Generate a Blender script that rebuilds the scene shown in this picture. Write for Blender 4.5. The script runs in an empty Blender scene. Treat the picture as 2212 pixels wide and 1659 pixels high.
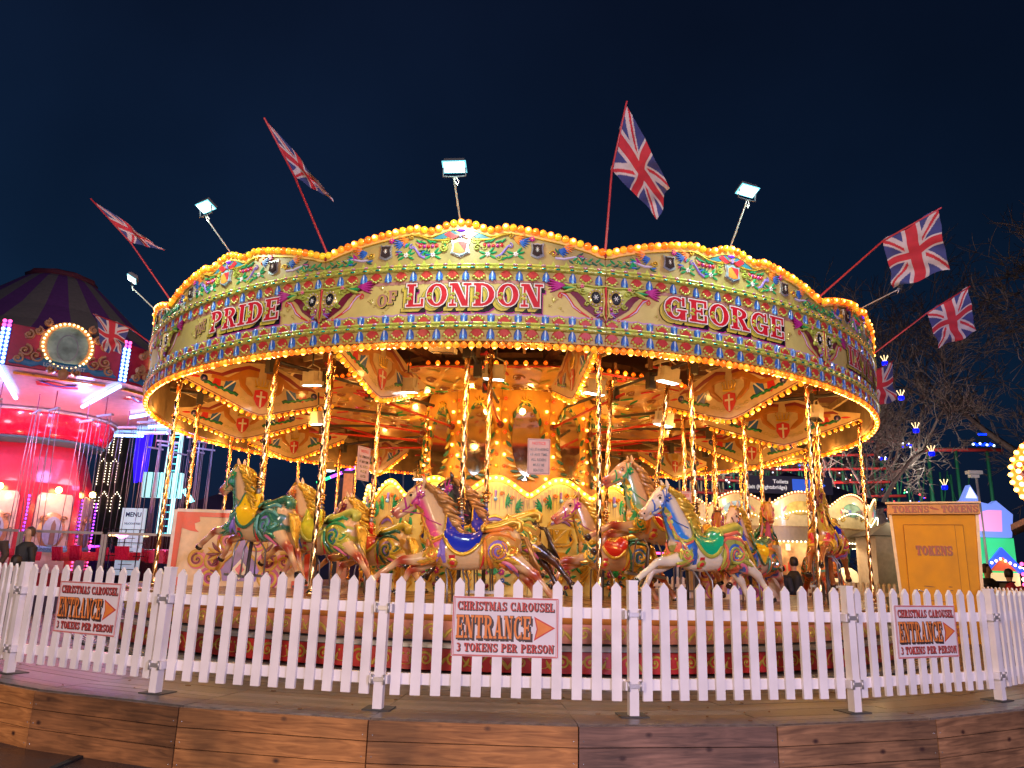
import bpy, math, random
from math import sin, cos, pi, radians as rad, atan2, hypot
from mathutils import Vector, Matrix
from mathutils.bvhtree import BVHTree
random.seed(7)
SC = bpy.context.scene
COL = SC.collection

# ------------------------------------------------------------------ camera
cd = bpy.data.cameras.new('camera'); cam = bpy.data.objects.new('camera', cd); COL.objects.link(cam)
PITCH, ROLL, FPX = .2388, .0281, 1640 / 2212
cd.sensor_width = 36; cd.lens = 36 * FPX; cd.clip_start = .05; cd.clip_end = 400
_F = Vector((0, cos(PITCH), sin(PITCH))); _U = Vector((0, -sin(PITCH), cos(PITCH))); _X = Vector((1, 0, 0))
_r = cos(ROLL) * _X + sin(ROLL) * _U; _u = -sin(ROLL) * _X + cos(ROLL) * _U
cam.matrix_world = Matrix(((_r.x, _u.x, -_F.x, 0), (_r.y, _u.y, -_F.y, -14.1), (_r.z, _u.z, -_F.z, 1.03), (0, 0, 0, 1)))
SC.camera = cam

# ------------------------------------------------------------------ night sky
W = bpy.data.worlds.new("World"); SC.world = W; W.use_nodes = True
nt = W.node_tree; bg = nt.nodes['Background']
tc = nt.nodes.new('ShaderNodeTexCoord'); sx = nt.nodes.new('ShaderNodeSeparateXYZ'); cr = nt.nodes.new('ShaderNodeValToRGB')
nt.links.new(tc.outputs['Generated'], sx.inputs[0]); nt.links.new(sx.outputs['Z'], cr.inputs[0])
cr.color_ramp.elements[0].position = 0.0; cr.color_ramp.elements[0].color = (.0075, .0115, .034, 1)
e = cr.color_ramp.elements.new(.2); e.color = (.0042, .0165, .044, 1)
e = cr.color_ramp.elements.new(.45); e.color = (.0032, .0098, .029, 1)
cr.color_ramp.elements[-1].position = .8; cr.color_ramp.elements[-1].color = (.003, .0048, .015, 1)
sn = nt.nodes.new('ShaderNodeTexNoise'); sn.inputs['Scale'].default_value = 2.2; sn.inputs['Detail'].default_value = 4; nt.links.new(tc.outputs['Generated'], sn.inputs[0])
ma = nt.nodes.new('ShaderNodeMapRange'); ma.inputs[1].default_value = -.75; ma.inputs[2].default_value = .75; ma.inputs[3].default_value = 1.2; ma.inputs[4].default_value = .62; nt.links.new(sx.outputs['X'], ma.inputs[0])
mq = nt.nodes.new('ShaderNodeMapRange'); mq.inputs[1].default_value = .35; mq.inputs[2].default_value = .7; mq.inputs[3].default_value = .78; mq.inputs[4].default_value = 1.2; nt.links.new(sn.outputs['Fac'], mq.inputs[0])
mm_ = nt.nodes.new('ShaderNodeMath'); mm_.operation = 'MULTIPLY'; nt.links.new(ma.outputs[0], mm_.inputs[0]); nt.links.new(mq.outputs[0], mm_.inputs[1])
vm = nt.nodes.new('ShaderNodeVectorMath'); vm.operation = 'SCALE'; nt.links.new(cr.outputs[0], vm.inputs[0]); nt.links.new(mm_.outputs[0], vm.inputs['Scale'])
nt.links.new(vm.outputs[0], bg.inputs[0]); bg.inputs[1].default_value = 1.0

vs = SC.view_settings; vs.view_transform = 'Standard'; vs.look = 'None'; vs.exposure = 0; vs.gamma = 1; vs.use_curve_mapping = False
cy = SC.cycles; cy.use_denoising = True; cy.use_light_tree = True; cy.max_bounces = 5; cy.diffuse_bounces = 3
cy.glossy_bounces = 3; cy.transmission_bounces = 3; cy.sample_clamp_indirect = 4; cy.caustics_reflective = False; cy.caustics_refractive = False

def lamp(name, kind, loc, power, col, size=.1, target=None, spot=1.6, parent=None, sy=None):
    l = bpy.data.lights.new(name, kind); l.energy = power; l.color = col
    if kind == 'AREA':
        l.size = size
        if sy: l.shape = 'RECTANGLE'; l.size_y = sy
    elif kind == 'SUN': l.angle = size
    else: l.shadow_soft_size = size
    if kind == 'SPOT': l.spot_size = spot; l.spot_blend = .6
    o = bpy.data.objects.new(name, l); COL.objects.link(o); o.location = loc
    if target is not None: o.rotation_euler = (Vector(target) - Vector(loc)).to_track_quat('-Z', 'Y').to_euler()
    if parent: o.parent = parent
    if name == 'fair_lamp': l.specular_factor = .15
    return o

# added spots standing in for the fair behind the camera (warm left, lilac right)
lamp('fair_lamp', 'SPOT', (-9, -25, 4.6), 6800, (1, .72, .50), .5, (-3, -8, .3), 1.3)
lamp('fair_lamp', 'SPOT', (8.5, -24, 5.0), 7000, (.76, .66, 1), .5, (3, -8, .3), 1.3)
lamp('fair_lamp', 'SPOT', (0.5, -27, 5.0), 4000, (1, .74, .74), .6, (0, -7, .6), 1.1)

# ------------------------------------------------------------------ helpers
_mats = {}
def P(name, col, rough=.4, metal=0, coat=0, emit=0, ecol=None, var=.12, scale=9, bump=0, nosample=True):
    if name in _mats: return _mats[name]
    m = bpy.data.materials.new(name); m.use_nodes = True; n = m.node_tree.nodes; L = m.node_tree.links
    b = n['Principled BSDF']; _mats[name] = m
    b.inputs['Roughness'].default_value = rough; b.inputs['Metallic'].default_value = metal
    b.inputs['Coat Weight'].default_value = coat; b.inputs['Coat Roughness'].default_value = .08
    c = (*col, 1)
    if emit:
        b.inputs['Base Color'].default_value = c
        b.inputs['Emission Color'].default_value = (*(ecol or col), 1); b.inputs['Emission Strength'].default_value = emit
        if nosample: m.cycles.emission_sampling = 'NONE'
        return m
    t = n.new('ShaderNodeTexCoord'); no = n.new('ShaderNodeTexNoise'); no.inputs['Scale'].default_value = scale; no.inputs['Detail'].default_value = 5
    L.new(t.outputs['Object'], no.inputs['Vector'])
    rp = n.new('ShaderNodeValToRGB'); L.new(no.outputs['Fac'], rp.inputs[0])
    rp.color_ramp.elements[0].position = .3; rp.color_ramp.elements[1].position = .7
    rp.color_ramp.elements[0].color = (*[x * (1 - var) for x in col], 1); rp.color_ramp.elements[1].color = (*[min(1, x * (1 + var)) for x in col], 1)
    L.new(rp.outputs[0], b.inputs['Base Color'])
    mr = n.new('ShaderNodeMapRange'); L.new(no.outputs['Fac'], mr.inputs[0])
    mr.inputs[3].default_value = max(0, rough - .08); mr.inputs[4].default_value = min(1, rough + .12); L.new(mr.outputs[0], b.inputs['Roughness'])
    if bump:
        bu = n.new('ShaderNodeBump'); bu.inputs['Strength'].default_value = bump; bu.inputs['Distance'].default_value = .01
        L.new(no.outputs['Fac'], bu.inputs['Height']); L.new(bu.outputs[0], b.inputs['Normal'])
    return m

def tag(o, label=None, cat=None, group=None, kind=None):
    if label: o['label'] = label
    if cat: o['category'] = cat
    if group: o['group'] = group
    if kind: o['kind'] = kind
    return o

def empty(name, loc=(0, 0, 0), rz=0, parent=None, **k):
    o = bpy.data.objects.new(name, None); COL.objects.link(o); o.location = loc; o.rotation_euler = (0, 0, rz); o.empty_display_size = .1
    if parent: o.parent = parent
    return tag(o, **k)

class MB:
    def __init__(s): s.v = []; s.f = []; s.m = []; s.mats = []; s.sm = []
    def mi(s, mat):
        if mat not in s.mats: s.mats.append(mat)
        return s.mats.index(mat)
    def add(s, vs, fs, mat, fn=None, smooth=False):
        k = len(s.v); i = s.mi(mat)
        if isinstance(fn, Matrix): vs = [fn @ Vector(p) for p in vs]
        elif fn: vs = [fn(*p) for p in vs]
        s.v += [tuple(p) for p in vs]; s.f += [tuple(a + k for a in f) for f in fs]; s.m += [i] * len(fs); s.sm += [smooth] * len(fs)
    def box(s, c, d, mat, fn=None):
        x, y, z = c; a, b, e = d[0] / 2, d[1] / 2, d[2] / 2
        s.add([(x + i * a, y + j * b, z + k * e) for i in (-1, 1) for j in (-1, 1) for k in (-1, 1)],
              [(0, 1, 3, 2), (4, 6, 7, 5), (0, 4, 5, 1), (2, 3, 7, 6), (0, 2, 6, 4), (1, 5, 7, 3)], mat, fn)
    def loft(s, rings, mat, fn=None, cap=True, smooth=True, closed=False):
        n = len(rings[0]); vs = [p for r in rings for p in r]; fs = []
        R = len(rings)
        for i in range(R if closed else R - 1):
            j = (i + 1) % R
            for a in range(n):
                b = (a + 1) % n; fs.append((i * n + a, i * n + b, j * n + b, j * n + a))
        if cap and not closed: fs += [tuple(range(n))[::-1], tuple((R - 1) * n + a for a in range(n))]
        s.add(vs, fs, mat, fn, smooth)
    def tube(s, pts, r, mat, n=8, fn=None, rr=None, up=None):
        """pts path, r radius or list; rr: second radius list (flattened tubes)"""
        pts = [Vector(p) for p in pts]; N = len(pts)
        rs = r if isinstance(r, (list, tuple)) else [r] * N
        r2 = rr if rr else rs
        rings = []; prev = None
        for i, p in enumerate(pts):
            t = (pts[min(i + 1, N - 1)] - pts[max(i - 1, 0)]).normalized()
            if prev is None:
                u = Vector(up) if up else (Vector((0, 0, 1)) if abs(t.z) < .9 else Vector((1, 0, 0)))
            else: u = prev
            u = (u - t * u.dot(t)).normalized(); w = t.cross(u); prev = u
            rings.append([p + u * (rs[i] * cos(2 * pi * k / n)) + w * (r2[i] * sin(2 * pi * k / n)) for k in range(n)])
        s.loft(rings, mat, fn)
    def lathe(s, prof, mat, n=16, fn=None, c=(0, 0, 0), smooth=True, lobes=0, amp=0, twist=0, hollow=False):
        rings = []
        for i, (r, z) in enumerate(prof):
            rings.append([(c[0] + (r + amp * r * cos(lobes * 2 * pi * k / n)) * cos(2 * pi * k / n + twist * z), c[1] + (r + amp * r * cos(lobes * 2 * pi * k / n)) * sin(2 * pi * k / n + twist * z), c[2] + z) for k in range(n)])
        s.loft(rings, mat, fn, smooth=smooth, cap=not hollow, closed=hollow)
    def ball(s, c, r, mat, n=10, m=6, fn=None, sc=(1, 1, 1)):
        rings = [[(c[0] + r * sc[0] * sin(pi * i / m) * cos(2 * pi * k / n), c[1] + r * sc[1] * sin(pi * i / m) * sin(2 * pi * k / n), c[2] + r * sc[2] * cos(pi * i / m)) for k in range(n)] for i in range(1, m)]
        vs = [(c[0], c[1], c[2] + r * sc[2])] + [p for q in rings for p in q] + [(c[0], c[1], c[2] - r * sc[2])]
        fs = [(0, 1 + k, 1 + (k + 1) % n) for k in range(n)]
        for i in range(m - 2):
            for k in range(n): fs.append((1 + i * n + k, 1 + (i + 1) * n + k, 1 + (i + 1) * n + (k + 1) % n, 1 + i * n + (k + 1) % n))
        e = len(vs) - 1; o = 1 + (m - 2) * n
        fs += [(e, o + (k + 1) % n, o + k) for k in range(n)]
        s.add(vs, fs, mat, fn, True)
    # ---- ornament drawn in (u, v) and laid on a surface by fn(u, v, w)
    def poly(s, pts, mat, fn, w0=0, t=.004):
        n = len(pts); vs = [(p[0], p[1], w0 + t) for p in pts] + [(p[0], p[1], w0) for p in pts]
        s.add(vs, [tuple(range(n))] + [(i + n, (i + 1) % n + n, (i + 1) % n, i) for i in range(n)], mat, fn)
    def strip(s, pts, wid, mat, fn, w0=0, t=.01):
        """carved ribbon: raised centre line"""
        N = len(pts); ws = wid if isinstance(wid, (list, tuple)) else [wid] * N; vs = []
        for i in range(N):
            a = pts[max(i - 1, 0)]; b = pts[min(i + 1, N - 1)]; dx, dy = b[0] - a[0], b[1] - a[1]; L = hypot(dx, dy) or 1
            nx, ny = -dy / L * ws[i] / 2, dx / L * ws[i] / 2; x, y = pts[i][:2]
            vs += [(x + nx, y + ny, w0), (x + nx * .45, y + ny * .45, w0 + t), (x - nx * .45, y - ny * .45, w0 + t), (x - nx, y - ny, w0)]
        fs = []
        for i in range(N - 1):
            for k in range(3): fs.append((i * 4 + k, i * 4 + k + 1, i * 4 + 5 + k, i * 4 + 4 + k))
        s.add(vs, fs, mat, fn, False)
    def disc(s, u, v, r, mat, fn, w0=0, t=.01, n=12, ry=None, dome=True):
        ry = ry or r; ring = lambda k, w: [(u + r * k * cos(2 * pi * i / n), v + ry * k * sin(2 * pi * i / n), w) for i in range(n)]
        vs = ring(1, w0) + ring(.75, w0 + t * .8) + ([(u, v, w0 + t)] if dome else [(u, v, w0 + t * .8)]); fs = []
        for i in range(n):
            j = (i + 1) % n; fs += [(i, j, n + j, n + i), (n + i, n + j, 2 * n)]
        s.add(vs, fs, mat, fn, dome)
    def leaf(s, u, v, a, L, w, mat, fn, w0=0, t=.012, bend=0, n=6):
        pts = []; x, y = u, v
        for i in range(n + 1): pts.append((x, y)); x += cos(a) * L / n; y += sin(a) * L / n; a += bend / n
        s.strip(pts, [w * max(.06, sin(pi * min(1, (i / n) * .82 + .14)) ** .8) for i in range(n + 1)], mat, fn, w0, t)
    def scroll(s, u, v, r, mat, fn, w=.02, turns=1.5, a0=0, dirn=1, w0=0, t=.014, tail=0, n=22):
        pts = [(u + r * (1 - i / n) ** .85 * cos(a0 + dirn * 2 * pi * turns * i / n), v + r * (1 - i / n) ** .85 * sin(a0 + dirn * 2 * pi * turns * i / n)) for i in range(n)]
        s.strip(pts, [w * (1 - .55 * i / n) for i in range(n)], mat, fn, w0, t)
        s.disc(u, v, w * .55, mat, fn, w0, t * 1.1, 8)
    def flower(s, u, v, r, mat, mat2, fn, w0=0, n=6, t=.014):
        for i in range(n): s.leaf(u, v, 2 * pi * i / n + .3, r, r * .75, mat, fn, w0, t, 0, 4)
        s.disc(u, v, r * .3, mat2, fn, w0 + t * .5, t, 8)
    def build(s, name, parent=None, loc=None, **k):
        me = bpy.data.meshes.new(name); me.from_pydata(s.v, [], s.f)
        for m in s.mats: me.materials.append(m)
        me.polygons.foreach_set('material_index', s.m); me.polygons.foreach_set('use_smooth', s.sm); me.update()
        o = bpy.data.objects.new(name, me); COL.objects.link(o)
        if parent: o.parent = parent
        if loc: o.location = loc
        return tag(o, **k)

def copy_tree(o, parent=None):
    c = o.copy(); COL.objects.link(c)
    if parent: c.parent = parent
    for ch in list(o.children): copy_tree(ch, c)
    return c
def flat(o=(0, 0, 0), ux=(1, 0, 0), vy=(0, 0, 1)):
    o, ux, vy = Vector(o), Vector(ux).normalized(), Vector(vy).normalized(); w = ux.cross(vy)
    return lambda u, v, z=0: o + ux * u + vy * v + w * z
def cylmap(R, phi0=0):
    """outside of a cylinder seen from outside; u to the right, v up"""
    return lambda u, v, w=0: Vector(((R + w) * sin(phi0 + u / R), -(R + w) * cos(phi0 + u / R), v))
def pol(r, phi_deg, z=0): return Vector((r * sin(rad(phi_deg)), -r * cos(rad(phi_deg)), z))

# ------------------------------------------------------------------ lettering
def G_():
    g = {}
    S, T, H = .21, .07, .1
    R = lambda *a: ('r',) + a
    A = lambda cx, cy, rx, ry, a0, a1, wv=S, wh=H: ('a', cx, cy, rx, ry, a0, a1, wv, wh)
    D = lambda x0, y0, x1, y1, w: ('d', x0, y0, x1, y1, w)
    g['I'] = (.42, [R(.1, 0, .31, 1), R(0, 0, .41, H), R(0, 1 - H, .41, 1)])
    g['L'] = (.72, [R(.08, 0, .29, 1), R(0, 1 - H, .38, 1), R(0, 0, .7, H), R(.6, H, .7, .34)])
    g['E'] = (.72, [R(.08, 0, .29, 1), R(0, 1 - H, .7, 1), R(.6, .68, .7, 1 - H), R(0, 0, .7, H), R(.6, H, .7, .33), R(.29, .45, .5, .55), R(.46, .36, .54, .64)])
    g['F'] = (.7, [R(.08, 0, .29, 1), R(0, 1 - H, .68, 1), R(.58, .68, .68, 1 - H), R(0, 0, .38, H), R(.29, .45, .5, .55), R(.46, .36, .54, .64)])
    g['T'] = (.78, [R(.28, 0, .49, 1), R(.16, 0, .61, H), R(0, 1 - H, .77, 1), R(0, .66, .1, 1 - H), R(.67, .66, .77, 1 - H)])
    g['P'] = (.76, [R(.08, 0, .29, 1), R(0, 0, .38, H), R(0, 1 - H, .35, 1), A(.32, .72, .42, .28, -90, 90)])
    g['R'] = (.84, [R(.08, 0, .29, 1), R(0, 0, .37, H), R(0, 1 - H, .35, 1), A(.32, .74, .4, .26, -90, 90), D(.58, 0, .32, .5, .21), R(.5, 0, .84, H)])
    g['B'] = (.8, [R(.08, 0, .29, 1), R(0, 0, .38, H), R(0, 1 - H, .38, 1), A(.33, .75, .4, .25, -90, 90), A(.33, .27, .45, .27, -90, 90)])
    g['D'] = (.84, [R(.08, 0, .29, 1), R(0, 0, .38, H), R(0, 1 - H, .38, 1), A(.32, .5, .5, .5, -90, 90)])
    g['O'] = (.82, [A(.41, .5, .41, .5, 0, 360)])
    g['C'] = (.78, [A(.41, .5, .41, .5, 48, 312), R(.66, .62, .76, 1), R(.66, .0, .74, .3)])
    g['G'] = (.84, [A(.41, .5, .41, .5, 48, 325), R(.66, .62, .76, 1), R(.58, 0, .78, .42), R(.46, .36, .84, .45)])
    g['N'] = (.86, [R(.1, 0, .18, 1), R(.66, 0, .74, 1), D(.52, 0, .08, 1, .24), R(0, 0, .28, H), R(.54, .9, .86, 1), R(0, .9, .2, 1)])
    g['V'] = (.84, [D(.32, 0, .08, 1, .22), D(.36, 0, .68, 1, .08), R(0, .9, .36, 1), R(.56, .9, .84, 1)])
    g['A'] = (.86, [D(.1, 0, .36, 1, .08), D(.52, 0, .3, 1, .22), R(.2, .27, .6, .36), R(0, 0, .28, H), R(.46, 0, .86, H)])
    g['H'] = (.88, [R(.08, 0, .29, 1), R(.58, 0, .79, 1), R(.29, .45, .58, .55), R(0, 0, .37, H), R(.5, 0, .87, H), R(0, .9, .37, 1), R(.5, .9, .87, 1)])
    g['U'] = (.84, [R(.08, .3, .29, 1), R(.64, .3, .72, 1), R(0, .9, .37, 1), R(.54, .9, .84, 1), A(.4, .32, .32, .32, 180, 360)])
    g['M'] = (1.04, [R(.1, 0, .18, 1), R(.72, 0, .93, 1), D(.42, .1, .1, 1, .22), D(.46, .1, .76, 1, .08), R(0, 0, .28, H), R(.64, 0, 1.02, H), R(0, .9, .2, 1), R(.84, .9, 1.02, 1)])
    g['S'] = (.7, [A(.35, .73, .33, .27, 40, 270), A(.35, .27, .35, .27, -140, 90), R(.56, .66, .65, 1), R(.03, 0, .12, .34)])
    g['K'] = (.86, [R(.08, 0, .29, 1), R(0, 0, .37, H), R(0, .9, .37, 1), D(.29, .42, .62, 1, .1), D(.56, 0, .34, .55, .22), R(.48, 0, .86, H), R(.52, .9, .84, 1)])
    g['3'] = (.68, [A(.32, .73, .32, .27, -90, 140), A(.32, .27, .34, .27, -140, 90)])
    g['.'] = (.25, [R(.05, 0, .22, .17)])
    g["'"] = (.25, [R(.05, .7, .2, 1)])
    g[' '] = (.4, [])
    return g
GLY = G_()
def glyph_polys(ch, e=0):
    out = []
    for p in GLY[ch][1]:
        if p[0] == 'r': out.append([(p[1] - e, p[2] - e), (p[3] + e, p[2] - e), (p[3] + e, p[4] + e), (p[1] - e, p[4] + e)])
        elif p[0] == 'd': out.append([(p[1] - e, p[2] - e), (p[1] + p[5] + e, p[2] - e), (p[3] + p[5] + e, p[4] + e), (p[3] - e, p[4] + e)])
        else:
            _, cx, cy_, rx, ry, a0, a1, wv, wh = p; n = max(4, int(abs(a1 - a0) / 24)); A = [rad(a0 + (a1 - a0) * i / n) for i in range(n + 1)]
            for i in range(n):
                q = []
                for k, (X, Y) in ((0, (rx + e, ry + e)), (1, (rx + e, ry + e)), (1, (rx - wv - e, ry - wh - e)), (0, (rx - wv - e, ry - wh - e))):
                    a = A[i + k]; q.append((cx + max(.005, X) * cos(a), cy_ + max(.005, Y) * sin(a)))
                out.append(q)
    return out
def slab(mb, text, u, v, h, fn, layers, fit=None, gap=.1, w0=0, slope=0, hfn=None):
    """layers: list of (material, grow, du, dv) back to front. u is the centre unless fit = (u0, u1)"""
    tot = sum(GLY[c][0] for c in text) + gap * (len(text) - 1); kx = h
    if fit: kx = (fit[1] - fit[0]) / tot; u = fit[0]
    else: u = u - tot * kx / 2
    for li, (mat, e, du, dv) in enumerate(layers):
        x = u; q = 0
        for c in text:
            hh = h if not hfn else h * hfn((x - u) / (tot * kx))
            for pl in glyph_polys(c, e):
                q += 1; w = w0 + li * .0016 + (q % 5) * .00025
                pts = [(x + a * kx + du * h, v + b * hh + dv * h + slope * (x - u)) for a, b in pl]
                s_ = sum(pts[i][0] * pts[(i + 1) % 4][1] - pts[(i + 1) % 4][0] * pts[i][1] for i in range(4))
                if s_ < 0: pts = pts[::-1]
                mb.add([(a, b, w) for a, b in pts], [(0, 1, 2, 3)], mat, fn)
            x += (GLY[c][0] + gap) * kx
def sans(mb, text, u, v, h, fn, mat, w=.003, width=None):
    cu = bpy.data.curves.new('t', 'FONT'); cu.body = text; cu.size = h * 1.38; cu.align_x = 'CENTER'; cu.resolution_u = 2; cu.offset = h * .035
    o = bpy.data.objects.new('t', cu); me = bpy.data.meshes.new_from_object(o)
    xs = [p.co.x for p in me.vertices]; k = 1
    if width and xs: k = width / (max(xs) - min(xs))
    mb.add([(u + p.co.x * k, v + p.co.y, w) for p in me.vertices], [tuple(f.vertices) for f in me.polygons], mat, fn)
    bpy.data.objects.remove(o); bpy.data.curves.remove(cu); bpy.data.meshes.remove(me)

def remesh(mb, voxel, smooth=6, name='tmp', fac=.5):
    me = bpy.data.meshes.new(name); me.from_pydata(mb.v, [], mb.f); me.update()
    o = bpy.data.objects.new(name, me); COL.objects.link(o)
    r = o.modifiers.new('r', 'REMESH'); r.mode = 'VOXEL'; r.voxel_size = voxel; r.use_smooth_shade = True
    if smooth: q = o.modifiers.new('s', 'SMOOTH'); q.iterations = smooth; q.factor = fac
    dg = bpy.context.evaluated_depsgraph_get(); out = bpy.data.meshes.new_from_object(o.evaluated_get(dg))
    bpy.data.objects.remove(o); bpy.data.meshes.remove(me)
    for p in out.polygons: p.use_smooth = True
    return out

# palette
cream = P('cream_paint', (.56, .42, .13), .35, coat=.5, var=.06)
cream_dk = P('ochre_paint', (.50, .29, .12), .4, coat=.4)
mauve = P('mauve_band_paint', (.40, .17, .13), .4, coat=.3)
gold = P('gold_paint', (.78, .48, .06), .28, .55, coat=.5)
oldgold = P('old_gold', (.55, .42, .10), .3, .35, coat=.5)
lime = P('lime_gold', (.46, .50, .08), .3, .2, coat=.6)
red = P('red_paint', (.62, .025, .035), .3, coat=.6)
dred = P('maroon_paint', (.16, .008, .03), .35, coat=.6)
orange = P('orange_paint', (.75, .22, .03), .35, coat=.5)
blue = P('blue_paint', (.03, .12, .48), .3, coat=.6)
ltblue = P('sky_blue_paint', (.22, .46, .75), .3, coat=.5)
navy = P('navy_paint', (.01, .012, .12), .3, coat=.5)
green = P('leaf_green_paint', (.01, .30, .10), .3, coat=.7)
dkgreen = P('dark_green_paint', (.01, .10, .06), .35, coat=.6)
purple = P('violet_paint', (.25, .16, .55), .3, coat=.6)
magenta = P('magenta_paint', (.42, .02, .22), .3, coat=.6)
pink = P('pink_paint', (.75, .18, .28), .3, coat=.5)
white = P('white_paint', (.78, .76, .74), .35, coat=.3, var=.04)
black = P('black_paint', (.012, .01, .012), .25, coat=.6)
dark = P('dark_void', (.02, .015, .02), .7)
teal = P('teal_jewel', (.0, .42, .30), .12, .6, coat=.8)
pearl = P('pearl_jewel', (.75, .55, .60), .12, .4, coat=.8)
silver = P('silver_leaf', (.72, .72, .76), .22, .8)
brass = P('polished_brass', (.68, .41, .17), .20, 1, var=.08)
steel = P('grey_steel', (.30, .30, .33), .4, .8)
dsteel = P('dark_steel', (.07, .06, .06), .5, .6)
mirror = P('mirror_glass', (.75, .78, .85), .03, 1, var=.02)
BLIT = P('bulb_lit', (1, .35, .05), .2, emit=3.0, ecol=(1, .13, .004))
BHOT = P('bulb_hot_core', (1, .8, .4), .2, emit=9, ecol=(1, .50, .08))
BORG = P('bulb_orange_glass', (.9, .22, .02), .15, coat=.8, emit=.85, ecol=(1, .12, .003))
BYEL = P('bulb_yellow_glass', (.85, .6, .03), .15, coat=.8, emit=.42, ecol=(1, .62, .02))
BAMB = P('bulb_amber_glass', (.9, .38, .03), .15, coat=.8, emit=.65, ecol=(1, .30, .01))
WLED = P('white_led', (1, 1, 1), .3, emit=14, ecol=(.85, .97, 1))
woodbr = P('brown_timber', (.16, .07, .035), .6, scale=14, var=.35, bump=.2)
# ================================================================== CAROUSEL
R0 = 6.23; MID = [-5.7 + 30 * k for k in range(12)]; JO = [9.3 + 30 * k for k in range(12)]
carousel = empty('carousel', label='large round carousel with cream lettered canopy boards, amber bulbs and brass poles', cat='carousel')
HALF = R0 * rad(15)

# ---- platform and steps
prad = 6.1
m = MB(); deckwood = P('platform_planks', (.33, .17, .07), .35, coat=.5, scale=20, var=.25)
m.lathe([(.01, .62), (prad, .62), (prad, .66), (.01, .66)], deckwood, 96, smooth=False)
for k in range(72):
    a = rad(k * 5); m.box((0, -4.1, .6625), (.006, 4, .003), dark, Matrix.Rotation(a, 4, 'Z'))
m.build('platform', carousel)
lip = P('varnished_orange_lip', (.55, .19, .035), .22, coat=.8, scale=5); terra = P('terracotta_paint', (.60, .20, .10), .35, coat=.5)
trim = P('aluminium_trim', (.62, .62, .64), .3, .7); ribrub = P('ribbed_grey_rubber', (.05, .05, .055), .5)
m = MB()
m.lathe([(prad - .02, .665), (prad + .055, .665), (prad + .06, .655), (prad + .055, .635), (prad - .02, .635)], P('cream_nosing', (.62, .42, .2), .3, coat=.6), 120, hollow=True)
m.lathe([(prad - .02, .634), (prad + .035, .634), (prad + .035, .505), (prad - .02, .505)], lip, 120, hollow=True)
m.build('platform_edge', carousel)
def frieze(name, R, z0, z1, base, parent, gcol):
    s = MB(); n = 12; zc = (z0 + z1) / 2; h = z1 - z0
    for i in range(n):
        a = [rad(-15 + 30 * j / n) for j in (i, i + 1)]
        s.add([(R * sin(q), -R * cos(q), z) for q in a for z in (z0, z1)], [(0, 2, 3, 1)], base)
    f = cylmap(R, 0); L = R * rad(15); k = 5; p = 2 * L / k
    for i in range(k):
        u = -L + p * (i + .5)
        for sg in (-1, 1):
            s.scroll(u + sg * p * .2, zc, h * .3, gcol, f, h * .13, 1.4, pi / 2, sg, .001, .006, n=14)
            s.strip([(u + sg * p * (.2 + .3 * t), zc + h * (.3 - .55 * t + .1 * sin(6 * t))) for t in [j / 6 for j in range(7)]], [h * .13 * (1 - .12 * j) for j in range(7)], gcol, f, .001, .005)
            s.leaf(u + sg * p * .36, zc - h * .3, pi / 2 - sg * .9, h * .5, h * .16, gcol, f, .001, .005, sg * .8)
            s.leaf(u, zc - h * .36, pi / 2 - sg * .5, h * .7, h * .18, gcol, f, .001, .006, -sg * .6)
            s.disc(u + sg * p * .46, zc + h * .22, h * .07, gcol, f, .001, .005, 6)
    for c in range(12):
        if c == 0: o = s.build(name, parent); o.rotation_euler.z = rad(MID[0]); first = o
        elif MID[c] < 100 or MID[c] > 260: o = first.copy(); COL.objects.link(o); o.rotation_euler.z = rad(MID[c])
frieze('scrollwork_band', prad + .01, .315, .505, terra, carousel, P('gold_leaf_scroll', (.66, .47, .07), .3, .3, coat=.4))
frieze('riser', 6.36, .06, .262, P('step_red', (.62, .03, .03), .35, coat=.5), carousel, P('gold_leaf_scroll', (.66, .47, .07), .3, .3))
m = MB()
for R, z in ((6.40, .30), (6.72, .045)):
    m.lathe([(R - .36, z), (R, z), (R, z - .036), (R - .36, z - .036)], ribrub, 120, smooth=False, hollow=True)
    m.lathe([(R + .001, z + .006), (R + .014, z + .006), (R + .014, z - .03), (R + .001, z - .03)], trim, 120, smooth=False, hollow=True)
    for j in range(3): m.lathe([(R - .06 - j * .05, z + .003), (R - .045 - j * .05, z + .003), (R - .045 - j * .05, z + .0005), (R - .06 - j * .05, z + .0005)], trim, 120, smooth=False, hollow=True)
m.build('step', carousel)

# ---- canopy boards
def topz(u):
    P_ = [(0, 4.79), (.13, 4.775), (.22, 4.735), (.30, 4.695), (.39, 4.70), (.49, 4.735), (.57, 4.73), (.76, 4.70), (.92, 4.67), (1.12, 4.63), (1.30, 4.585), (1.47, 4.54), (1.56, 4.50), (1.7, 4.49)]
    a = abs(u)
    for i in range(len(P_) - 1):
        if a <= P_[i + 1][0]:
            t = (a - P_[i][0]) / (P_[i + 1][0] - P_[i][0]); t = t * t * (3 - 2 * t) if i in (2, 5) else t
            return P_[i][1] + t * (P_[i + 1][1] - P_[i][1])
    return 4.49
F = cylmap(R0)
NS = 40; US = [-HALF + .004 + (2 * HALF - .008) * i / NS for i in range(NS + 1)]
def band(mb, z0, z1, mat, w=0, fn=F, us=US):
    vs = []; 
    for u in us: vs += [(u, z0 if not callable(z0) else z0(u), w), (u, z1 if not callable(z1) else z1(u), w)]
    mb.add(vs, [(2 * i, 2 * i + 2, 2 * i + 3, 2 * i + 1) for i in range(len(us) - 1)], mat, fn)
board = MB()
band(board, 3.42, 3.60, P('ochre_ground', (.42, .32, .08), .4, coat=.4), 0)
band(board, 3.60, 4.26, cream, 0)
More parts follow.
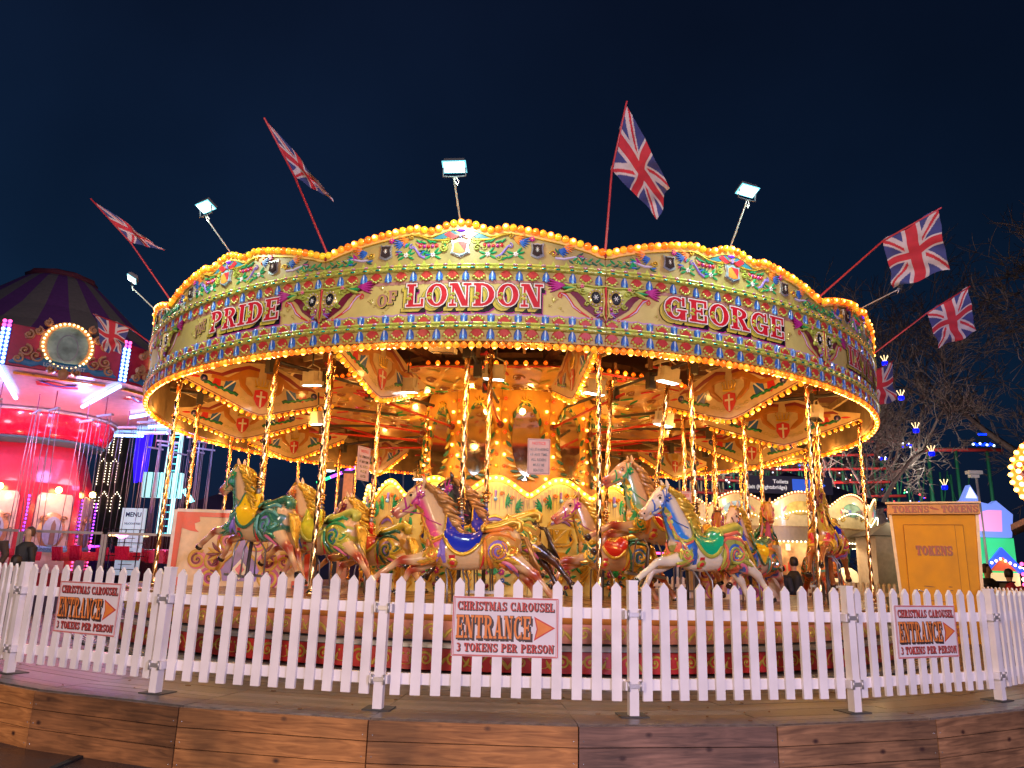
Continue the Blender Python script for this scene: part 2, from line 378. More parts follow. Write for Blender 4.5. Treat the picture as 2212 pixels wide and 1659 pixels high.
band(board, 3.42, lambda u: topz(u), P('board_back', (.30, .2, .1), .6), -.03)
zz = lambda u: 4.075 + .012 * ((u * 37) % 1)
USF = [-HALF + .004 + (2 * HALF - .008) * i / 160 for i in range(161)]
band(board, zz, 4.2, mauve, .003, F, USF)
band(board, 3.6, lambda u: 3.722 + .014 * abs(sin(u * pi / .148)), P('lilac_edge', (.45, .22, .42), .4), .003, F, USF); band(board, 3.6, lambda u: 3.705 + .014 * abs(sin(u * pi / .148)), P('ochre_ground', (.5, .4, .11)), .0045, F, USF)
band(board, lambda u: 4.115 + .012 * abs(sin(u * pi / .148)), 4.23, P('ochre_ground', (.5, .4, .11)), .0045, F, USF)
# shells
NSH = 22
for i in range(NSH):
    u = -HALF + 2 * HALF * (i + .5) / NSH
    for (zb, dr, k) in ((4.225, -1, .105), (3.605, 1, .105), (3.555, -1, .115)):
        bl = i % 2; c1, c2 = ((blue, ltblue) if bl else (P('shell_red', (.5, .04, .03), .3, coat=.6), lime)) if zb > 3.6 and zb != 3.605 or bl else (P('shell_red', (.5, .04, .03), .3, coat=.6), lime)
        n = 3 if bl else 5; sp = .30 if bl else .38
        for j in range(n):
            a = dr * pi / 2 + (j - (n - 1) / 2) * sp; L = k * (1 - .06 * abs(j - (n - 1) / 2))
            board.leaf(u, zb, a, L * 1.15, .058 if not bl else .050, c1 if (j % 2 == 0 or not bl) else c2, F, .004, .018, 0, 3)
            if not bl or j == 1: board.disc(u + cos(a) * L * .86, zb + sin(a) * L * .95, .019, c2, F, .012, .014, 6)
        if bl: board.leaf(u, zb + dr * .008, dr * pi / 2, k * .6, .022, white, F, .018, .006, 0, 3)
board_o = board.build('rounding_board', carousel)

mo = MB()
def mould(z0, z1, d, mat, fn=F, mb=mo):
    prof = [(z0, 0), (z0 + (z1 - z0) * .12, d * .7), ((z0 + z1) / 2, d), (z1 - (z1 - z0) * .12, d * .7), (z1, 0)]
    vs = [(u, z, w) for u in US for z, w in prof]; n = len(prof)
    mb.add(vs, [(i * n + k, (i + 1) * n + k, (i + 1) * n + k + 1, i * n + k + 1) for i in range(NS) for k in range(n - 1)], mat, fn, True)
for z0 in (4.225, 3.545):
    mould(z0, z0 + .055, .05, lime); mould(z0 + .055, z0 + .092, .035, lime)
    NJ = 21
    for i in range(NJ):
        u = -HALF + 2 * HALF * (i + .5) / NJ
        mo.disc(u, z0 + .028, .040, gold, F, .042, .010, 10, .020); mo.disc(u, z0 + .028, .032, teal, F, .047, .014, 10, .014)
        mo.disc(u, z0 + .074, .034, magenta, F, .026, .012, 10, .014); mo.disc(u, z0 + .074, .024, pearl, F, .032, .012, 8, .009)
        for j in range(4):
            x = u + .055 + j * .012; mo.strip([(x, z0 + .004), (x + .012, z0 + .050)], .005, oldgold, F, .047, .006)
mo_o = mo.build('moulding', board_o)

cr_ = MB()
crestground = P('crest_ground', (.36, .26, .08), .4, coat=.4, scale=5, var=.15)
band(cr_, 4.316, topz, crestground, 0.004)
USB = US
vs = []
for u in US: vs += [(u, topz(u), .004), (u, topz(u), -.03)]
cr_.add(vs, [(2 * i, 2 * i + 2, 2 * i + 3, 2 * i + 1) for i in range(NS)], cream_dk, F)
band(cr_, lambda u: topz(u) - .055, lambda u: topz(u) + .004, P('bulb_strip_yellow', (.70, .48, .12), .4), .01)
cr_.strip([(u, topz(u) - .06) for u in US], .016, gold, F, .008, .014)
for sg in (-1, 1):
    q = lambda x: sg * x
    cr_.poly([(q(.02), 4.665), (q(.10), 4.72), (q(.24), 4.665), (q(.34), 4.60), (q(.2), 4.615), (q(.1), 4.63)][::sg], P('feather_teal', (.03, .16, .22), .3, coat=.5), F, .006, .008)
    cr_.poly([(q(.03), 4.63), (q(.13), 4.70), (q(.19), 4.665), (q(.10), 4.60)][::sg], red, F, .012, .008)
    cr_.strip([(q(.10), 4.60), (q(.2), 4.592), (q(.34), 4.60), (q(.46), 4.65), (q(.55), 4.665)], [.012, .02, .026, .022, .012], gold, F, .01, .02)
    cr_.scroll(q(.56), 4.645, .032, gold, F, .016, 1.3, pi / 2, -sg, .01, .02, n=14)
    cr_.scroll(q(.19), 4.50, .045, lime, F, .022, 1.4, 0, sg, .008, .022, n=16); cr_.scroll(q(.15), 4.60, .024, gold, F, .012, 1.3, 0, -sg, .01, .02, n=12)
    for j in range(4): cr_.leaf(q(.16 + .012 * j), 4.555, pi / 2 + sg * (.9 - .5 * j), .06, .022, lime, F, .006, .014)
    # garland
    for j in range(5): cr_.disc(q(.27 + j * .048), 4.535 - .008 * sin(j * .8), .022, magenta if j % 2 else red, F, .006, .02, 8, .026)
    for j in range(4): cr_.leaf(q(.27 + .06 * j), 4.565, (.3 if sg > 0 else pi - .3) + sg * .4 * (j % 2), .075, .03, green, F, .008, .016)
    for (x, y) in ((.31, 4.425), (.62, 4.43)):
        cr_.flower(q(x), y, .032, white, magenta, F, .006)
        for j, a in enumerate((.3, -.5, pi - .3, pi + .5, .9)): cr_.leaf(q(x) + .03 * cos(a), y + .03 * sin(a), a, .075, .034, green, F, .004, .014)
    cr_.strip([(q(.40), 4.39), (q(.46), 4.42), (q(.50), 4.48), (q(.54), 4.535)], [.036, .034, .026, .02], purple, F, .005, .012)
    cr_.scroll(q(.555), 4.53, .034, purple, F, .018, 1.2, pi / 2, -sg, .006, .014, n=14)
    # wings of shell fans
    for (cx, cz, c) in ((.60, 4.62, orange), (.66, 4.585, blue), (1.10, 4.50, blue), (1.16, 4.545, orange)):
        for j in range(5): cr_.leaf(q(cx), cz, (0 if sg > 0 else pi) + sg * (.35 - .32 * j), .13 - .008 * j, .026, c, F, .006, .016, 0, 4)
    cr_.flower(q(.80), 4.615, .035, magenta, gold, F, .012, 7)
    cr_.scroll(q(1.04), 4.45, .042, gold, F, .02, 1.4, pi, -sg, .006, .02, n=16)
    cr_.strip([(q(1.06), 4.405), (q(1.16), 4.40), (q(1.28), 4.43), (q(1.42), 4.42)], [.03, .03, .022, .01], P('lilac_ribbon', (.5, .42, .62), .4), F, .005, .01)
    for j in range(9):
        cr_.leaf(q(1.22 + .043 * j), 4.385, (0 if sg > 0 else pi) + (.7 if j % 2 else -.6) * sg, .07, .028, green if j % 3 else dkgreen, F, .005, .014)
    cr_.leaf(q(1.30), 4.36, 0 if sg > 0 else pi, .28, .012, dkgreen, F, .004, .008)
    # side mirror shield
    sx_, sz = q(.86), 4.485
    for (mat, k, w) in ((silver, 1, .006), (P('smoked_mirror', (.09, .06, .06), .08, .6), .72, .024)):
        cr_.poly([(sx_ + a * k, sz + b * k) for a, b in ((-.075, .09), (-.04, .075), (0, .085), (.04, .075), (.075, .09), (.062, .02), (.078, -.07), (.04, -.09), (0, -.105), (-.04, -.09), (-.078, -.07), (-.062, .02))][::-1], mat, F, w, .012)
    for j in range(8): cr_.strip([(sx_, sz), (sx_ + .022 * cos(j * pi / 4), sz + .03 * sin(j * pi / 4))], .004, white, F, .037, .002)
rc = random.Random(8)
for i in range(30):
    u = rc.uniform(.12, 1.5) * rc.choice((-1, 1)); z = rc.uniform(4.35, topz(u) - .10)
    if abs(abs(u) - .86) < .13 or abs(u) < .15: continue
    if i % 3 == 0: cr_.scroll(u, z, rc.uniform(.025, .042), rc.choice((lime, gold, P('soft_violet', (.30, .22, .42), .4), orange)), F, .018, 1.3, rc.uniform(0, 6), rc.choice((-1, 1)), .004, .014, n=12)
    else:
        a = rc.uniform(0, 6.28)
        for j in range(3): cr_.leaf(u, z, a + .55 * j, .08, .030, rc.choice((green, dkgreen, dkgreen, blue, magenta, oldgold)), F, .004, .012, .4, 4)
for u in [-HALF + .04 + i * .145 for i in range(23)]:
    if abs(u) < 1.6: cr_.add([(u, 4.318, .005), (u + .05, 4.318, .005), (u + .022, 4.37, .005)], [(0, 1, 2)], lime, F)
sz = 4.495
for (mat, k, w) in ((silver, 1, .006), (P('pale_silver_edge', (.5, .66, .75), .25, .6), .86, .022)):
    cr_.poly([(a * k, sz + b * k) for a, b in ((-.115, .105), (-.06, .085), (0, .125), (.06, .085), (.115, .105), (.09, .02), (.112, -.06), (.06, -.085), (0, -.115), (-.06, -.085), (-.112, -.06), (-.09, .02))][::-1], mat, F, w, .014)
cr_.poly([(.078, .062), (.0, .082), (-.078, .062), (-.066, .0), (.06, -.055)][::1] and [(.078, sz + .062), (-.03, sz + .07), (.062, sz - .055)], red, F, .038, .002)
cr_.poly([(-.07, sz + .05), (-.03, sz + .07), (.062, sz - .055), (0, sz - .075), (-.075, sz - .055)][::-1], orange, F, .0385, .002)
cr_.disc(0, 4.715, .05, P('violet_face', (.2, .03, .6), .3, emit=.8, ecol=(.12, .02, 1)), F, .01, .02, 10, .018)
cr_.leaf(-.06, 4.65, 0, .12, .05, mauve, F, .01, .02); cr_.leaf(0, 4.62, pi / 2, .06, .05, purple, F, .012, .02)
cr_o = cr_.build('crest', board_o)

# winged centre piece straddling the right-hand joint
dr = MB(); FJ = cylmap(R0, rad(15)); dz = 4.12
wing = [(-.70, .0), (-.62, .045), (-.48, .01), (-.3, .0), (-.15, -.01), (0, -.005), (.15, -.01), (.3, 0), (.48, .01), (.62, .045), (.70, 0), (.58, -.06), (.42, -.10), (.34, -.17), (.27, -.27), (.14, -.36), (0, -.44), (-.14, -.36), (-.27, -.27), (-.34, -.17), (-.42, -.10), (-.58, -.06)]
N_ = len(wing)
vs = [(0, dz - .12, .008)] + [(a, dz + b, .008) for a, b in wing]
dr.add(vs, [(0, 1 + i, 1 + (i + 1) % N_) for i in range(N_)], dred, FJ)
inner = [(a * .74, dz - .12 + (b + .12) * .72) for a, b in wing]
dr.add([(0, dz - .13, .014)] + [(a, b, .014) for a, b in inner], [(0, 1 + i, 1 + (i + 1) % N_) for i in range(N_)], lime, FJ)
for sg in (-1, 1):
    q = lambda x: sg * x
    for j in range(5): dr.leaf(q(.46), dz - .035, (0 if sg > 0 else pi) + sg * (.3 - .2 * j), .19, .035, magenta, FJ, .012, .02, 0, 4)
    for j in range(3): dr.leaf(q(.34), dz - .06, (0 if sg > 0 else pi) + sg * (.3 - .35 * j), .15, .045, green if j == 1 else lime, FJ, .018, .025)
    dr.disc(q(.115), dz - .16, .088, oldgold, FJ, .012, .03, 16, .105); dr.disc(q(.115), dz - .16, .06, black, FJ, .034, .012, 16, .078, dome=False)
    for j in range(12): dr.disc(q(.115) + .075 * cos(j * pi / 6), dz - .16 + .092 * sin(j * pi / 6), .010, pearl, FJ, .036, .012, 6)
    for j in range(6): dr.strip([(q(.115), dz - .16), (q(.115) + .03 * cos(j * pi / 3), dz - .16 + .03 * sin(j * pi / 3))], .007, white, FJ, .045, .003)
    for (x, y, r, d) in ((.26, -.09, .045, 1), (.30, -.04, .03, -1), (.21, -.24, .035, -1), (.10, -.31, .035, 1), (.05, -.36, .025, -1), (.40, -.05, .028, 1)):
        dr.scroll(q(x), dz + y, r, lime if r > .03 else oldgold, FJ, .022, 1.3, 0, d * sg, .016, .026, n=14)
    dr.flower(q(.27), dz - .035, .028, pink, red, FJ, .03); dr.flower(q(.055), dz - .285, .028, magenta, white, FJ, .03)
    dr.strip([(0, dz - .02), (q(.10), dz - .035), (q(.2), dz - .025), (q(.32), dz - .02), (q(.42), dz - .03)], [.03, .035, .03, .03, .015], lime, FJ, .014, .03)
    dr.strip([(q(.03), dz - .05), (q(.02), dz - .2), (q(.035), dz - .34), (q(.005), dz - .42)], [.02, .035, .03, .01], oldgold, FJ, .014, .03)
    for j in range(4): dr.leaf(q(.04), dz - .33, (pi / 2 - sg * 1.2) - sg * .35 * j, .09, .024, purple if j % 2 else magenta, FJ, .02, .02)
    # painted flourish beneath
    dr.strip([(q(x), dz + y) for x, y in ((.52, -.12), (.45, -.14), (.40, -.20), (.36, -.27), (.28, -.33), (.18, -.385))], [.02, .04, .028, .036, .03, .012], red, FJ, .004, .004)
    dr.strip([(q(x), dz + y) for x, y in ((.50, -.125), (.445, -.15), (.40, -.21), (.36, -.275), (.28, -.335))], [.006, .02, .012, .018, .008], P('lilac_ribbon', (.5, .42, .62), .4), FJ, .006, .005)
    dr.scroll(q(.50), dz - .155, .035, red, FJ, .016, 1.1, pi / 2, -sg, .004, .004, n=10); dr.scroll(q(.16), dz - .40, .022, red, FJ, .012, 1, pi / 2, sg, .004, .004, n=10)
    for (x, y) in ((.95, -.28), (.88, -.16)): pass
dr.strip([(0, dz - .01), (0, dz - .44)], [.03, .012], red, FJ, .03, .012)
dr_o = dr.build('winged_carving', board_o)

for k in range(1, 12):
    o = copy_tree(board_o, carousel); o.rotation_euler.z = rad(MID[k])
board_o.rotation_euler.z = rad(MID[0])
boards = {round(b.rotation_euler.z * 180 / pi): b for b in carousel.children if b.name.startswith('rounding_board')}

# lettering on four boards
tgold = P('letter_gold', (.58, .42, .05), .35, coat=.4); tolive = P('letter_olive', (.30, .26, .03), .4, coat=.4); twh = P('letter_white', (.72, .58, .55), .35, coat=.3); tred = P('letter_red', (.50, .006, .018), .3, coat=.5)
LAY = [(magenta, .035, .10, -.27), (black, .03, .07, -.23), (black, .03, .0, -.22), (black, .035, -.22, -.19), (tgold, .02, -.21, -.18), (tgold, .02, -.17, -.15), (tolive, .015, -.12, -.11), (tgold, .015, -.07, -.07), (black, .07, 0, 0), (twh, .048, 0, 0), (tred, 0, 0, 0)]
SML = [(black, .07, .05, -.08), (tgold, .06, -.03, -.03), (mauve, .01, 0, 0)]
def filig(mb, u, v, s, sg):
    for j in range(3): mb.leaf(u, v, pi / 2 + sg * (.5 - .5 * j), s, s * .22, oldgold, F, .003, .003, sg * .9)
    mb.scroll(u + sg * s * .6, v - s * .4, s * .3, oldgold, F, s * .1, 1.1, 0, sg, .003, .003, n=10)
def letters(deg, main, span, small=None, sspan=None, hm=.265, fl=()):
    t = MB(); slab(t, main, 0, 3.812, hm, F, LAY, fit=span, w0=.006, gap=.1)
    for i, ch in enumerate(main):
        if ch in "I'": continue
        u = span[0] + (span[1] - span[0]) * (sum(GLY[c][0] for c in main[:i]) + .1 * i + .16) / (sum(GLY[c][0] for c in main) + .1 * (len(main) - 1))
        t.scroll(u, 3.945, .026, lime, F, .018, 1.1, pi, -1, .024, .008, n=10)
        for j in range(4): t.leaf(u - .012, 3.925, -2.6 + .55 * j, .045, .02, lime if j % 2 else tgold, F, .022, .008, 0, 3)
    t.build('lettering', boards[deg]); t = MB()
    if small:
        slab(t, small, 0, 3.83, .15, F, SML, fit=sspan, w0=.006, slope=.28)
        filig(t, sspan[0] - .07, 3.87, .07, 1); filig(t, sspan[0] + .05, 4.03, .06, 1); filig(t, (sspan[0] + sspan[1]) / 2, 3.79, .06, -1)
    filig(t, span[1] + .12, 3.88, .075, -1); filig(t, -1.02 if not small else span[1] + .2, 3.80, .04, 1)
    t.build('flourish', boards[deg])
letters(-6, 'LONDON', (-.58, .93), 'OF', (-.93, -.70))
letters(-36 if -36 in boards else 324, 'PRIDE', (-.22, 1.02), 'THE', (-.62, -.36))
letters(24, 'GEORGE', (-.93, .80))
letters(54, "IRVIN'S", (-.90, .85))

# ---- bulbs
def bulb(mb, p, axis, r, kind):
    """kind: 0 orange glass, 1 yellow glass, 2 amber glass, 3 lit"""
    a = Vector(axis).normalized(); q = a.to_track_quat('Z', 'Y').to_matrix().to_4x4(); M_ = Matrix.Translation(p) @ q
    g = (BORG, BYEL, BAMB, BLIT)[kind]
    mb.lathe([(r * .35, -r * .9), (r * .7, -r * .5), (r, 0), (r * .85, r * .5), (r * .3, r * .85)], g, 8, M_)
    if kind == 3: mb.ball((0, 0, r * .55), r * .55, BHOT, 8, 4, M_)
def ring_bulbs(panel):
    out = []
    for i in range(39):
        u = -HALF + 2 * HALF * (i + .5) / 39; g = (i + panel * 39)
        p = pol(R0 - .005, MID[panel] + math.degrees(u / R0), 3.375)
        out.append((p, (0, 0, -1), .041, 3 if g % 3 == 0 else (0 if (g * 7) % 5 < 3 else 2)))
    return out
def crest_bulbs(panel):
    out = []; c = 0
    for i in range(39):
        u = -HALF + .04 + (2 * HALF - .08) * i / 38; ph = MID[panel] + math.degrees(u / R0)
        rad_ = pol(1, ph); off = panel == 11 and u > -.15
        k = 3 if (i % 3 == 1 and not off) else (1, 0, 2, 0, 1, 2, 0)[i % 7] if not off else (1, 2, 1, 0)[i % 4]
        out.append((pol(R0 + .025, ph, topz(u) + .012), (rad_.x, rad_.y, .0), .044, k))
    return out
ind = ring_bulbs(0) + crest_bulbs(0) + ring_bulbs(1)[:22]
for b in ind: 
    mb = MB(); bulb(mb, Vector((0, 0, 0)), b[1], b[2], b[3]); mb.build('bulb', carousel, b[0])
allb = MB()
for k in range(12):
    if k: 
        for b in crest_bulbs(k) if abs((MID[k] + 180) % 360 - 180) < 110 else []: bulb(allb, *b)
        for b in (ring_bulbs(k)[22:] if k == 1 else ring_bulbs(k)): bulb(allb, *b)
rb = carousel
# warm light of the bulb rows
WARM = (1, .49, .11)
for k in range(24):
    a = -13.2 + 15 * k; lamp('bulb_row_glow', 'POINT', pol(6.08, a, 3.30), 27, WARM, .06, parent=carousel)
    if abs((a + 180) % 360 - 180) < 100: lamp('crest_bulb_glow', 'POINT', pol(R0 + .14, a, 4.86), 7, (1, .36, .05), .04, parent=carousel)

# ---- radial droppers with painted lions, shields and bulbs
outline = [(6.0, 3.52), (5.4, 3.31), (5.05, 3.18), (4.9, 3.14), (4.83, 3.13), (4.76, 3.14), (4.6, 3.18), (4.2, 3.31), (3.62, 3.50), (3.55, 3.60), (3.95, 3.66), (4.25, 3.77), (4.55, 3.88), (4.83, 3.92), (5.1, 3.88), (5.4, 3.77), (5.7, 3.66), (6.02, 3.62)]
dp = MB(); DG = P('dropper_cream', (.66, .46, .26), .35, coat=.5)
dp.add([(w, -r, z) for w in (-.012, .012) for r, z in outline], [tuple(range(18)), tuple(range(18, 36))] + [(i, (i + 1) % 18, 18 + (i + 1) % 18, 18 + i) for i in range(18)], DG)
em = MB(); lion = P('lion_ochre', (.48, .17, .02), .35, coat=.4); lionln = P('lion_outline', (.26, .03, .03), .4)
for sd in (1, -1):
    f = (lambda sd: lambda u, v, w=0: Vector((sd * (.0125 + w), -u, v)))(sd)
    c = 4.83
    em.strip([(r, z + .018) for r, z in outline[:9]], .012, dred, f, 0, .003)
    for sg in (-1, 1):
        em.strip([(c + sg * a, b) for a, b in ((.05, 3.80), (.2, 3.82), (.42, 3.74), (.6, 3.64), (.78, 3.65), (.86, 3.62))], [.05, .07, .06, .05, .05, .02], lionln, f, 0, .003)
        em.strip([(c + sg * a, b) for a, b in ((.06, 3.74), (.22, 3.74), (.36, 3.66), (.5, 3.58), (.74, 3.60))], [.10, .13, .10, .08, .06], lion, f, .001, .005)
        em.strip([(c + sg * a, b) for a, b in ((.30, 3.66), (.28, 3.54), (.17, 3.44), (.12, 3.40))], [.12, .09, .07, .03], lion, f, .002, .005)
        em.poly([(c + sg * a, b) for a, b in ((.38, 3.56), (.52, 3.60), (.56, 3.46), (.42, 3.41))][::sg], blue, f, .002, .003)
        em.strip([(c + sg * .40, 3.58), (c + sg * .56, 3.43)], .022, white, f, .006, .002)
        em.poly([(c + sg * a, b) for a, b in ((.60, 3.60), (.68, 3.62), (.72, 3.50), (.66, 3.42), (.60, 3.46))][::sg], red, f, .002, .003)
        em.disc(c + sg * .84, 3.55, .055, navy, f, .002, .006, 10); em.disc(c + sg * .84, 3.55, .02, purple, f, .007, .005, 8)
        em.leaf(c + sg * .9, 3.56, 0 if sg > 0 else pi, .14, .035, red, f, .001, .005)
        em.strip([(c + sg * (.34 + t * .048), 3.375 + .0125 * t + .018 * (t % 2)) for t in range(12)], [.05] * 11 + [.01], dkgreen, f, .001, .006)
        em.strip([(c + sg * (.36 + t * .048), 3.385 + .0125 * t) for t in range(10)], [.014] * 10, green, f, .008, .003)
        for j in range(3):
            x = c + sg * (.12 + .075 * j); y = 3.28 + .03 * j
            em.strip([(x + .035 * cos(t * pi / 4), y + .02 * sin(t * pi / 4)) for t in range(9)], .009, cream, f, .006, .003)
    sh = [(-.1, .12), (0, .15), (.1, .12), (.105, 0), (.06, -.09), (0, -.14), (-.06, -.09), (-.105, 0)]
    em.poly([(c + a, 3.37 + b) for a, b in sh][::-1], red, f, .008, .004)
    em.poly([(c - .014, 3.25), (c + .014, 3.25), (c + .014, 3.49), (c - .014, 3.49)], white, f, .0125, .002); em.poly([(c - .07, 3.395), (c + .07, 3.395), (c + .07, 3.423), (c - .07, 3.423)], white, f, .013, .002)
    em.strip([(c - .10, 3.56), (c, 3.545), (c + .10, 3.56)], .035, gold, f, .008, .006)
    for j in range(5): em.leaf(c - .08 + .04 * j, 3.57, pi / 2 + (2 - j) * .18, .10, .02, gold, f, .008, .006); em.disc(c - .098 + .049 * j, 3.675, .010, gold, f, .009, .006, 6)
dp_o = dp.build('dropper_board', carousel); em_o = em.build('painted_crest', dp_o)
for k in range(1, 12):
    o = copy_tree(dp_o, carousel); o.rotation_euler.z = rad(JO[k])
dp_o.rotation_euler.z = rad(JO[0])
for k in range(12):
    pts = outline[:9]; n = 0; acc = 0
    for i in range(8):
        a, b = Vector((pts[i][0], 0, pts[i][1])), Vector((pts[i + 1][0], 0, pts[i + 1][1])); L = (b - a).length
        while acc < L:
            p = a.lerp(b, acc / L); q = pol(p.x, JO[k], p.z - .035); n += 1
            bulb(allb, q, (0, 0, -1), .036, 3 if n % 3 == 1 else (0, 2, 2, 1)[n % 4]); acc += .098
        acc -= L
    if abs((JO[k] + 180) % 360 - 180) < 170:
        lamp('dropper_glow', 'POINT', pol(5.3, JO[k], 3.14), 13, WARM, .05, parent=carousel); lamp('dropper_glow', 'POINT', pol(4.2, JO[k], 3.14), 13, WARM, .05, parent=carousel)

# ---- underside of the roof
m = MB(); canv = P('red_brown_canvas', (.10, .02, .015), .8); stripe = P('canvas_cream', (.35, .28, .18), .8)
for k in range(24):
    a, b = rad(-5.7 + 15 * k), rad(-5.7 + 15 * (k + 1))
    m.add([(6.2 * sin(a), -6.2 * cos(a), 4.30), (6.2 * sin(b), -6.2 * cos(b), 4.30), (0, 0, 5.15)], [(0, 1, 2)], canv if k % 2 else stripe)
    m.add([(6.18 * sin(a), -6.18 * cos(a), 4.28), (6.18 * sin(b), -6.18 * cos(b), 4.28), (0, 0, 5.12)], [(0, 1, 2)], canv)
m.build('canvas_roof', carousel)
sw = MB(); sw.box((0, -3.85, 4.05), (.07, 4.55, .12), woodbr); sw.box((0, -5.2, 3.95), (.05, 1.7, .06), woodbr)
sw_o = sw.build('roof_beam', carousel)
for k in range(12):
    o = sw_o if k == 0 else sw_o.copy()
    if k: COL.objects.link(o)
    o.rotation_euler.z = rad(JO[k])
m = MB(); bare = P('pale_rough_timber', (.36, .25, .15), .7, scale=10, var=.3)
for k in range(12):
    M_ = Matrix.Rotation(rad(MID[k]), 4, 'Z')
    m.box((0, -5.75, 3.98), (3.0, .05, .10), bare, M_); m.box((0, -4.1, 4.10), (2.05, .05, .08), bare, M_); m.box((0, -2.9, 4.2), (1.5, .05, .08), woodbr, M_)
    m.box((.35, -4.8, 4.03), (.04, 2.2, .05), bare, M_ @ Matrix.Rotation(.05, 4, 'Z')); m.box((-.35, -4.8, 4.03), (.04, 2.2, .05), bare, M_)
m.build('roof_timbers', carousel)
m = MB()
m.lathe([(6.19, 3.42), (6.19, 4.2), (6.15, 4.2), (6.15, 3.42)], P('inner_board_timber', (.17, .10, .05), .7, scale=6, var=.3), 72, smooth=False, hollow=True)
m.build('inner_ring', carousel)
# crank shafts, one above each row of three horses
cs = MB()
cs.tube([(0, -2.2, 3.62), (0, -5.9, 3.62)], .025, dsteel)
for r in (3.65, 4.55, 5.45):
    cs.box((0, -r, 3.55), (.10, .10, .22), dsteel); cs.tube([(-.0, -r, 3.75), (.12, -r, 3.75), (.12, -r - .1, 3.75)], .02, red, 6)
    cs.box((.0, -r, 3.86), (.05, .05, .3), woodbr)
cs_o = cs.build('crank_shaft', carousel)
for k in range(12):
    o = cs_o if k == 0 else cs_o.copy()
    if k: COL.objects.link(o)
    o.rotation_euler.z = rad(MID[k])
# gilded inner ceiling
gilt = P('gilded_ceiling', (.74, .38, .07), .32, .15, coat=.7, scale=3, var=.3); giltdk = P('gilt_brown_paint', (.34, .13, .03), .35, coat=.5)  # giltdk is the dark brown paint of the ceiling scrolls
gc = MB(); HW = lambda r: r * math.tan(rad(15))
for j in range(8):
    r0, r1 = 1.65 + j * .26, 1.65 + (j + 1) * .26; zf = lambda r: 4.02 - .10 * sin((r - 1.65) * 3.0) - .1 * (r - 1.65)
    gc.add([(-HW(r0), -r0, zf(r0)), (HW(r0), -r0, zf(r0)), (HW(r1), -r1, zf(r1)), (-HW(r1), -r1, zf(r1))], [(0, 1, 2, 3)], gilt)
fc = lambda u, v, w=0: Vector((u, -v, 4.02 - .10 * sin((v - 1.65) * 3.0) - .1 * (v - 1.65) - w))
for sg in (-1, 1):
    for (v, k) in ((1.95, .6), (2.3, .6), (2.7, .62), (3.15, .62)):
        gc.scroll(sg * HW(v) * .5, v, .10, giltdk, fc, .035, 1.4, 0, sg, .006, .02, n=14); gc.leaf(sg * HW(v) * .3, v + .1, pi / 2 + sg * .5, .22, .06, green if v < 2.5 else red, fc, .006, .02)
        gc.leaf(sg * HW(v) * .75, v - .05, -pi / 2 + sg * .6, .2, .05, oldgold, fc, .006, .02)
gc.strip([(-HW(3.7), 3.7), (0, 3.78), (HW(3.7), 3.7)], .05, red, fc, .006, .02)
gc_o = gc.build('gilded_ceiling', carousel)
for k in range(12):
    o = gc_o if k == 0 else gc_o.copy()
    if k: COL.objects.link(o)
    o.rotation_euler.z = rad(MID[k])
tr = MB(); tr.tube([(0, -1.7, 3.35), (0, -3.9, 3.50)], .022, P('red_rod', (.55, .02, .01), .3, coat=.6)); tr.ball((0, -1.72, 3.35), .06, P('maroon_knob', (.12, .01, .01), .3), 10, 8)
tr_o = tr.build('tie_rod', carousel)
for k in range(12):
    o = tr_o if k == 0 else tr_o.copy()
    if k: COL.objects.link(o)
    o.rotation_euler.z = rad(JO[k] - 15)

# ---- centre drum, lower painted panels
DMID = [-4.45 + 22.5 * k for k in range(16)]
rp_ = 2.6 * cos(rad(11.25)); hw = 2.6 * sin(rad(11.25)) - .004
FP = lambda u, v, w=0: Vector((u, -(rp_ + w), v))
arch = lambda u: 2.15 + .26 * cos(u / hw * pi / 2) ** 1.3
pn = MB(); us = [-hw + 2 * hw * i / 24 for i in range(25)]
pcream = P('panel_cream', (.72, .58, .17), .35, coat=.5, var=.05)
band(pn, .66, arch, pcream, 0, FP, us)
band(pn, lambda u: arch(u) - .09, arch, P('bulb_arch_glow', (.85, .55, .05), .4, emit=1.3, ecol=(1, .48, .01)), .006, FP, us)  # strip emits by itself, imitating the yellow glow of the bulbs
pn.strip([(u, arch(u) - .09) for u in us], .014, orange, FP, .008, .01)
for i in range(16):
    u = -hw * .9 + i * hw * .12; pn.add([(u, arch(u) - .13 - .0, .003), (u + .06, arch(u) - .13, .003), (u + .03, 1.88 - .03 * (i % 3), .003)], [(0, 1, 2)], P('panel_tan_points', (.50, .33, .14), .4), FP)  # tan triangles below the arch
pn_o = pn.build('drum_panel', carousel)
FP = lambda u, v, w=0: Vector((u * .93, -(rp_ + w), v))
cv = MB()
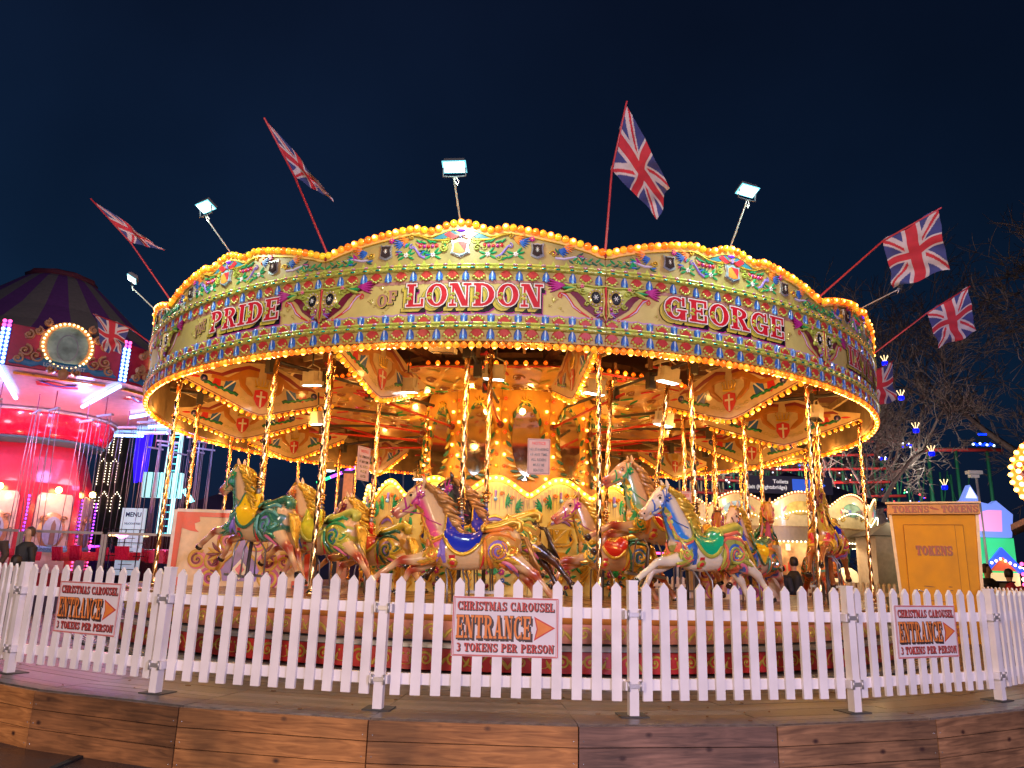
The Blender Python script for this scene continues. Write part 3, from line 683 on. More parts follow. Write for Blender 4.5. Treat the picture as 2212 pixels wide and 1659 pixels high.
for sg in (-1, 1):
    q = lambda x: sg * x; A0 = 0 if sg > 0 else pi
    for j in range(6): cv.leaf(q(.17), 2.03, A0 + sg * (1.2 - .55 * j), .12, .035, green, FP, .006, .03)
    for j in range(6): cv.leaf(q(.34), 1.97, A0 + sg * (.9 - .5 * j), .12, .035, green, FP, .006, .03)
    cv.scroll(q(.10), 2.13, .04, orange, FP, .022, 1.3, 0, sg, .006, .03); cv.scroll(q(.27), 2.06, .04, orange, FP, .022, 1.3, 0, sg, .006, .03)
    for j in range(6): cv.leaf(q(.44), 1.86 - .03 * j, A0 + pi + sg * (.5 + .25 * j) if j > 2 else A0 + pi - sg * .3 * j, .12, .035, green, FP, .006, .03)
    for j in range(7): cv.strip([(q(.50), 1.72 - .07 * j), (q(.45), 1.62 - .07 * j), (q(.36 + .012 * j), 1.58 - .07 * j)], [.02, .045, .012], gold, FP, .006, .03)
    cv.disc(q(.46), 1.50, .03, blue, FP, .03, .025, 10)
    cv.strip([(q(.28), 1.16), (q(.36), 1.22), (q(.43), 1.18), (q(.47), 1.25)], [.03, .05, .04, .015], gold, FP, .006, .03)
    for (x, y, a) in ((.10, 1.27, .9), (.16, 1.20, -.2), (.22, 1.16, .7), (.28, 1.08, -.8), (.30, 1.22, 1.4), (.36, 1.30, 1.5)): cv.leaf(q(x), y, (a if sg > 0 else pi - a), .13, .045, green, FP, .006, .03)
    for j in range(5): cv.strip([(q(.42), .70 + .1 * j), (q(.36), .78 + .09 * j), (q(.46), .92 + .06 * j), (q(.50), .98 + .06 * j)], [.015, .04, .035, .012], gold, FP, .006, .026)
    cv.flower(q(.13), .98, .055, magenta, gold, FP, .02); cv.flower(q(.15), .86, .04, blue, white, FP, .02); cv.disc(q(.10), .78, .035, dred, FP, .02, .03, 10); cv.disc(q(.16), .79, .03, orange, FP, .02, .03, 10)
    for (x, y, a) in ((.1, 1.05, 1.0), (.18, .92, .3), (.18, .84, -.4), (.08, .74, -1.0), (.2, 1.02, .6), (.04, 1.1, 1.3)): cv.leaf(q(x), y, (a if sg > 0 else pi - a), .11, .045, green if y > .9 else dkgreen, FP, .008, .02)
    cv.strip([(q(.0), 1.80), (q(.09), 1.775), (q(.18), 1.72), (q(.23), 1.66)], [.05, .035, .03, .02], gold, FP, .02, .02)
    cv.strip([(0, 1.755), (q(.09), 1.74), (q(.17), 1.69)], [.055, .055, .04], purple, FP, .012, .02)
    cv.strip([(q(.18), 1.63), (q(.16), 1.56), (q(.22), 1.48), (q(.16), 1.40), (q(.05), 1.37), (0, 1.38)], [.04, .03, .05, .04, .035, .03], gold, FP, .012, .03)
    cv.leaf(q(.19), 1.56, -pi / 2, .13, .06, navy, FP, .006, .02)
cv.poly([(-.14, 1.63), (.14, 1.63), (.13, 1.50), (.09, 1.42), (-.09, 1.42), (-.13, 1.50)][::-1], P('shield_mustard', (.55, .36, .04), .3, coat=.5), FP, .01, .02)
cv.strip([(-.12, 1.42), (.10, 1.63)], .035, cream, FP, .032, .004)
for a, b in ((-.09, 1.60), (-.05, 1.60), (-.07, 1.565)): cv.disc(a, b, .014, white, FP, .032, .006, 8)
cv.disc(0, .88, .055, gold, FP, .02, .05, 12, .07)
for j in range(7): cv.leaf(0, .94, pi / 2 + (j - 3) * .35, .14, .03, green, FP, .02, .03)
cv.flower(0, 1.12, .04, magenta, gold, FP, .02, 5)
cv.disc(0, 2.05, .035, ltblue, FP, .03, .04, 12); cv.strip([(0, 2.06), (0, 2.18)], [.03, .05], purple, FP, .02, .03)
cv.box((0, -(rp_ + .03), 1.24), (.13, .04, .10), gold)
cv_o = cv.build('carved_ornament', pn_o)
for k in range(1, 16):
    if abs((DMID[k] + 180) % 360 - 180) < 120: o = copy_tree(pn_o, carousel)
    else: o = pn_o.copy(); COL.objects.link(o)
    o.rotation_euler.z = rad(DMID[k])
pn_o.rotation_euler.z = rad(DMID[0])
m = MB(); m.lathe([(1.5, 2.10), (2.5, 2.10), (2.5, 2.06), (1.5, 2.06)], P('drum_top_amber', (.4, .2, .05), .6), 48, hollow=True); m.build('drum_top', carousel)
for k in range(16):
    if abs((DMID[k] + 180) % 360 - 180) > 130: continue
    M_ = Matrix.Rotation(rad(DMID[k]), 4, 'Z')
    for i in range(11):
        u = -hw * .95 + hw * 1.9 * i / 10; p = M_ @ Vector((u, -(rp_ + .03), arch(u) - .04)); d = M_ @ Vector((0, -1, 0))
        allb.ball(p, .024, BHOT, 8, 6)
    lamp('arch_glow', 'POINT', M_ @ Vector((0, -(rp_ + .22), 2.38)), 9, (1, .58, .10), .05, parent=carousel)

# ---- upper drum: mirrors
ru = 1.6 * cos(rad(15)); hu = 1.6 * sin(rad(15)) - .002
FU = lambda u, v, w=0: Vector((u, -(ru + w), v))
FT = lambda u, v, w=0: Vector((u, -(ru + w) + (v - 3.1) * .09, v))
mp = MB(); mp.add([FU(u, v, 0) for u, v in ((-hu, 1.9), (hu, 1.9), (hu, 4.05), (-hu, 4.05))], [(0, 1, 2, 3)], P('panel_amber', (.62, .30, .05), .65))
for j in range(20): a = j * pi / 10; mp.strip([(.22 * cos(a), 3.1 + .62 * sin(a)), (.36 * cos(a), 3.1 + .85 * sin(a))], [.012, .05], P('ray_orange', (.75, .30, .04), .7), FU, .001, .002)
mp_o = mp.build('mirror_panel', carousel)
mm = MB(); el = lambda k, w: [FT(k * .235 * cos(2 * pi * j / 28), 3.12 + k * .60 * sin(2 * pi * j / 28), w) for j in range(28)]
mm.add(el(1, .06), [tuple(range(28))], mirror); mm.build('oval_mirror', mp_o)
mf = MB()
for j in range(30):
    a = 2 * pi * j / 30; mf.leaf(.255 * cos(a), 3.12 + .62 * sin(a), a + pi / 2 * (1 if cos(a) > 0 else -1) + (.5 if cos(a) < 0 else -.5), .14, .062, (dkgreen, oldgold)[j % 2], FT, .064, .03)
for j in range(5): mf.leaf(0, 2.45, pi / 2 + (j - 2) * .6, .12, .04, dkgreen, FU, .02, .03); mf.leaf(0, 3.76, pi / 2 + (j - 2) * .6, .12, .04, gold, FU, .02, .03)
mf.build('leaf_frame', mp_o)
for k in range(12):
    o = mp_o if k == 0 else copy_tree(mp_o, carousel)
    o.rotation_euler.z = rad(JO[k])
    M_ = Matrix.Rotation(rad(JO[k]), 4, 'Z')
    if abs((JO[k] + 180) % 360 - 180) > 120: continue
    for i in range(9):
        for sg in (-1, 1):
            c = (BHOT, P('bulb_red_glass', (.9, .08, .02), .2, emit=.7, ecol=(1, .06, .01)), BAMB)[(i * 2 + (sg > 0)) % 3]
            p = M_ @ Vector((sg * hu * .86, -(ru + .03), 2.3 + .19 * i)); allb.ball(p, .03 if c is not BHOT else .026, c, 8, 6)
    lamp('mirror_glow', 'POINT', M_ @ Vector((0, -(ru + .35), 3.75)), 7, (1, .52, .12), .05, parent=carousel); lamp('mirror_glow', 'POINT', M_ @ Vector((hu, -(ru + .25), 2.7)), 5, (1, .47, .10), .05, parent=carousel)
for k in range(12):
    M_ = Matrix.Rotation(rad(MID[k]), 4, 'Z')
    for i in range(13): bulb(allb, M_ @ Vector((-.84 + .14 * i, -3.72, 3.86)), (0, 0, -1), .036, 3 if i % 3 == 1 else 0)
    if abs((MID[k] + 180) % 360 - 180) < 100: lamp('inner_row_glow', 'POINT', M_ @ Vector((0, -3.9, 3.78)), 7, WARM, .05, parent=carousel)
allb.build('remaining_bulbs', carousel, kind='stuff')

# ---- twisted brass rods at the joints
def twist_pole(mb, z0, z1, r, n=12, pitch=.30, mat=brass, c=(0, 0), starts=3):
    N = int((z1 - z0) / .022); rings = []
    for i in range(N + 1):
        z = z0 + (z1 - z0) * i / N; t = 2 * pi * z / pitch
        rings.append([(c[0] + r * (1 + .26 * cos(starts * (2 * pi * k / n) - t * 1)) * cos(2 * pi * k / n), c[1] + r * (1 + .26 * cos(starts * (2 * pi * k / n) - t)) * sin(2 * pi * k / n), z) for k in range(n)])
    mb.loft(rings, mat)
rd = MB(); twist_pole(rd, .68, 3.42, .026, pitch=.20)
for z in (3.42, .68): rd.lathe([(.02, z), (.045, z + .01), (.05, z + .04), (.035, z + .07), (.02, z + .08)], brass, 12)
rd_o = rd.build('brass_rod', carousel, pol(5.98, JO[0]))
for k in range(1, 12):
    o = rd_o.copy(); COL.objects.link(o); o.location = pol(5.98, JO[k])

# ---- white floodlights hanging beneath the canopy
fh = P('floodlight_cream_casing', (.62, .52, .40), .45); fl = MB()
fl.box((0, 0, .05), (.24, .15, .14), fh); fl.box((0, 0, -.045), (.30, .17, .055), fh); fl.tube([(-.13, 0, .0), (-.15, 0, .16), (0, 0, .22), (.15, 0, .16), (.13, 0, .0)], .010, fh, 6)
fl.tube([(0, 0, .2), (0, 0, .42)], .012, dsteel, 6)
fl_o = fl.build('floodlight', carousel)
ln = MB(); ln.box((0, 0, -.078), (.25, .13, .006), WLED); ln.build('lens', fl_o)
FLO = [(-35.7, 4.75, 3.50, 1), (-8, 5.75, 3.50, 0), (24.3, 4.95, 3.52, 1), (54.3, 5.5, 3.35, 0), (-20, 4.2, 3.42, 1), (-50, 3.9, 3.2, 1), (-3, 4.5, 3.5, 1), (15, 4.3, 3.42, 1), (35, 3.9, 3.2, 1), (84, 5.3, 3.4, 0), (150, 5.2, 3.2, 1), (205, 5.3, 3.2, 1), (230, 5.5, 3.2, 1)]
for i, (ph, r, z, on) in enumerate(FLO):
    o = fl_o if i == 0 else copy_tree(fl_o, carousel); o.location = pol(r, ph, z); o.rotation_euler = (.12, .08, rad(ph))
    if on: lamp('white_flood', 'SPOT', pol(r, ph, z - .1), 15, (.85, .95, 1), .1, pol(r, ph, 0), 2.6, parent=carousel)
    else:
        for c in o.children: c.data = c.data.copy(); c.data.materials[0] = P('unlit_lens', (.12, .12, .14), .1)
# ================================================================== HORSES
BODYF = [(.36, .10, .05, .07), (.33, .09, .11, .14), (.26, .07, .155, .19), (.12, .03, .175, .205), (-.05, .0, .17, .19), (-.25, .0, .16, .175), (-.40, .045, .175, .195), (-.54, .075, .17, .20), (-.64, .085, .125, .16), (-.69, .085, .06, .08)]
def ringx(x, z, ry, rz, n=18): return [(x, ry * cos(2 * pi * k / n), z + rz * sin(2 * pi * k / n)) for k in range(n)]
hb = MB(); dm = None
BODYF = [(x, z, ry * 1.08, rz * 1.10) for x, z, ry, rz in BODYF]
hb.loft([ringx(*b) for b in BODYF], cream)
def hchain(pts):
    P3 = [Vector((p[0], p[1], p[2])) for p in pts]
    hb.tube(P3, [p[3] for p in pts], cream, 12, rr=[p[4] if len(p) > 4 else p[3] for p in pts], up=(0, 1, 0))
NECK = [(.10, .06, .13, .18), (.20, .20, .115, .18), (.285, .34, .095, .155), (.345, .47, .082, .135), (.395, .58, .070, .115), (.44, .66, .056, .085)]
hchain([(x, 0, z, a, b) for x, z, a, b in NECK])
def hd_(L_, k=1.17): return [((p[0] - .44) * k + .44, p[1] * k, (p[2] - .68) * k + .68) + tuple(q * k for q in p[3:]) for p in L_]
hchain(hd_([(.425, 0, .69, .05, .055), (.47, 0, .665, .062, .085), (.53, 0, .615, .062, .085), (.60, 0, .555, .048, .062), (.665, 0, .50, .038, .045), (.715, 0, .462, .040, .046), (.742, 0, .44, .03, .034)]))
hchain(hd_([(.50, 0, .57, .052, .075), (.545, 0, .525, .045, .05), (.61, 0, .465, .026, .03), (.67, 0, .418, .024, .022), (.70, 0, .402, .018, .014)]))
for sg in (-1, 1):
    hchain([(.425, sg * .03, .73, .02), (.432, sg * .04, .765, .026), (.445, sg * .047, .80, .022), (.46, sg * .05, .845, .006)])
    hb.ball((.569, sg * .061, .612), .026, cream, 8, 6); hb.ball((.528, sg * .038, .545), .058, cream, 8, 6)
    hb.ball((-.50, sg * .07, .03), .145, cream, 12, 8, sc=(1.1, .8, 1.15)); hb.ball((.20, sg * .07, -.0), .12, cream, 12, 8, sc=(1, .75, 1.2))
LEGS = [[(.20, .085, -.02, .10), (.36, .095, -.075, .075), (.50, .10, -.10, .053), (.61, .10, -.105, .046), (.66, .10, -.12, .038), (.76, .10, -.19, .030), (.85, .10, -.25, .033), (.90, .10, -.285, .029)],
        [(.20, -.085, -.02, .10), (.34, -.095, -.115, .07), (.46, -.10, -.175, .05), (.54, -.10, -.195, .046), (.58, -.10, -.22, .037), (.62, -.10, -.31, .029), (.66, -.10, -.375, .032), (.69, -.10, -.41, .028)],
        [(-.50, .085, .0, .13), (-.60, .095, -.06, .105), (-.70, .10, -.12, .068), (-.80, .10, -.19, .050), (-.855, .10, -.225, .050), (-.90, .10, -.28, .034), (-.975, .10, -.37, .030), (-1.02, .10, -.42, .035), (-1.045, .10, -.455, .030)],
        [(-.50, -.085, .0, .13), (-.58, -.095, -.09, .10), (-.66, -.10, -.17, .066), (-.73, -.10, -.255, .048), (-.775, -.10, -.30, .048), (-.81, -.10, -.36, .033), (-.86, -.10, -.46, .029), (-.90, -.10, -.515, .034), (-.92, -.10, -.55, .029)]]
HOOF = [((.90, .10, -.285), (.965, .10, -.345)), ((.69, -.10, -.41), (.74, -.10, -.475)), ((-1.045, .10, -.455), (-1.095, .10, -.53)), ((-.92, -.10, -.55), (-.96, -.10, -.63))]
for L_ in LEGS: hchain([(a, b, c, r * (1.16 if i > 1 else 1.03)) for i, (a, b, c, r) in enumerate(L_)])
for a, b in HOOF: hchain([(*a, .03), (*[(p + q) / 2 for p, q in zip(a, b)], .045), (*b, .054)])
hbody = remesh(hb, .0125, 5, 'horse_body')
KN = [Vector(L_[3][:3]) for L_ in LEGS[:2]] + [Vector(L_[4][:3]) for L_ in LEGS[2:]]; FE = [Vector(L_[-2][:3]) for L_ in LEGS]
hbody.color_attributes.new('paint', 'FLOAT_COLOR', 'POINT'); hbody.color_attributes.new('patch', 'FLOAT_COLOR', 'POINT'); att = hbody.color_attributes['paint']; att2 = hbody.color_attributes['patch']; sms = lambda a, b, x: (lambda t: t * t * (3 - 2 * t))(max(0, min(1, (x - a) / (b - a))))
NK = [Vector((x, 0, z)) for x, z, a, b in NECK]
def neckmask(c):
    best = 9; s = 0
    for i in range(len(NK) - 1):
        a, b = NK[i], NK[i + 1]; d = b - a; p = Vector((c.x, 0, c.z)) - a; t = max(0, min(1, p.dot(d) / d.dot(d))); q = p - d * t
        if q.length < best: best = q.length; s = q.x * d.z - q.z * d.x; ok = i + t
    return (1 - sms(.15, .18, best)) * sms(.25, .5, ok) * sms(-.0, .008, s) * (1 - sms(4.5, 4.7, ok))
for i, v in enumerate(hbody.vertices):
    c = v.co; kn = min((c - k).length for k in KN); fe = min((c - k).length for k in FE)
    r = max(1 - sms(.04, .15, kn), .55 * (1 - sms(.03, .11, fe)))
    h = 0
    for a, b in HOOF:
        A, B = Vector(a), Vector(b); d = (B - A); t = (c - A).dot(d) / d.dot(d)
        if (c - A).length < .14: h = max(h, sms(.32, .42, t))
    mz = 1 - sms(.05, .17, (c - Vector((.79, 0, .40))).length)
    att.data[i].color = (r, h, mz, neckmask(c))
    m2 = 0
    for (cx_, cz_, rx_, rz_, lob) in ((-.47, .03, .23, .21, 9), (.25, -.01, .13, .15, 7)):
        dx_, dz_ = (c.x - cx_) / rx_, (c.z - cz_) / rz_; q_ = hypot(dx_, dz_) * (1 + .10 * sin(lob * atan2(dz_, dx_)))
        m2 = max(m2, 1 - sms(.94, 1.0, q_))
    att2.data[i].color = (m2 * (1 if c.z > -.2 else 0), sms(.80, .86, q_) * m2, 0, 1)
bvh = BVHTree.FromPolygons([v.co for v in hbody.vertices], [tuple(p.vertices) for p in hbody.polygons])
def hside(sd):
    def f(u, v, w=0):
        h = bvh.ray_cast(Vector((u, sd * 1.0, v)), Vector((0, -sd, 0)))
        if h[0] is None or abs(h[0].y) < .02:
            h = bvh.find_nearest(Vector((u, sd * .15, v)))
            return h[0] + Vector((0, sd, 0)) * w
        n = h[1] if h[1].y * sd > 0 else -h[1]
        return h[0] + n * w
    return f
_hm = {}
def horse_mat(base, knee=(.36, .035, .015), panel=None, muzzle=(.45, .10, .07), orn=(.55, .30, .05)):
    key = (base, knee, panel, muzzle, orn)
    if key in _hm: return _hm[key]
    m = bpy.data.materials.new('horse_paint'); m.use_nodes = True; n = m.node_tree.nodes; L = m.node_tree.links; b = n['Principled BSDF']; _hm[key] = m
    b.inputs['Roughness'].default_value = .22; b.inputs['Coat Weight'].default_value = .9; b.inputs['Coat Roughness'].default_value = .06
    at = n.new('ShaderNodeAttribute'); at.attribute_name = 'paint'; sp = n.new('ShaderNodeSeparateColor'); L.new(at.outputs['Color'], sp.inputs[0])
    no = n.new('ShaderNodeTexNoise'); no.inputs['Scale'].default_value = 7; no.inputs['Detail'].default_value = 6; tc_ = n.new('ShaderNodeTexCoord'); L.new(tc_.outputs['Object'], no.inputs[0])
    prev = n.new('ShaderNodeMix'); prev.data_type = 'RGBA'; L.new(no.outputs['Fac'], prev.inputs[0]); prev.inputs[6].default_value = (*[x * .82 for x in base], 1); prev.inputs[7].default_value = (*[min(1, x * 1.12) for x in base], 1)
    def mix(sock, col, prev):
        q = n.new('ShaderNodeMix'); q.data_type = 'RGBA'; L.new(sock, q.inputs[0]); L.new(prev.outputs[2], q.inputs[6]); q.inputs[7].default_value = (*col, 1); return q
    a2 = n.new('ShaderNodeAttribute'); a2.attribute_name = 'patch'; s2 = n.new('ShaderNodeSeparateColor'); L.new(a2.outputs['Color'], s2.inputs[0])
    if orn: prev = mix(s2.outputs[0], orn, prev)
    if panel: prev = mix(at.outputs['Alpha'], panel, prev)
    prev = mix(sp.outputs[0], knee, prev); prev = mix(sp.outputs[2], muzzle, prev); prev = mix(sp.outputs[1], (.012, .01, .01), prev)
    L.new(prev.outputs[2], b.inputs['Base Color']); return m

# saddle
def hrad(x, th, w=0, zc=.02):
    d = Vector((0, sin(th), cos(th))); o = Vector((x, 0, zc)) + d * .6
    h = bvh.ray_cast(o, -d); p = h[0] if h[0] else Vector((x, 0, zc)) + d * .18
    return p + d * w
SX0, SX1 = .15, -.27
def smax(x):
    t = (x - SX1) / (SX0 - SX1); return rad(38 + 66 * max(0, sin(pi * min(1, max(0, t * .98 + .01)))) ** .55)
def strad(x, th):  # seat rises at pommel and cantle
    t = (x - SX1) / (SX0 - SX1); up = (.10 * max(0, 1 - t * 3.2) ** 1.4 + .045 * max(0, t - .8) * 5) * max(0, cos(min(pi / 2, abs(th) * 1.1)))
    return up + .014
s_ = MB(); NX, NT = 22, 22; vs = []
for i in range(NX + 1):
    x = SX1 + (SX0 - SX1) * i / NX; tm = smax(x)
    for j in range(NT + 1): th = -tm + 2 * tm * j / NT; vs.append(hrad(x, th, strad(x, th)))
s_.add(vs, [(i * (NT + 1) + j, i * (NT + 1) + j + 1, (i + 1) * (NT + 1) + j + 1, (i + 1) * (NT + 1) + j) for i in range(NX) for j in range(NT)], blue, None, True)
sad_me = s_
tr_ = MB()
for sd in (-1, 1):
    pth = [hrad(SX1 + (SX0 - SX1) * i / 26, sd * smax(SX1 + (SX0 - SX1) * i / 26), .018) for i in range(27)]
    tr_.tube(pth, .014, gold, 6, rr=[.024] * 27, up=(0, 1, 0))
tr_.tube([hrad(SX1, rad(a), .10 * max(0, cos(rad(a) * 1.1)) + .015) for a in range(-40, 41, 8)], .016, gold, 6); tr_.tube([hrad(SX0, rad(a), .05 * max(0, cos(rad(a) * 1.1)) + .012) for a in range(-40, 41, 8)], .012, gold, 6)
# sweeping gold scroll behind the saddle
tr_.tube([(-.24, 0, .26), (-.34, 0, .265), (-.44, 0, .285), (-.53, 0, .32), (-.61, 0, .345), (-.67, 0, .32), (-.67, 0, .25), (-.62, 0, .235), (-.60, 0, .27)], [.04, .055, .062, .06, .055, .046, .036, .026, .016], gold, 10, rr=[.12, .12, .11, .10, .09, .08, .065, .055, .05], up=(0, 0, 1))
for sd in (-1, 1): tr_.tube([(-.28, sd * .11, .22), (-.42, sd * .12, .24), (-.54, sd * .11, .27), (-.60, sd * .09, .25), (-.585, sd * .09, .215), (-.55, sd * .10, .225)], [.012, .022, .024, .02, .014, .008], lime, 8)
# ornament, both flanks: slots gold / accent 1 / accent 2 / red belt
ORN = []
A1, A2 = orange, purple
for sd in (-1, 1):
    orn = MB(); ORN.append(orn); f = hside(sd); t = .016
    orn.mi(gold); orn.mi(A1); orn.mi(A2)
    orn.disc(-.455, .015, .115, A2, f, .002, .008, 18, dome=False)
    orn.scroll(-.455, .015, .135, gold, f, .042, 1.8, pi / 2, 1, .004, t, n=30); orn.scroll(-.60, .03, .07, gold, f, .03, 1.5, 0, -1, .004, t, n=20); orn.disc(-.60, .03, .045, A1, f, .002, .007, 12, dome=False)
    orn.scroll(-.455, .015, .095, A1, f, .02, 1.5, pi / 2 + .4, 1, .008, t, n=22)
    orn.strip([(-.30, .14), (-.36, .19), (-.46, .20), (-.56, .18), (-.63, .13)], [.02, .04, .045, .04, .015], A1, f, .004, t)
    for i, (x, z, a, L_, c) in enumerate([(-.31, -.02, -pi / 2 - .1, .15, gold), (-.34, -.05, -pi / 2 - .35, .16, A1), (-.30, -.03, -pi / 2 + .25, .15, red), (-.40, -.10, -2.3, .13, gold), (-.47, -.11, -2.5, .18, A1), (-.50, -.09, -2.75, .20, pink), (-.53, -.06, -2.9, .18, gold), (-.55, -.11, -2.45, .18, A2), (-.28, .06, -pi / 2, .2, gold), (-.30, .12, -pi / 2 - .2, .2, A1)]):
        orn.leaf(x, z, a, L_, .045, c, f, .006 + .001 * i, t, .3)
    # shoulder scroll, chest collar
    orn.disc(.27, -.02, .06, A1, f, .003, .008, 14, dome=False); orn.scroll(.27, -.02, .078, gold, f, .03, 1.6, 0, -1, .005, t, n=20)
    for i, (x, z, a, L_) in enumerate([(.20, -.06, -.5, .22), (.24, -.09, -.25, .2), (.18, .05, -1.4, .16), (.31, .05, -1.2, .14), (.33, .12, -1.6, .16)]): orn.leaf(x, z, a, L_, .042, (A1, gold, A2, gold, A1)[i], f, .008, t, .3)
    orn.strip([(.10, .25), (.17, .16), (.26, .13), (.34, .16), (.37, .22)], [.03, .045, .04, .035, .015], gold, f, .006, t)
    orn.strip([(.13, .215), (.19, .13), (.27, .095), (.35, .12)], [.02, .03, .03, .02], A1, f, .006, t)
    orn.strip([(.175, .17), (.165, .06), (.16, -.04), (.14, -.12)], [.05, .07, .06, .04], A2, f, .003, .007)
    # breast leaves up the throat
    for j in range(9):
        a, b = NK[0].lerp(NK[-1], .12 + .085 * j), .0
        orn.leaf(.27 + .028 * j, .06 + .055 * j, -pi / 2 - .3, .12, .035, (gold, A1)[j % 2], f, .006, .012, -.6, 4)
    # girth and buckle
    orn.strip([(.055, -.04), (.05, -.11), (.045, -.165)], .07, red, f, .003, .006); orn.disc(.05, -.115, .06, gold, f, .006, .012, 12, .045); orn.disc(.05, -.115, .035, red, f, .014, .008, 10, .026)
# bridle
br = MB(); hs_ = lambda P_, k=1.17: [((a - .44) * k + .44, (b - .68) * k + .68) for a, b in P_]
for sd in (-1, 1):
    f = hside(sd)
    br.strip(hs_([(.455, .72), (.475, .64), (.52, .56), (.58, .50), (.64, .47)]), .02, magenta, f, .004, .008)
    br.strip(hs_([(.62, .60), (.605, .55), (.595, .49)]), .022, magenta, f, .004, .008); br.strip(hs_([(.505, .70), (.49, .62), (.47, .54), (.49, .50)]), .02, magenta, f, .004, .008)
    br.flower(.455, .62, .05, magenta, gold, f, .014, 6, .02); br.disc(.563, .505, .022, gold, f, .012, .01, 4); br.disc(.68, .432, .02, gold, f, .01, .012, 8)
    br.strip([(.675, .43), (.52, .39), (.34, .34), (.20, .28)], .012, magenta, f, .02, .006)
ey = MB()
for sd in (-1, 1): ey.ball((.572, sd * .073, .612), .018, black, 8, 6); ey.ball((.770, sd * .039, .425), .012, black, 8, 6); ey.strip([(.545, .64), (.572, .645), (.598, .624)], .008, lionln, hside(sd), .006, .006)
ey.tube([(.785, -.03, .374), (.803, 0, .372), (.785, .03, .374)], .008, white, 6)
mn = MB(); rr_ = random.Random(3)
CR = [(.435, .745), (.395, .72), (.345, .66), (.295, .585), (.245, .50), (.19, .41), (.13, .32), (.07, .245)]
for sd in (-1, 1):
    for k in range(17):
        t = k / 16 * 6.6; i = int(t); fr = t - i; a, b = CR[i], CR[min(7, i + 1)]; x, z = a[0] + (b[0] - a[0]) * fr, a[1] + (b[1] - a[1]) * fr
        pts = []; L_ = .17 + .06 * sin(k * 1.7) + .03 * (k % 3)
        for j in range(8):
            q = j / 7; pts.append(Vector((x - .03 - L_ * q * (.45 + .5 * q) + .015 * sin(q * 7 + k), sd * (.022 + .045 * sin(q * pi * .8) + .006 * (k % 3)), z + .0 - L_ * (.75 * q - .28 * q * q) + .012 * sin(q * 8 + k * 2))))
        mn.tube(pts, [.014 + .022 * sin(pi * min(1, q_ / 7 * .8 + .12)) if q_ < 7 else .004 for q_ in range(8)], oldgold, 6, rr=[.02, .024, .024, .022, .02, .016, .012, .003])
mn.tube([(x - .01, 0, z) for x, z in CR], [.03, .04, .045, .045, .045, .04, .035, .02], oldgold, 8)
for j in range(4): mn.tube([(.445, .02 * (j - 1.5), .755), (.49, .025 * (j - 1.5), .75), (.53, .03 * (j - 1.5), .70), (.55, .02 * (j - 1.5), .66)], [.016, .02, .014, .004], oldgold, 6)
tl = MB()
for j in range(6): tl.tube([(-.67, .012 * (j - 2.5), .17), (-.74, .016 * (j - 2.5), .16), (-.80, .02 * (j - 2.5), .06 - .01 * j), (-.79 - .012 * j, .022 * (j - 2.5), -.08), (-.83 - .02 * j, .02 * (j - 2.5), -.22)], [.02, .026, .026, .02, .004], oldgold, 6)
pl = MB(); twist_pole(pl, .50, 2.35, .030, pitch=.24)
pl.lathe([(.02, .46), (.05, .465), (.052, .475), (.03, .49), (.045, .51), (.05, .53), (.045, .55), (.032, .565), (.06, .575), (.062, .585), (.03, .60)], brass, 14)
pl.lathe([(.028, .38), (.028, .47)], steel, 12); pl.lathe([(.022, 2.33), (.05, 2.34), (.05, 2.38), (.03, 2.42), (.045, 2.46), (.02, 2.48)], brass, 12)
sk = MB(); sk.lathe([(.036, .17), (.036, .39), (.02, .395)], blue, 14)
lo = MB(); lo.lathe([(.024, -1.25), (.024, -.15)], dsteel, 10)
ft = MB()
for x in (-.09, .10): ft.tube([(x + .03, .0, -.17), (x + .03, .10, -.20), (x, .16, -.30), (x - .015, .17, -.60)], .011, steel, 6); ft.tube([(x + .03, .0, -.17), (x + .03, -.10, -.20), (x, -.16, -.30), (x - .015, -.17, -.60)], .011, steel, 6)
for sd in (-1, 1): ft.box((.0, sd * .17, -.61), (.36, .07, .03), steel)

HORSE = empty('carousel_horse')
ob = bpy.data.objects.new('body', hbody); COL.objects.link(ob); ob.parent = HORSE; hbody.materials.append(horse_mat((.72, .58, .42)))
parts = dict(saddle=sad_me.build('saddle', HORSE), saddle_trim=tr_.build('saddle_trim', HORSE), carving=[q_.build('carving', HORSE) for q_ in ORN], bridle=br.build('bridle', HORSE), eyes=ey.build('face_detail', HORSE), mane=mn.build('mane', HORSE), tail=tl.build('tail', HORSE), pole=pl.build('pole', HORSE), socket=sk.build('pole_sleeve', HORSE), lower=lo.build('lower_pole', HORSE), foot=ft.build('foot_rest', HORSE))
def horse(ph, r, z, label, skin, sad, accents, mane_m, tail_m=None, bri=magenta, scale=1, dphi=0, first=False, panel=None, knee=(.36, .035, .015), muz=(.45, .10, .07), pitch=0, orn=(.55, .30, .05)):
    h = HORSE if first else copy_tree(HORSE)
    a = rad(ph); h.location = pol(r, ph, z); h.rotation_euler = (0, pitch, atan2(-sin(a), -cos(a)) + dphi); h.scale = (scale,) * 3
    tag(h, label, 'carousel horse', 'galloping horses on the carousel')
    M_ = {'body': [horse_mat(skin, knee, panel, muz, orn)], 'saddle': [sad], 'pole_sleeve': [sad], 'mane': [mane_m], 'tail': [tail_m or mane_m], 'bridle': [bri, gold]}
    for c in h.children:
        base = c.name.split('.')[0]
        ov = M_.get(base)
        if base == 'carving': ov = [accents[0] if m_ is gold else accents[1] if m_ is A1 else accents[2] if m_ is A2 else None for m_ in c.data.materials]
        if base == 'saddle_trim': ov = [accents[0], accents[1]]
        if ov:
            for i, mt in enumerate(ov):
                if mt and i < len(c.material_slots): c.material_slots[i].link = 'OBJECT'; c.material_slots[i].material = mt
    return h
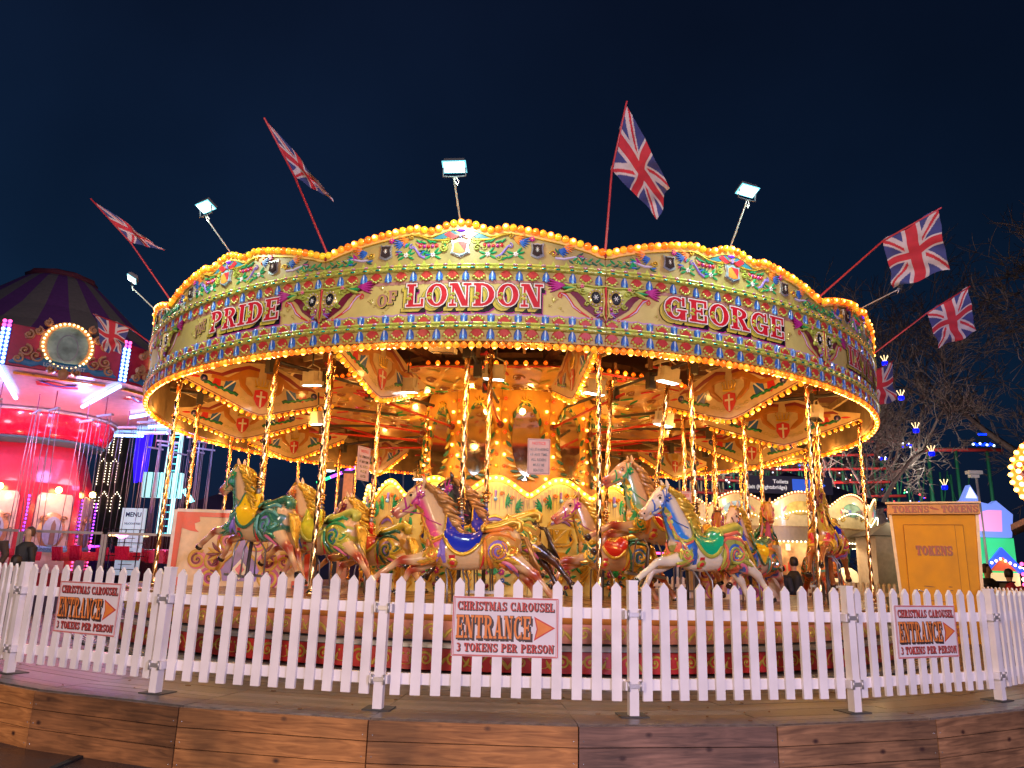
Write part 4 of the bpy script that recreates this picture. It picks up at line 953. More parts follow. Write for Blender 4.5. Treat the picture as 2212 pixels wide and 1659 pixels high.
ysad = P('saddle_yellow', (.80, .52, .01), .2, coat=1, var=.03); bsad = P('saddle_blue', (.015, .03, .42), .15, coat=1, var=.05); gsad = P('saddle_green', (.01, .42, .20), .2, coat=1, var=.05); rsad = P('saddle_red', (.6, .02, .015), .2, coat=1, var=.05)
brg = P('bronze_green', (.05, .22, .12), .25, .3, coat=1); mgold = P('mane_gold', (.72, .46, .05), .25, .45, coat=.8, var=.25); mbrown = P('mane_brown_gold', (.42, .20, .05), .3, .25, coat=.7, var=.4, scale=14); mdark = P('mane_dark', (.05, .03, .02), .3, coat=.7)
CREAMH = (.70, .47, .24); WHITEH = (.78, .70, .55); BROWNH = (.34, .12, .04); TANH = (.58, .34, .17); DARKH = (.03, .022, .02)
Y = 'carousel_horse'
horse(-35.7, 5.45, 1.47, 'cream horse with bright yellow saddle, green carving and ridged gold mane', CREAMH, ysad, (brg, P('pale_teal', (.12, .38, .32), .3, coat=.8), purple), mgold, bri=green, first=True, panel=(.10, .32, .30), pitch=-.06, orn=(.03, .15, .10))
horse(-5.6, 5.45, 1.20, 'cream horse with dark blue saddle, pink neck and swirling gold and violet rump', CREAMH, bsad, (gold, orange, purple), mbrown, panel=(.75, .10, .25), orn=(.62, .30, .06))
horse(24, 5.45, 1.26, 'white horse with turquoise green saddle and bright blue neck', WHITEH, gsad, (lime, P('coral', (.72, .16, .10), .3, coat=.8), blue), mgold, bri=blue, panel=(.03, .22, .70), knee=(.62, .55, .46), muz=(.62, .42, .28), dphi=.05, orn=(.30, .35, .10))
horse(57, 5.45, 1.52, 'chestnut brown horse seen head-on with a yellow breast', BROWNH, bsad, (P('breast_yellow', (.68, .42, .03), .25, coat=.9), red, purple), mgold, bri=dred, panel=(.62, .40, .05), muz=(.25, .07, .03), knee=(.30, .08, .02))
horse(-33, 4.6, 1.34, 'cream horse with yellow-green saddle cloth just behind the yellow saddled one', CREAMH, P('saddle_lime', (.60, .62, .03), .2, coat=1), (lime, green, blue), mgold, bri=orange, panel=(.6, .12, .03), orn=(.45, .42, .05))
horse(-31, 3.75, 1.22, 'cream horse with small red saddle nearest the drum on the left', CREAMH, rsad, (P('mustard_carving', (.50, .38, .03), .25, coat=.9), dkgreen, purple), mgold, bri=dred, panel=(.35, .05, .03))
horse(-3.5, 4.6, 1.36, 'black-legged dark horse with blue saddle behind the pink-necked horse', DARKH, bsad, (gold, lime, green), mbrown, tail_m=mdark, panel=(.05, .10, .05), knee=(.10, .03, .01), muz=(.2, .08, .05))
horse(23.5, 4.6, 1.60, 'rearing brown horse with pale green collar between two outer horses', TANH, rsad, (gold, green, orange), mbrown, bri=green, panel=(.22, .40, .25), muz=(.40, .08, .05), pitch=-.16)
horse(20.5, 3.75, 1.24, 'tan horse with red saddle and lettered gold neck close to the drum', TANH, rsad, (gold, brg, blue), mgold, panel=(.5, .33, .05), pitch=-.05)
horse(50, 4.55, 1.22, 'cream-faced horse with blue neck in the middle of the right-hand row', (.70, .50, .34), ysad, (brg, orange, blue), mgold, panel=(.04, .12, .6), bri=brass)
horse(46, 3.7, 1.40, 'orange-brown horse with coral bridle on the inside of the right-hand row', TANH, rsad, (gold, orange, red), mbrown, bri=rsad, panel=(.6, .12, .05))
horse(80, 4.5, 1.48, 'tan horse with pink collar at the far right behind the chestnut', TANH, gsad, (brg, gold, green), mgold, bri=pink, panel=(.65, .12, .2))
horse(76, 3.7, 1.3, 'brown horse with garnet saddle farthest back on the right', BROWNH, rsad, (gold, orange, red), mdark, panel=(.4, .1, .03))
horse(82, 5.45, 1.18, 'bay horse with teal carving almost hidden behind the chestnut horse', BROWNH, bsad, (brg, orange, ltblue), mbrown, panel=(.2, .05, .02))
# far-side poles of the rows whose horses are out of sight
FARP = [(-65.7, 5.45), (-95.7, 5.45), (-92, 4.6), (-120, 5.4), (-125, 4.6), (114, 5.45), (112, 4.6), (144, 5.4), (205, 5.4), (180, 5.4)]
fp = MB(); twist_pole(fp, .68, 3.5, .030, pitch=.24)
for i, (a, r) in enumerate(FARP):
    o = fp.build('horse_pole', carousel, pol(r, a)) if i == 0 else o.copy()
    if i: COL.objects.link(o); o.location = pol(r, a)

# ---- painted boards standing on the platform
def painted_board(loc, rz, w, h, label, border=True):
    t = empty('painted_board', loc, rz, label=label, cat='board', group='painted boards on the platform'); bd = MB()
    G = flat((0, 0, 0), (1, 0, 0), (0, 0, 1)); bd.box((0, .02, h / 2), (w, .035, h), P('board_cream', (.66, .48, .30), .35, coat=.4)); o = bd.build('panel', t)
    fr_ = MB()
    for x in (-w / 2 - .02, w / 2 + .02): fr_.box((x, .02, h / 2), (.05, .06, h + .06), P('frame_offwhite', (.62, .58, .58), .4))
    fr_.box((0, .02, h + .02), (w, .058, .045), P('frame_offwhite', (.62, .58, .58), .4)); fr_.build('frame', t)
    ar = MB(); rc = P('coral_red_border', (.62, .07, .03), .35, coat=.4); f = lambda u, v, ww=0: Vector((u, -(ww), v)); f = lambda u, v, ww=0: Vector((u, -ww, v))
    k = w / 1.9
    for sg in (-1, 1) if border else ():
        pts = [(w / 2, h), (0, h), (0, h - .07), (w / 2 - .34, h - .07), (w / 2 - .36, h - .14), (w / 2 - .28, h - .17), (w / 2 - .30, h - .25), (w / 2 - .36, h - .30), (w / 2 - .22, h - .28), (w / 2 - .10, h - .24), (w / 2 - .08, .25), (w / 2 - .1, .12), (w / 2 - .25, .10), (w / 2 - .25, 0), (w / 2, 0)]
        ar.poly([(sg * a, b) for a, b in pts][::-sg], rc, f, .004, .002)
    pk = P('scroll_pink', (.62, .12, .25), .35, coat=.4); yg = P('scroll_ochre', (.55, .32, .03), .35, coat=.4)
    ar.poly([(.0, .78), (.10, .70), (.08, .55), (.16, .42), (.30, .28), (.24, .08), (-.24, .08), (-.30, .28), (-.16, .42), (-.08, .55), (-.10, .70)], purple, f, .004, .002)
    for sg in (-1, 1):
        for (x, y, r, c, d) in ((.20, .68, .17, pk, 1), (.36, .36, .16, pk, -1), (.40, .13, .16, magenta, 1), (.60, .38, .14, pk, -1)):
            ar.disc(sg * x * k, y, r, c, f, .006, .002, 20, dome=False); ar.scroll(sg * x * k, y, r, yg, f, .055, 1.7, pi / 2 + .6 * sg, d * sg, .009, .003, n=26); ar.scroll(sg * x * k, y, r * .62, dred, f, .03, 1.2, pi / 2, d * sg, .013, .002, n=18)
        for j in range(6): ar.leaf(sg * .28 * k, .48, pi / 2 - sg * (.5 + .45 * j), .22, .05, (yg, dred)[j % 2], f, .014, .003, .5 * sg)
        ar.strip([(sg * .04, .76), (sg * .14, .60), (sg * .12, .48), (sg * .25, .36), (sg * .32, .22)], [.02, .05, .04, .05, .02], yg, f, .014, .003)
    ar.poly([(0, .40), (.13, .24), (0, .10), (-.13, .24)], white, f, .016, .002); ar.poly([(0, .34), (.07, .25), (0, .17), (-.07, .25)], pink, f, .019, .002)
    ar.build('painted_scrolls', t)
painted_board((-4.0, -2.35, .66), .06, 2.05, 1.08, 'cream board with red border and pink scrollwork behind the yellow saddled horse')
painted_board((3.55, -1.9, .66), -.3, 1.35, .80, 'cream board with gold scrolls half hidden behind the white horse', False)

# ================================================================== ON THE CANOPY
galv = P('galvanised_tube', (.42, .40, .38), .4, .8); hc = P('lamp_housing', (.10, .11, .12), .5, .3)
TOPL = [(-5.9, 6.68, 5.23, 'white floodlight on a bent tube above the word LONDON'), (-35.7, 6.63, 5.30, 'white floodlight above the word PRIDE, second from the left'), (-65.7, 6.65, 5.32, 'leftmost white floodlight, lowest over the striped tent'), (24.3, 6.55, 5.41, 'white floodlight above the word GEORGE'), (54.3, 6.75, 5.19, 'unlit floodlight bracket behind the big drooping flag on the right')]
for i, (ph, r, z, lb) in enumerate(TOPL):
    t = empty('canopy_floodlight', pol(6.2, ph, 4.75), rad(ph), label=lb, cat='floodlight', group='floodlights on the canopy edge')
    dy, dz = -(r - 6.2), z - 4.75; a = MB()
    a.tube([(0, 0, -.3), (0, 0, .02), (0, -.05, .12), (0, dy + .02, dz - .14), (0, dy, dz - .10)], .011, galv, 8); a.build('arm', t)
    b = MB(); b.tube([(-.12, dy - .02, dz), (-.125, dy, dz - .09), (0, dy, dz - .10), (.125, dy, dz - .09), (.12, dy - .02, dz)], .010, hc, 6); b.tube([(.02, dy, dz - .10), (.05, dy + .02, dz - .15), (.03, dy + .03, dz - .18), (.01, dy + .01, dz - .15)], .006, white, 6); b.build('bracket', t)
    M_ = Matrix.Translation((0, dy - .02, dz + .01)) @ Matrix.Rotation(-.48, 4, 'X')
    c = MB(); c.box((0, 0, .028), (.22, .15, .05), hc, M_)
    for j in range(5): c.box((-.08 + .04 * j, 0, .06), (.006, .12, .03), hc, M_)
    ho = c.build('housing', t)
    d = MB(); d.box((0, 0, .002), (.26, .15, .010), P('cyan_fringe', (.2, .8, .9), .3, emit=1.0, ecol=(.22, .80, .95)) if i < 4 else hc, M_); d.box((0, 0, -.006), (.22, .12, .008), P('cool_led', (1, 1, 1), .3, emit=8, ecol=(.70, .97, 1)) if i < 4 else P('unlit_lens', (.12, .12, .14), .1), M_); d.build('lens', t)  # cyan plate round the lens imitates the fringe of its glow
    if i < 4:
        lamp('flood_beam', 'SPOT', pol(r + .30, ph, z - .14), 85, (.74, 1, .80), .09, pol(6.3, ph, 3.2), 2.75)
        lamp('flood_spill', 'SPOT', pol(r + .10, ph, z - .16), 60, (.70, .92, 1), .09, pol(8.2, ph, -.5), 2.2)

# ---- flags
fblue = P('flag_blue', (.045, .06, .22), .8); fwhite = P('flag_white', (.55, .50, .52), .8); fred = P('flag_red', (.50, .03, .05), .8); fpole = P('flag_pole_red', (.42, .03, .04), .4)
for _m in (fblue, fwhite, fred): _m.node_tree.nodes['Principled BSDF'].inputs['Subsurface Weight'].default_value = 0
def jack(s, t, asp=1.7):
    a, b = (t - .5) * asp, s - .5
    if abs(a) < .1 or abs(b) < .1: return fred
    if abs(a) < .165 or abs(b) < .165: return fwhite
    d1 = (b * asp - a) / hypot(asp, 1); d2 = (b * asp + a) / hypot(asp, 1)
    for d, sg in ((d1, 1), (d2, -1)):
        if abs(d) < .10:
            o = d * (1 if a > 0 else -1) * sg
            return fred if 0 < o < .06 else fwhite
    return fblue
FLG = [(-50.7, (7.40, 5.70), (6.87, 5.26), (.42, .15, -.10), .55, 'flag on the left, blown flat beside the second floodlight'),
       (-20.7, (7.50, 5.51), (6.95, 5.16), (.36, .35, -.16), .55, 'flag with a curled fly left of the tall middle floodlight'),
       (9.3, (7.02, 5.88), (6.50, 5.39), (.50, .30, -.42), .35, 'tallest flag, drooping to the right of the middle floodlight'),
       (39.3, (7.76, 5.24), (7.10, 5.06), (.12, .1, -.52), .05, 'large drooping flag high on the right in front of the tree'),
       (69.3, (7.73, 5.59), (7.12, 5.22), (.16, .1, -.50), .10, 'lower drooping flag at the far right in front of the tree'),
       (-80.7, (7.55, 5.22), (6.95, 5.03), (-.05, .1, -.42), .45, 'flag hanging over the striped tent of the swing ride'),
       (99.3, (7.5, 5.2), (6.9, 4.9), (.12, .1, -.62), .1, 'flag half hidden behind the right edge of the canopy')]
for i, (ph, tip, hb_, fv, conv, lb) in enumerate(FLG):
    base = pol(6.25, ph, 4.45); T = pol(tip[0], ph, tip[1]); B = pol(hb_[0], ph, hb_[1])
    t = empty('flag', base, label=lb[0].upper() + lb[1:] if 0 else 'red, white and blue ' + lb, cat='flag', group='flags on the canopy joints')
    if ph == 99.3: T, B, fv = Vector((8.0, 1.3, 5.50)), Vector((7.35, 1.19, 5.12)), (.06, .05, -.62)
    p = MB(); p.tube([base * 1 - base, Vector((0, 0, .12)), B - base, T + (T - B) * .06 - base], [.014, .014, .012, .010], fpole, 8); p.build('pole', t)
    c = MB(); NU, NV = 96, 60; H = (B - T); Fv = Vector(fv) * 1.12
    if tip[1] < 5.3 or ph == 69.3: pass
    vs = []
    for a in range(NV + 1):
        for b in range(NU + 1):
            s, q = a / NV, b / NU
            P_ = T + H * (s * (1 - conv * q) + conv * q * .75) + Fv * q + Vector((0, 0, -.10 * q * q * (1 - s)))
            nrm = H.cross(Fv).normalized(); P_ += nrm * (.05 * sin(q * 9 + s * 3 + i) * q + .03 * sin(q * 17 + s * 6 + i * 2) * q); P_ += Fv.normalized() * .02 * sin(s * 9 + i)
            vs.append(P_ - base)
    k = len(c.v)
    for a in range(NV):
        for b in range(NU):
            mt = jack((a + .5) / NV, (b + .5) / NU)
            c.m.append(c.mi(mt)); c.f.append((a * (NU + 1) + b, a * (NU + 1) + b + 1, (a + 1) * (NU + 1) + b + 1, (a + 1) * (NU + 1) + b)); c.sm.append(True)
    c.v = [tuple(v) for v in vs]; c.build('cloth', t)

# ---- notices on the rods
def notice(loc, rz, w, h, label):
    t = empty('notice_sign', loc, rz, label=label, cat='sign', group='notices on the poles'); b = MB()
    b.box((0, .006, 0), (w, .010, h), P('notice_pink_board', (.58, .40, .36), .6)); b.build('board', t); f = lambda u, v, ww=0: Vector((u, -ww, v)); l = MB()
    for x in (-1, 1): l.strip([(x * w * .46, -h * .47), (x * w * .46, h * .47)], .004, dred, f, .001, .001)
    for x in (-1, 1): l.strip([(-w * .46, x * h * .47), (w * .46, x * h * .47)], .004, dred, f, .001, .001)
    sans(l, 'NOTICE', 0, h * .33, h * .085, f, red, .004, w * .60)
    for i, s in enumerate(('NO STANDING', 'AT ANY TIME.', 'ALL RIDERS', 'MUST BE', 'SEATED.')):
        sans(l, s, 0, h * (.165 - .145 * i), h * .075, f, black, .004, w * (.84, .80, .68, .50, .48)[i])
    l.build('lettering', t)
notice((.32, -5.72, 2.25), .02, .25, .40, 'NOTICE NO STANDING sign hanging in front of the mirrored drum')
notice((2.42, -3.55, 1.93), .35, .26, .42, 'NOTICE sign on a pole in front of the navy tent on the right')
notice((-1.83, -4.6, 2.26), 1.15, .26, .42, 'notice sign turned nearly edge-on at the left')

# ================================================================== DECK AND FENCE
dk = [P('deck_board_%s' % c, v, .38, scale=16, var=.4, bump=.4) for c, v in (('grey', (.085, .072, .065)), ('brown', (.115, .082, .062)), ('worn', (.14, .115, .10)))]
m = MB(); rr = random.Random(5); DS = 9.7
m.lathe([(5.6, -.03), (8.44, -.03), (8.44, -.05), (5.6, -.05)], dark, 96, smooth=False, hollow=True)
def deckseg(k):
    a0, a1 = rad(-15.9 + DS * k), rad(-15.9 + DS * (k + 1)); ca = cos((a1 - a0) / 2); am = (a0 + a1) / 2; M_ = Matrix.Rotation(am, 4, 'Z')
    for j in range(19):
        r1 = 8.485 * ca - j * .132; r0 = r1 - .126; h1, h0 = r1 * math.tan((a1 - a0) / 2) - .003, r0 * math.tan((a1 - a0) / 2) - .003
        if r0 < 5.9: break
        z = .0 + rr.uniform(-.0015, .0015)
        m.add([(-h0, -r0, z), (h0, -r0, z), (h1, -r1, z), (-h1, -r1, z), (-h0, -r0, -.03), (h0, -r0, -.03), (h1, -r1, -.03), (-h1, -r1, -.03)], [(0, 1, 2, 3), (3, 2, 6, 7), (0, 3, 7, 4), (1, 5, 6, 2)], rr.choice(dk), M_)
for k in range(-12, 15): deckseg(k)
m.build('deck', kind='structure')
# timber facing of the deck
def plankmat(name, c1, c2, seed):
    m = bpy.data.materials.new(name); m.use_nodes = True; n = m.node_tree.nodes; L = m.node_tree.links; b = n['Principled BSDF']; b.inputs['Roughness'].default_value = .6
    t = n.new('ShaderNodeTexCoord'); mp_ = n.new('ShaderNodeMapping'); L.new(t.outputs['Object'], mp_.inputs[0]); mp_.inputs['Location'].default_value = (seed * 3.1, seed * 1.7, seed * 2.3)
    mp2 = n.new('ShaderNodeMapping'); L.new(mp_.outputs[0], mp2.inputs[0]); mp2.inputs['Scale'].default_value = (1.2, 1.2, 14)
    g = n.new('ShaderNodeTexNoise'); g.inputs['Scale'].default_value = 2.2; g.inputs['Detail'].default_value = 8; g.inputs['Distortion'].default_value = 1.2; L.new(mp2.outputs[0], g.inputs[0])
    v = n.new('ShaderNodeTexVoronoi'); v.inputs['Scale'].default_value = 4.2; mp3 = n.new('ShaderNodeMapping'); mp3.inputs['Scale'].default_value = (1, .01, 1.5); L.new(mp_.outputs[0], mp3.inputs[0]); L.new(mp3.outputs[0], v.inputs[0])
    kr = n.new('ShaderNodeMapRange'); kr.inputs[1].default_value = .05; kr.inputs[2].default_value = .15; kr.inputs[3].default_value = 1; kr.inputs[4].default_value = 0; L.new(v.outputs['Distance'], kr.inputs[0])
    r = n.new('ShaderNodeValToRGB'); L.new(g.outputs['Fac'], r.inputs[0]); r.color_ramp.elements[0].position = .32; r.color_ramp.elements[1].position = .68; r.color_ramp.elements[0].color = (*c1, 1); r.color_ramp.elements[1].color = (*c2, 1)
    st = n.new('ShaderNodeTexNoise'); st.inputs['Scale'].default_value = 1.6; st.inputs['Detail'].default_value = 4; L.new(mp_.outputs[0], st.inputs[0]); sr = n.new('ShaderNodeMapRange'); sr.inputs[1].default_value = .35; sr.inputs[2].default_value = .7; sr.inputs[3].default_value = .42; sr.inputs[4].default_value = 1.15; L.new(st.outputs['Fac'], sr.inputs[0])
    mu = n.new('ShaderNodeMix'); mu.data_type = 'RGBA'; mu.blend_type = 'MULTIPLY'; mu.inputs[0].default_value = 1; L.new(r.outputs[0], mu.inputs[6]); L.new(sr.outputs[0], mu.inputs[7])
    mk = n.new('ShaderNodeMix'); mk.data_type = 'RGBA'; L.new(kr.outputs[0], mk.inputs[0]); L.new(mu.outputs[2], mk.inputs[6]); mk.inputs[7].default_value = (.035, .010, .006, 1); L.new(mk.outputs[2], b.inputs['Base Color'])
    bu = n.new('ShaderNodeBump'); bu.inputs['Strength'].default_value = .35; bu.inputs['Distance'].default_value = .004; L.new(g.outputs['Fac'], bu.inputs['Height']); L.new(bu.outputs[0], b.inputs['Normal']); return m
PM = [plankmat('riser_orange', (.24, .088, .024), (.54, .23, .07), 1), plankmat('riser_brown', (.15, .06, .022), (.37, .155, .055), 2), plankmat('riser_purple_grey', (.12, .06, .042), (.28, .145, .10), 3), plankmat('riser_weathered', (.17, .08, .038), (.42, .21, .10), 4)]
for k in range(-6, 8):
    a0, a1 = rad(-15.9 + DS * k), rad(-15.9 + DS * (k + 1)); am = (a0 + a1) / 2; R_ = 8.51 * cos((a1 - a0) / 2); hw_ = 8.51 * sin((a1 - a0) / 2) - .003
    q = MB(); mt = {-1: PM[1], 0: PM[0], 1: PM[0], 2: PM[2], 3: PM[3], 4: PM[3]}.get(k, PM[(k * 3) % 2]); zt = -.004
    rk = random.Random(k + 50)
    for j, h in enumerate((.135, .14, .155)):
        y = rk.uniform(0, .003); q.box((0, y, zt - h / 2), (2 * hw_, .022, h - .006), mt)
        zt -= h
        for xx in (-hw_ + .03, hw_ - .03): q.ball((xx, y - .011, zt + h * .3), .005, silver, 6, 4)
    o = q.build('deck_riser', kind='structure'); M_ = Matrix.Rotation(am, 4, 'Z'); o.matrix_world = M_ @ Matrix.Translation((0, -R_ - .012, 0))

pv = P('fence_white_vinyl', (.76, .71, .73), .38, coat=.2, var=.10, scale=3.5); hng = P('hinge_metal', (.45, .42, .42), .35, .6); rub = P('black_rubber_foot', (.02, .02, .022), .6)
RF = 8.16; ST = 13.2; PHI0 = -6.45
pn_ = MB(); ch = 2 * RF * sin(rad(ST / 2)); NP = 12
pk_ = MB()
for i in range(NP):
    x = -ch / 2 + .115 + (ch - .235) * i / (NP - 1); w = .037; zt = .955 + .004 * sin(i * 2.3); zb = .105; pts = [(x - w, zb), (x + w, zb), (x + w, zt - .045), (x, zt), (x - w, zt - .045)]
    tl_ = .004 * sin(i * 5.1); pts = [(a + tl_ * b, b) for a, b in pts]; vs = [(a, -.013 + .003 * sin(i * 3.3), b) for a, b in pts] + [(a, .009, b) for a, b in pts]
    pk_.add(vs, [(0, 1, 2, 3, 4), (9, 8, 7, 6, 5)] + [(j, j + 5, (j + 1) % 5 + 5, (j + 1) % 5) for j in range(5)], pv)
for kk in range(27):
    ph = PHI0 + ST * (kk - 3)
    dph = (ph + 180) % 360 - 180
    if not (-75 < dph + ST / 2 < 175): continue
    am = rad(ph + ST / 2); tiltv = {0: 0}.get(kk, 0)
    names = {-2: 'second from the left edge', }
    kx = kk - 3
    lbl = {-2: 'white picket fence panel carrying the left entrance sign', -1: 'white picket fence panel below the yellow saddled horse', 0: 'white picket fence panel carrying the middle entrance sign', 1: 'white picket fence panel below the white horse with the green saddle', 2: 'white picket fence panel carrying the right entrance sign', -3: 'white picket fence panel at the left edge of the photo', 3: 'white picket fence panel right of the yellow booth'}.get(kx)
    t = empty('picket_fence_panel', pol(RF * cos(rad(ST / 2)), ph + ST / 2), am, label=lbl or 'white picket fence panel on the far side, partly hidden by the carousel', cat='fence panel', group='fence panels round the carousel' if lbl else 'far side fence panels')
    o = bpy.data.objects.new('pickets', pk_.build('pickets').data) if kk == 0 or not 'PKD' in globals() else bpy.data.objects.new('pickets', PKD)
    if 'PKD' not in globals():
        PKD = o.data
        for q in [x for x in bpy.data.objects if x.name.startswith('pickets') and x is not o]: bpy.data.objects.remove(q)
        o.name = 'pickets'
    COL.objects.link(o) if o.name not in COL.objects else None; o.parent = t
    for z in (.72, .215):
        if (z, 'R') not in _mats:
            q = MB(); q.box((0, .028, z), (ch - .10, .036, .078), pv); ro = q.build('rail', t); _mats[(z, 'R')] = ro.data
        else: ro = bpy.data.objects.new('rail', _mats[(z, 'R')]); COL.objects.link(ro); ro.parent = t
POSTL = {-2: 'white square fence post near the left edge', -1: 'white square fence post left of the second panel, on a black rubber foot', 0: 'white square fence post left of the middle entrance sign', 1: 'white square fence post right of the middle entrance sign', 2: 'white square fence post below the chestnut horse', 3: 'white square fence post below the yellow booth'}
for kk in range(-5, 12):
    ph = PHI0 + ST * kk; t = empty('fence_post', pol(RF + .005, ph), rad(ph), label=POSTL.get(kk, 'white square fence post on the far side'), cat='fence post', group='fence posts' if kk in POSTL else 'far side fence posts')
    if not 'PS' in globals():
        q = MB(); q.box((0, 0, .485), (.070, .070, .95), pv); q.box((0, 0, .965), (.076, .076, .012), pv); PS = q.build('post', t).data
        q = MB(); q.box((0, .03, .004), (.21, .19, .010), P('grey_rubber_foot', (.045, .045, .045), .7)); PB = q.build('foot_plate', t).data
        q = MB()
        for z in (.72, .215):
            for sx2 in (-1, 1): q.box((sx2 * .05, -.01, z), (.035, .07, .06), pv); q.lathe([(.009, z - .035), (.009, z + .035)], hng, 8, c=(sx2 * .045, -.05, 0))
        q.box((0, -.045, .72), (.10, .012, .03), hng); q.box((0, -.045, .215), (.10, .012, .03), hng); PH = q.build('hinge', t).data
    else:
        for nme, d in (('post', PS), ('foot_plate', PB), ('hinge', PH)): o = bpy.data.objects.new(nme, d); COL.objects.link(o); o.parent = t

# ---- entrance signs
sg_b = P('sign_lilac_white', (.74, .68, .72), .16, coat=.8, var=.03); s_or = P('sign_orange', (.72, .22, .05), .3); s_rd = P('sign_red', (.55, .06, .05), .3); s_bk = P('sign_shadow', (.05, .03, .03), .4)
def entrance(loc, rz, label):
    t = empty('entrance_sign', loc, rz, label=label, cat='sign', group='entrance signs on the fence'); w, h = .80, .43; f = lambda u, v, ww=0: Vector((u, -ww, v))
    b = MB(); b.box((0, .004, 0), (w, .007, h), sg_b); b.build('board', t); l = MB()
    for k_, wd in ((.492, .006), (.478, .003)):
        for sg in (-1, 1): l.strip([(sg * w * k_, -h * (k_ - .005)), (sg * w * k_, h * (k_ - .005))], wd, s_rd, f, .001, .0005); l.strip([(-w * k_, sg * h * (k_ - .005)), (w * k_, sg * h * (k_ - .005))], wd, s_rd, f, .0012, .0005)
    Ls = [(s_bk, .02, .10, -.10), (s_bk, .045, .03, -.03), (s_or, 0, 0, 0)]
    slab(l, 'CHRISTMAS CAROUSEL', 0, .118, .062, f, [(s_bk, .03, .10, -.10), (s_rd, .0, 0, 0)], fit=(-.365, .365), w0=.001)
    slab(l, 'ENTRANCE', 0, -.085, .165, f, Ls, fit=(-.37, .19), w0=.001, gap=.08)
    slab(l, '3 TOKENS PER PERSON', 0, -.178, .058, f, [(s_bk, .03, .10, -.10), (s_rd, .0, 0, 0)], fit=(-.365, .365), w0=.001)
    for pts, mt, w0 in (([(.215, -.095), (.375, .0), (.215, .08), (.235, -.01)], s_rd, .001), ([(.228, -.075), (.355, -.001), (.228, .062), (.245, -.01)], s_or, .0025)): l.add([(a, b, w0) for a, b in pts], [(0, 1, 3), (1, 2, 3)], mt, f)
    l.build('lettering', t)
for ph, lb, dx in ((.15, 'CHRISTMAS CAROUSEL ENTRANCE sign with arrow on the middle fence panel', -.02), (-26.25, 'entrance sign with arrow on the left fence panel, slightly tilted', 0), (26.55, 'entrance sign with arrow on the right fence panel in front of the booth', 0)):
    q = pol(RF * cos(rad(ST / 2)) + .022, ph, .605) + Vector((cos(rad(ph)), sin(rad(ph)), 0)) * dx; entrance(q, rad(ph), lb)
# ================================================================== GROUND
g = bpy.data.materials.new('wet_tarmac'); g.use_nodes = True; n = g.node_tree.nodes; L = g.node_tree.links; b = n['Principled BSDF']
t = n.new('ShaderNodeTexCoord'); a = n.new('ShaderNodeTexNoise'); a.inputs['Scale'].default_value = 1.3; a.inputs['Detail'].default_value = 6; c = n.new('ShaderNodeTexNoise'); c.inputs['Scale'].default_value = 60; c.inputs['Detail'].default_value = 4
L.new(t.outputs['Object'], a.inputs[0]); L.new(t.outputs['Object'], c.inputs[0])
r = n.new('ShaderNodeValToRGB'); L.new(a.outputs['Fac'], r.inputs[0]); r.color_ramp.elements[0].position = .35; r.color_ramp.elements[1].position = .65; r.color_ramp.elements[0].color = (.02, .022, .03, 1); r.color_ramp.elements[1].color = (.065, .06, .065, 1); L.new(r.outputs[0], b.inputs['Base Color'])
q = n.new('ShaderNodeMapRange'); q.inputs[1].default_value = .4; q.inputs[2].default_value = .62; q.inputs[3].default_value = .12; q.inputs[4].default_value = .6; L.new(a.outputs['Fac'], q.inputs[0]); L.new(q.outputs[0], b.inputs['Roughness'])
u = n.new('ShaderNodeBump'); u.inputs['Strength'].default_value = .5; u.inputs['Distance'].default_value = .01; L.new(c.outputs['Fac'], u.inputs['Height']); L.new(u.outputs[0], b.inputs['Normal'])
m = MB(); m.add([(-150, -60, -.425), (150, -60, -.425), (150, 180, -.425), (-150, 180, -.425)], [(0, 1, 2, 3)], g); m.build('ground', kind='structure')
m = MB(); m.box((-3.15, -8.4, -.418), (.05, 1.8, .012), rub, Matrix.Rotation(.0, 4, 'Z')); 
o = m.build('cable_cover', label='black cable cover strip on the wet ground at the lower left', cat='cable cover'); 

def glow_mat(name, col, s): return P(name, col, .4, emit=s, ecol=col)  # emissive material, also used on surfaces that are no lamps
ledw = glow_mat('led_blue_white', (.26, .50, 1), 5); ledp = glow_mat('led_pink', (1, .08, .30), 4); ledv = glow_mat('led_violet', (.35, .05, 1), 5); ledg = glow_mat('led_green', (.03, 1, .25), 3); ledc = glow_mat('led_cyan', (.25, .9, 1), 4)
warmb = glow_mat('festoon_warm', (1, .62, .22), 7); ledb = glow_mat('led_deep_blue', (.03, .03, 1), 5)

# ================================================================== SWING RIDE (left)
SW = Vector((-13.9, 7.9, 0)); sr_ = empty('swing_ride', (SW.x, SW.y, -.425), label='red swing ride with purple striped tent roof and blue-white light strips', cat='fairground ride')
def sw(name, mb, parent=None): 
    o = mb.build(name, parent or sr_); 
    if not parent: o.location = (0, 0, .5)
    return o
t1 = P('tent_purple', (.20, .06, .26), .7); t2 = P('tent_grey_olive', (.26, .23, .20), .7); m = MB()
prof = [(5.0, 6.30), (4.35, 6.45), (3.45, 6.95), (2.5, 7.65), (1.7, 8.4), (1.1, 8.95), (.85, 9.1)]
NSG = 28
for i in range(NSG):
    a0, a1 = 2 * pi * i / NSG, 2 * pi * (i + 1) / NSG
    for (r0, z0), (r1, z1) in zip(prof, prof[1:]): m.add([(r0 * cos(a0), r0 * sin(a0), z0), (r0 * cos(a1), r0 * sin(a1), z0), (r1 * cos(a1), r1 * sin(a1), z1), (r1 * cos(a0), r1 * sin(a0), z1)], [(0, 1, 2, 3)], t1 if i % 2 else t2)
sw('tent_roof', m); m = MB()
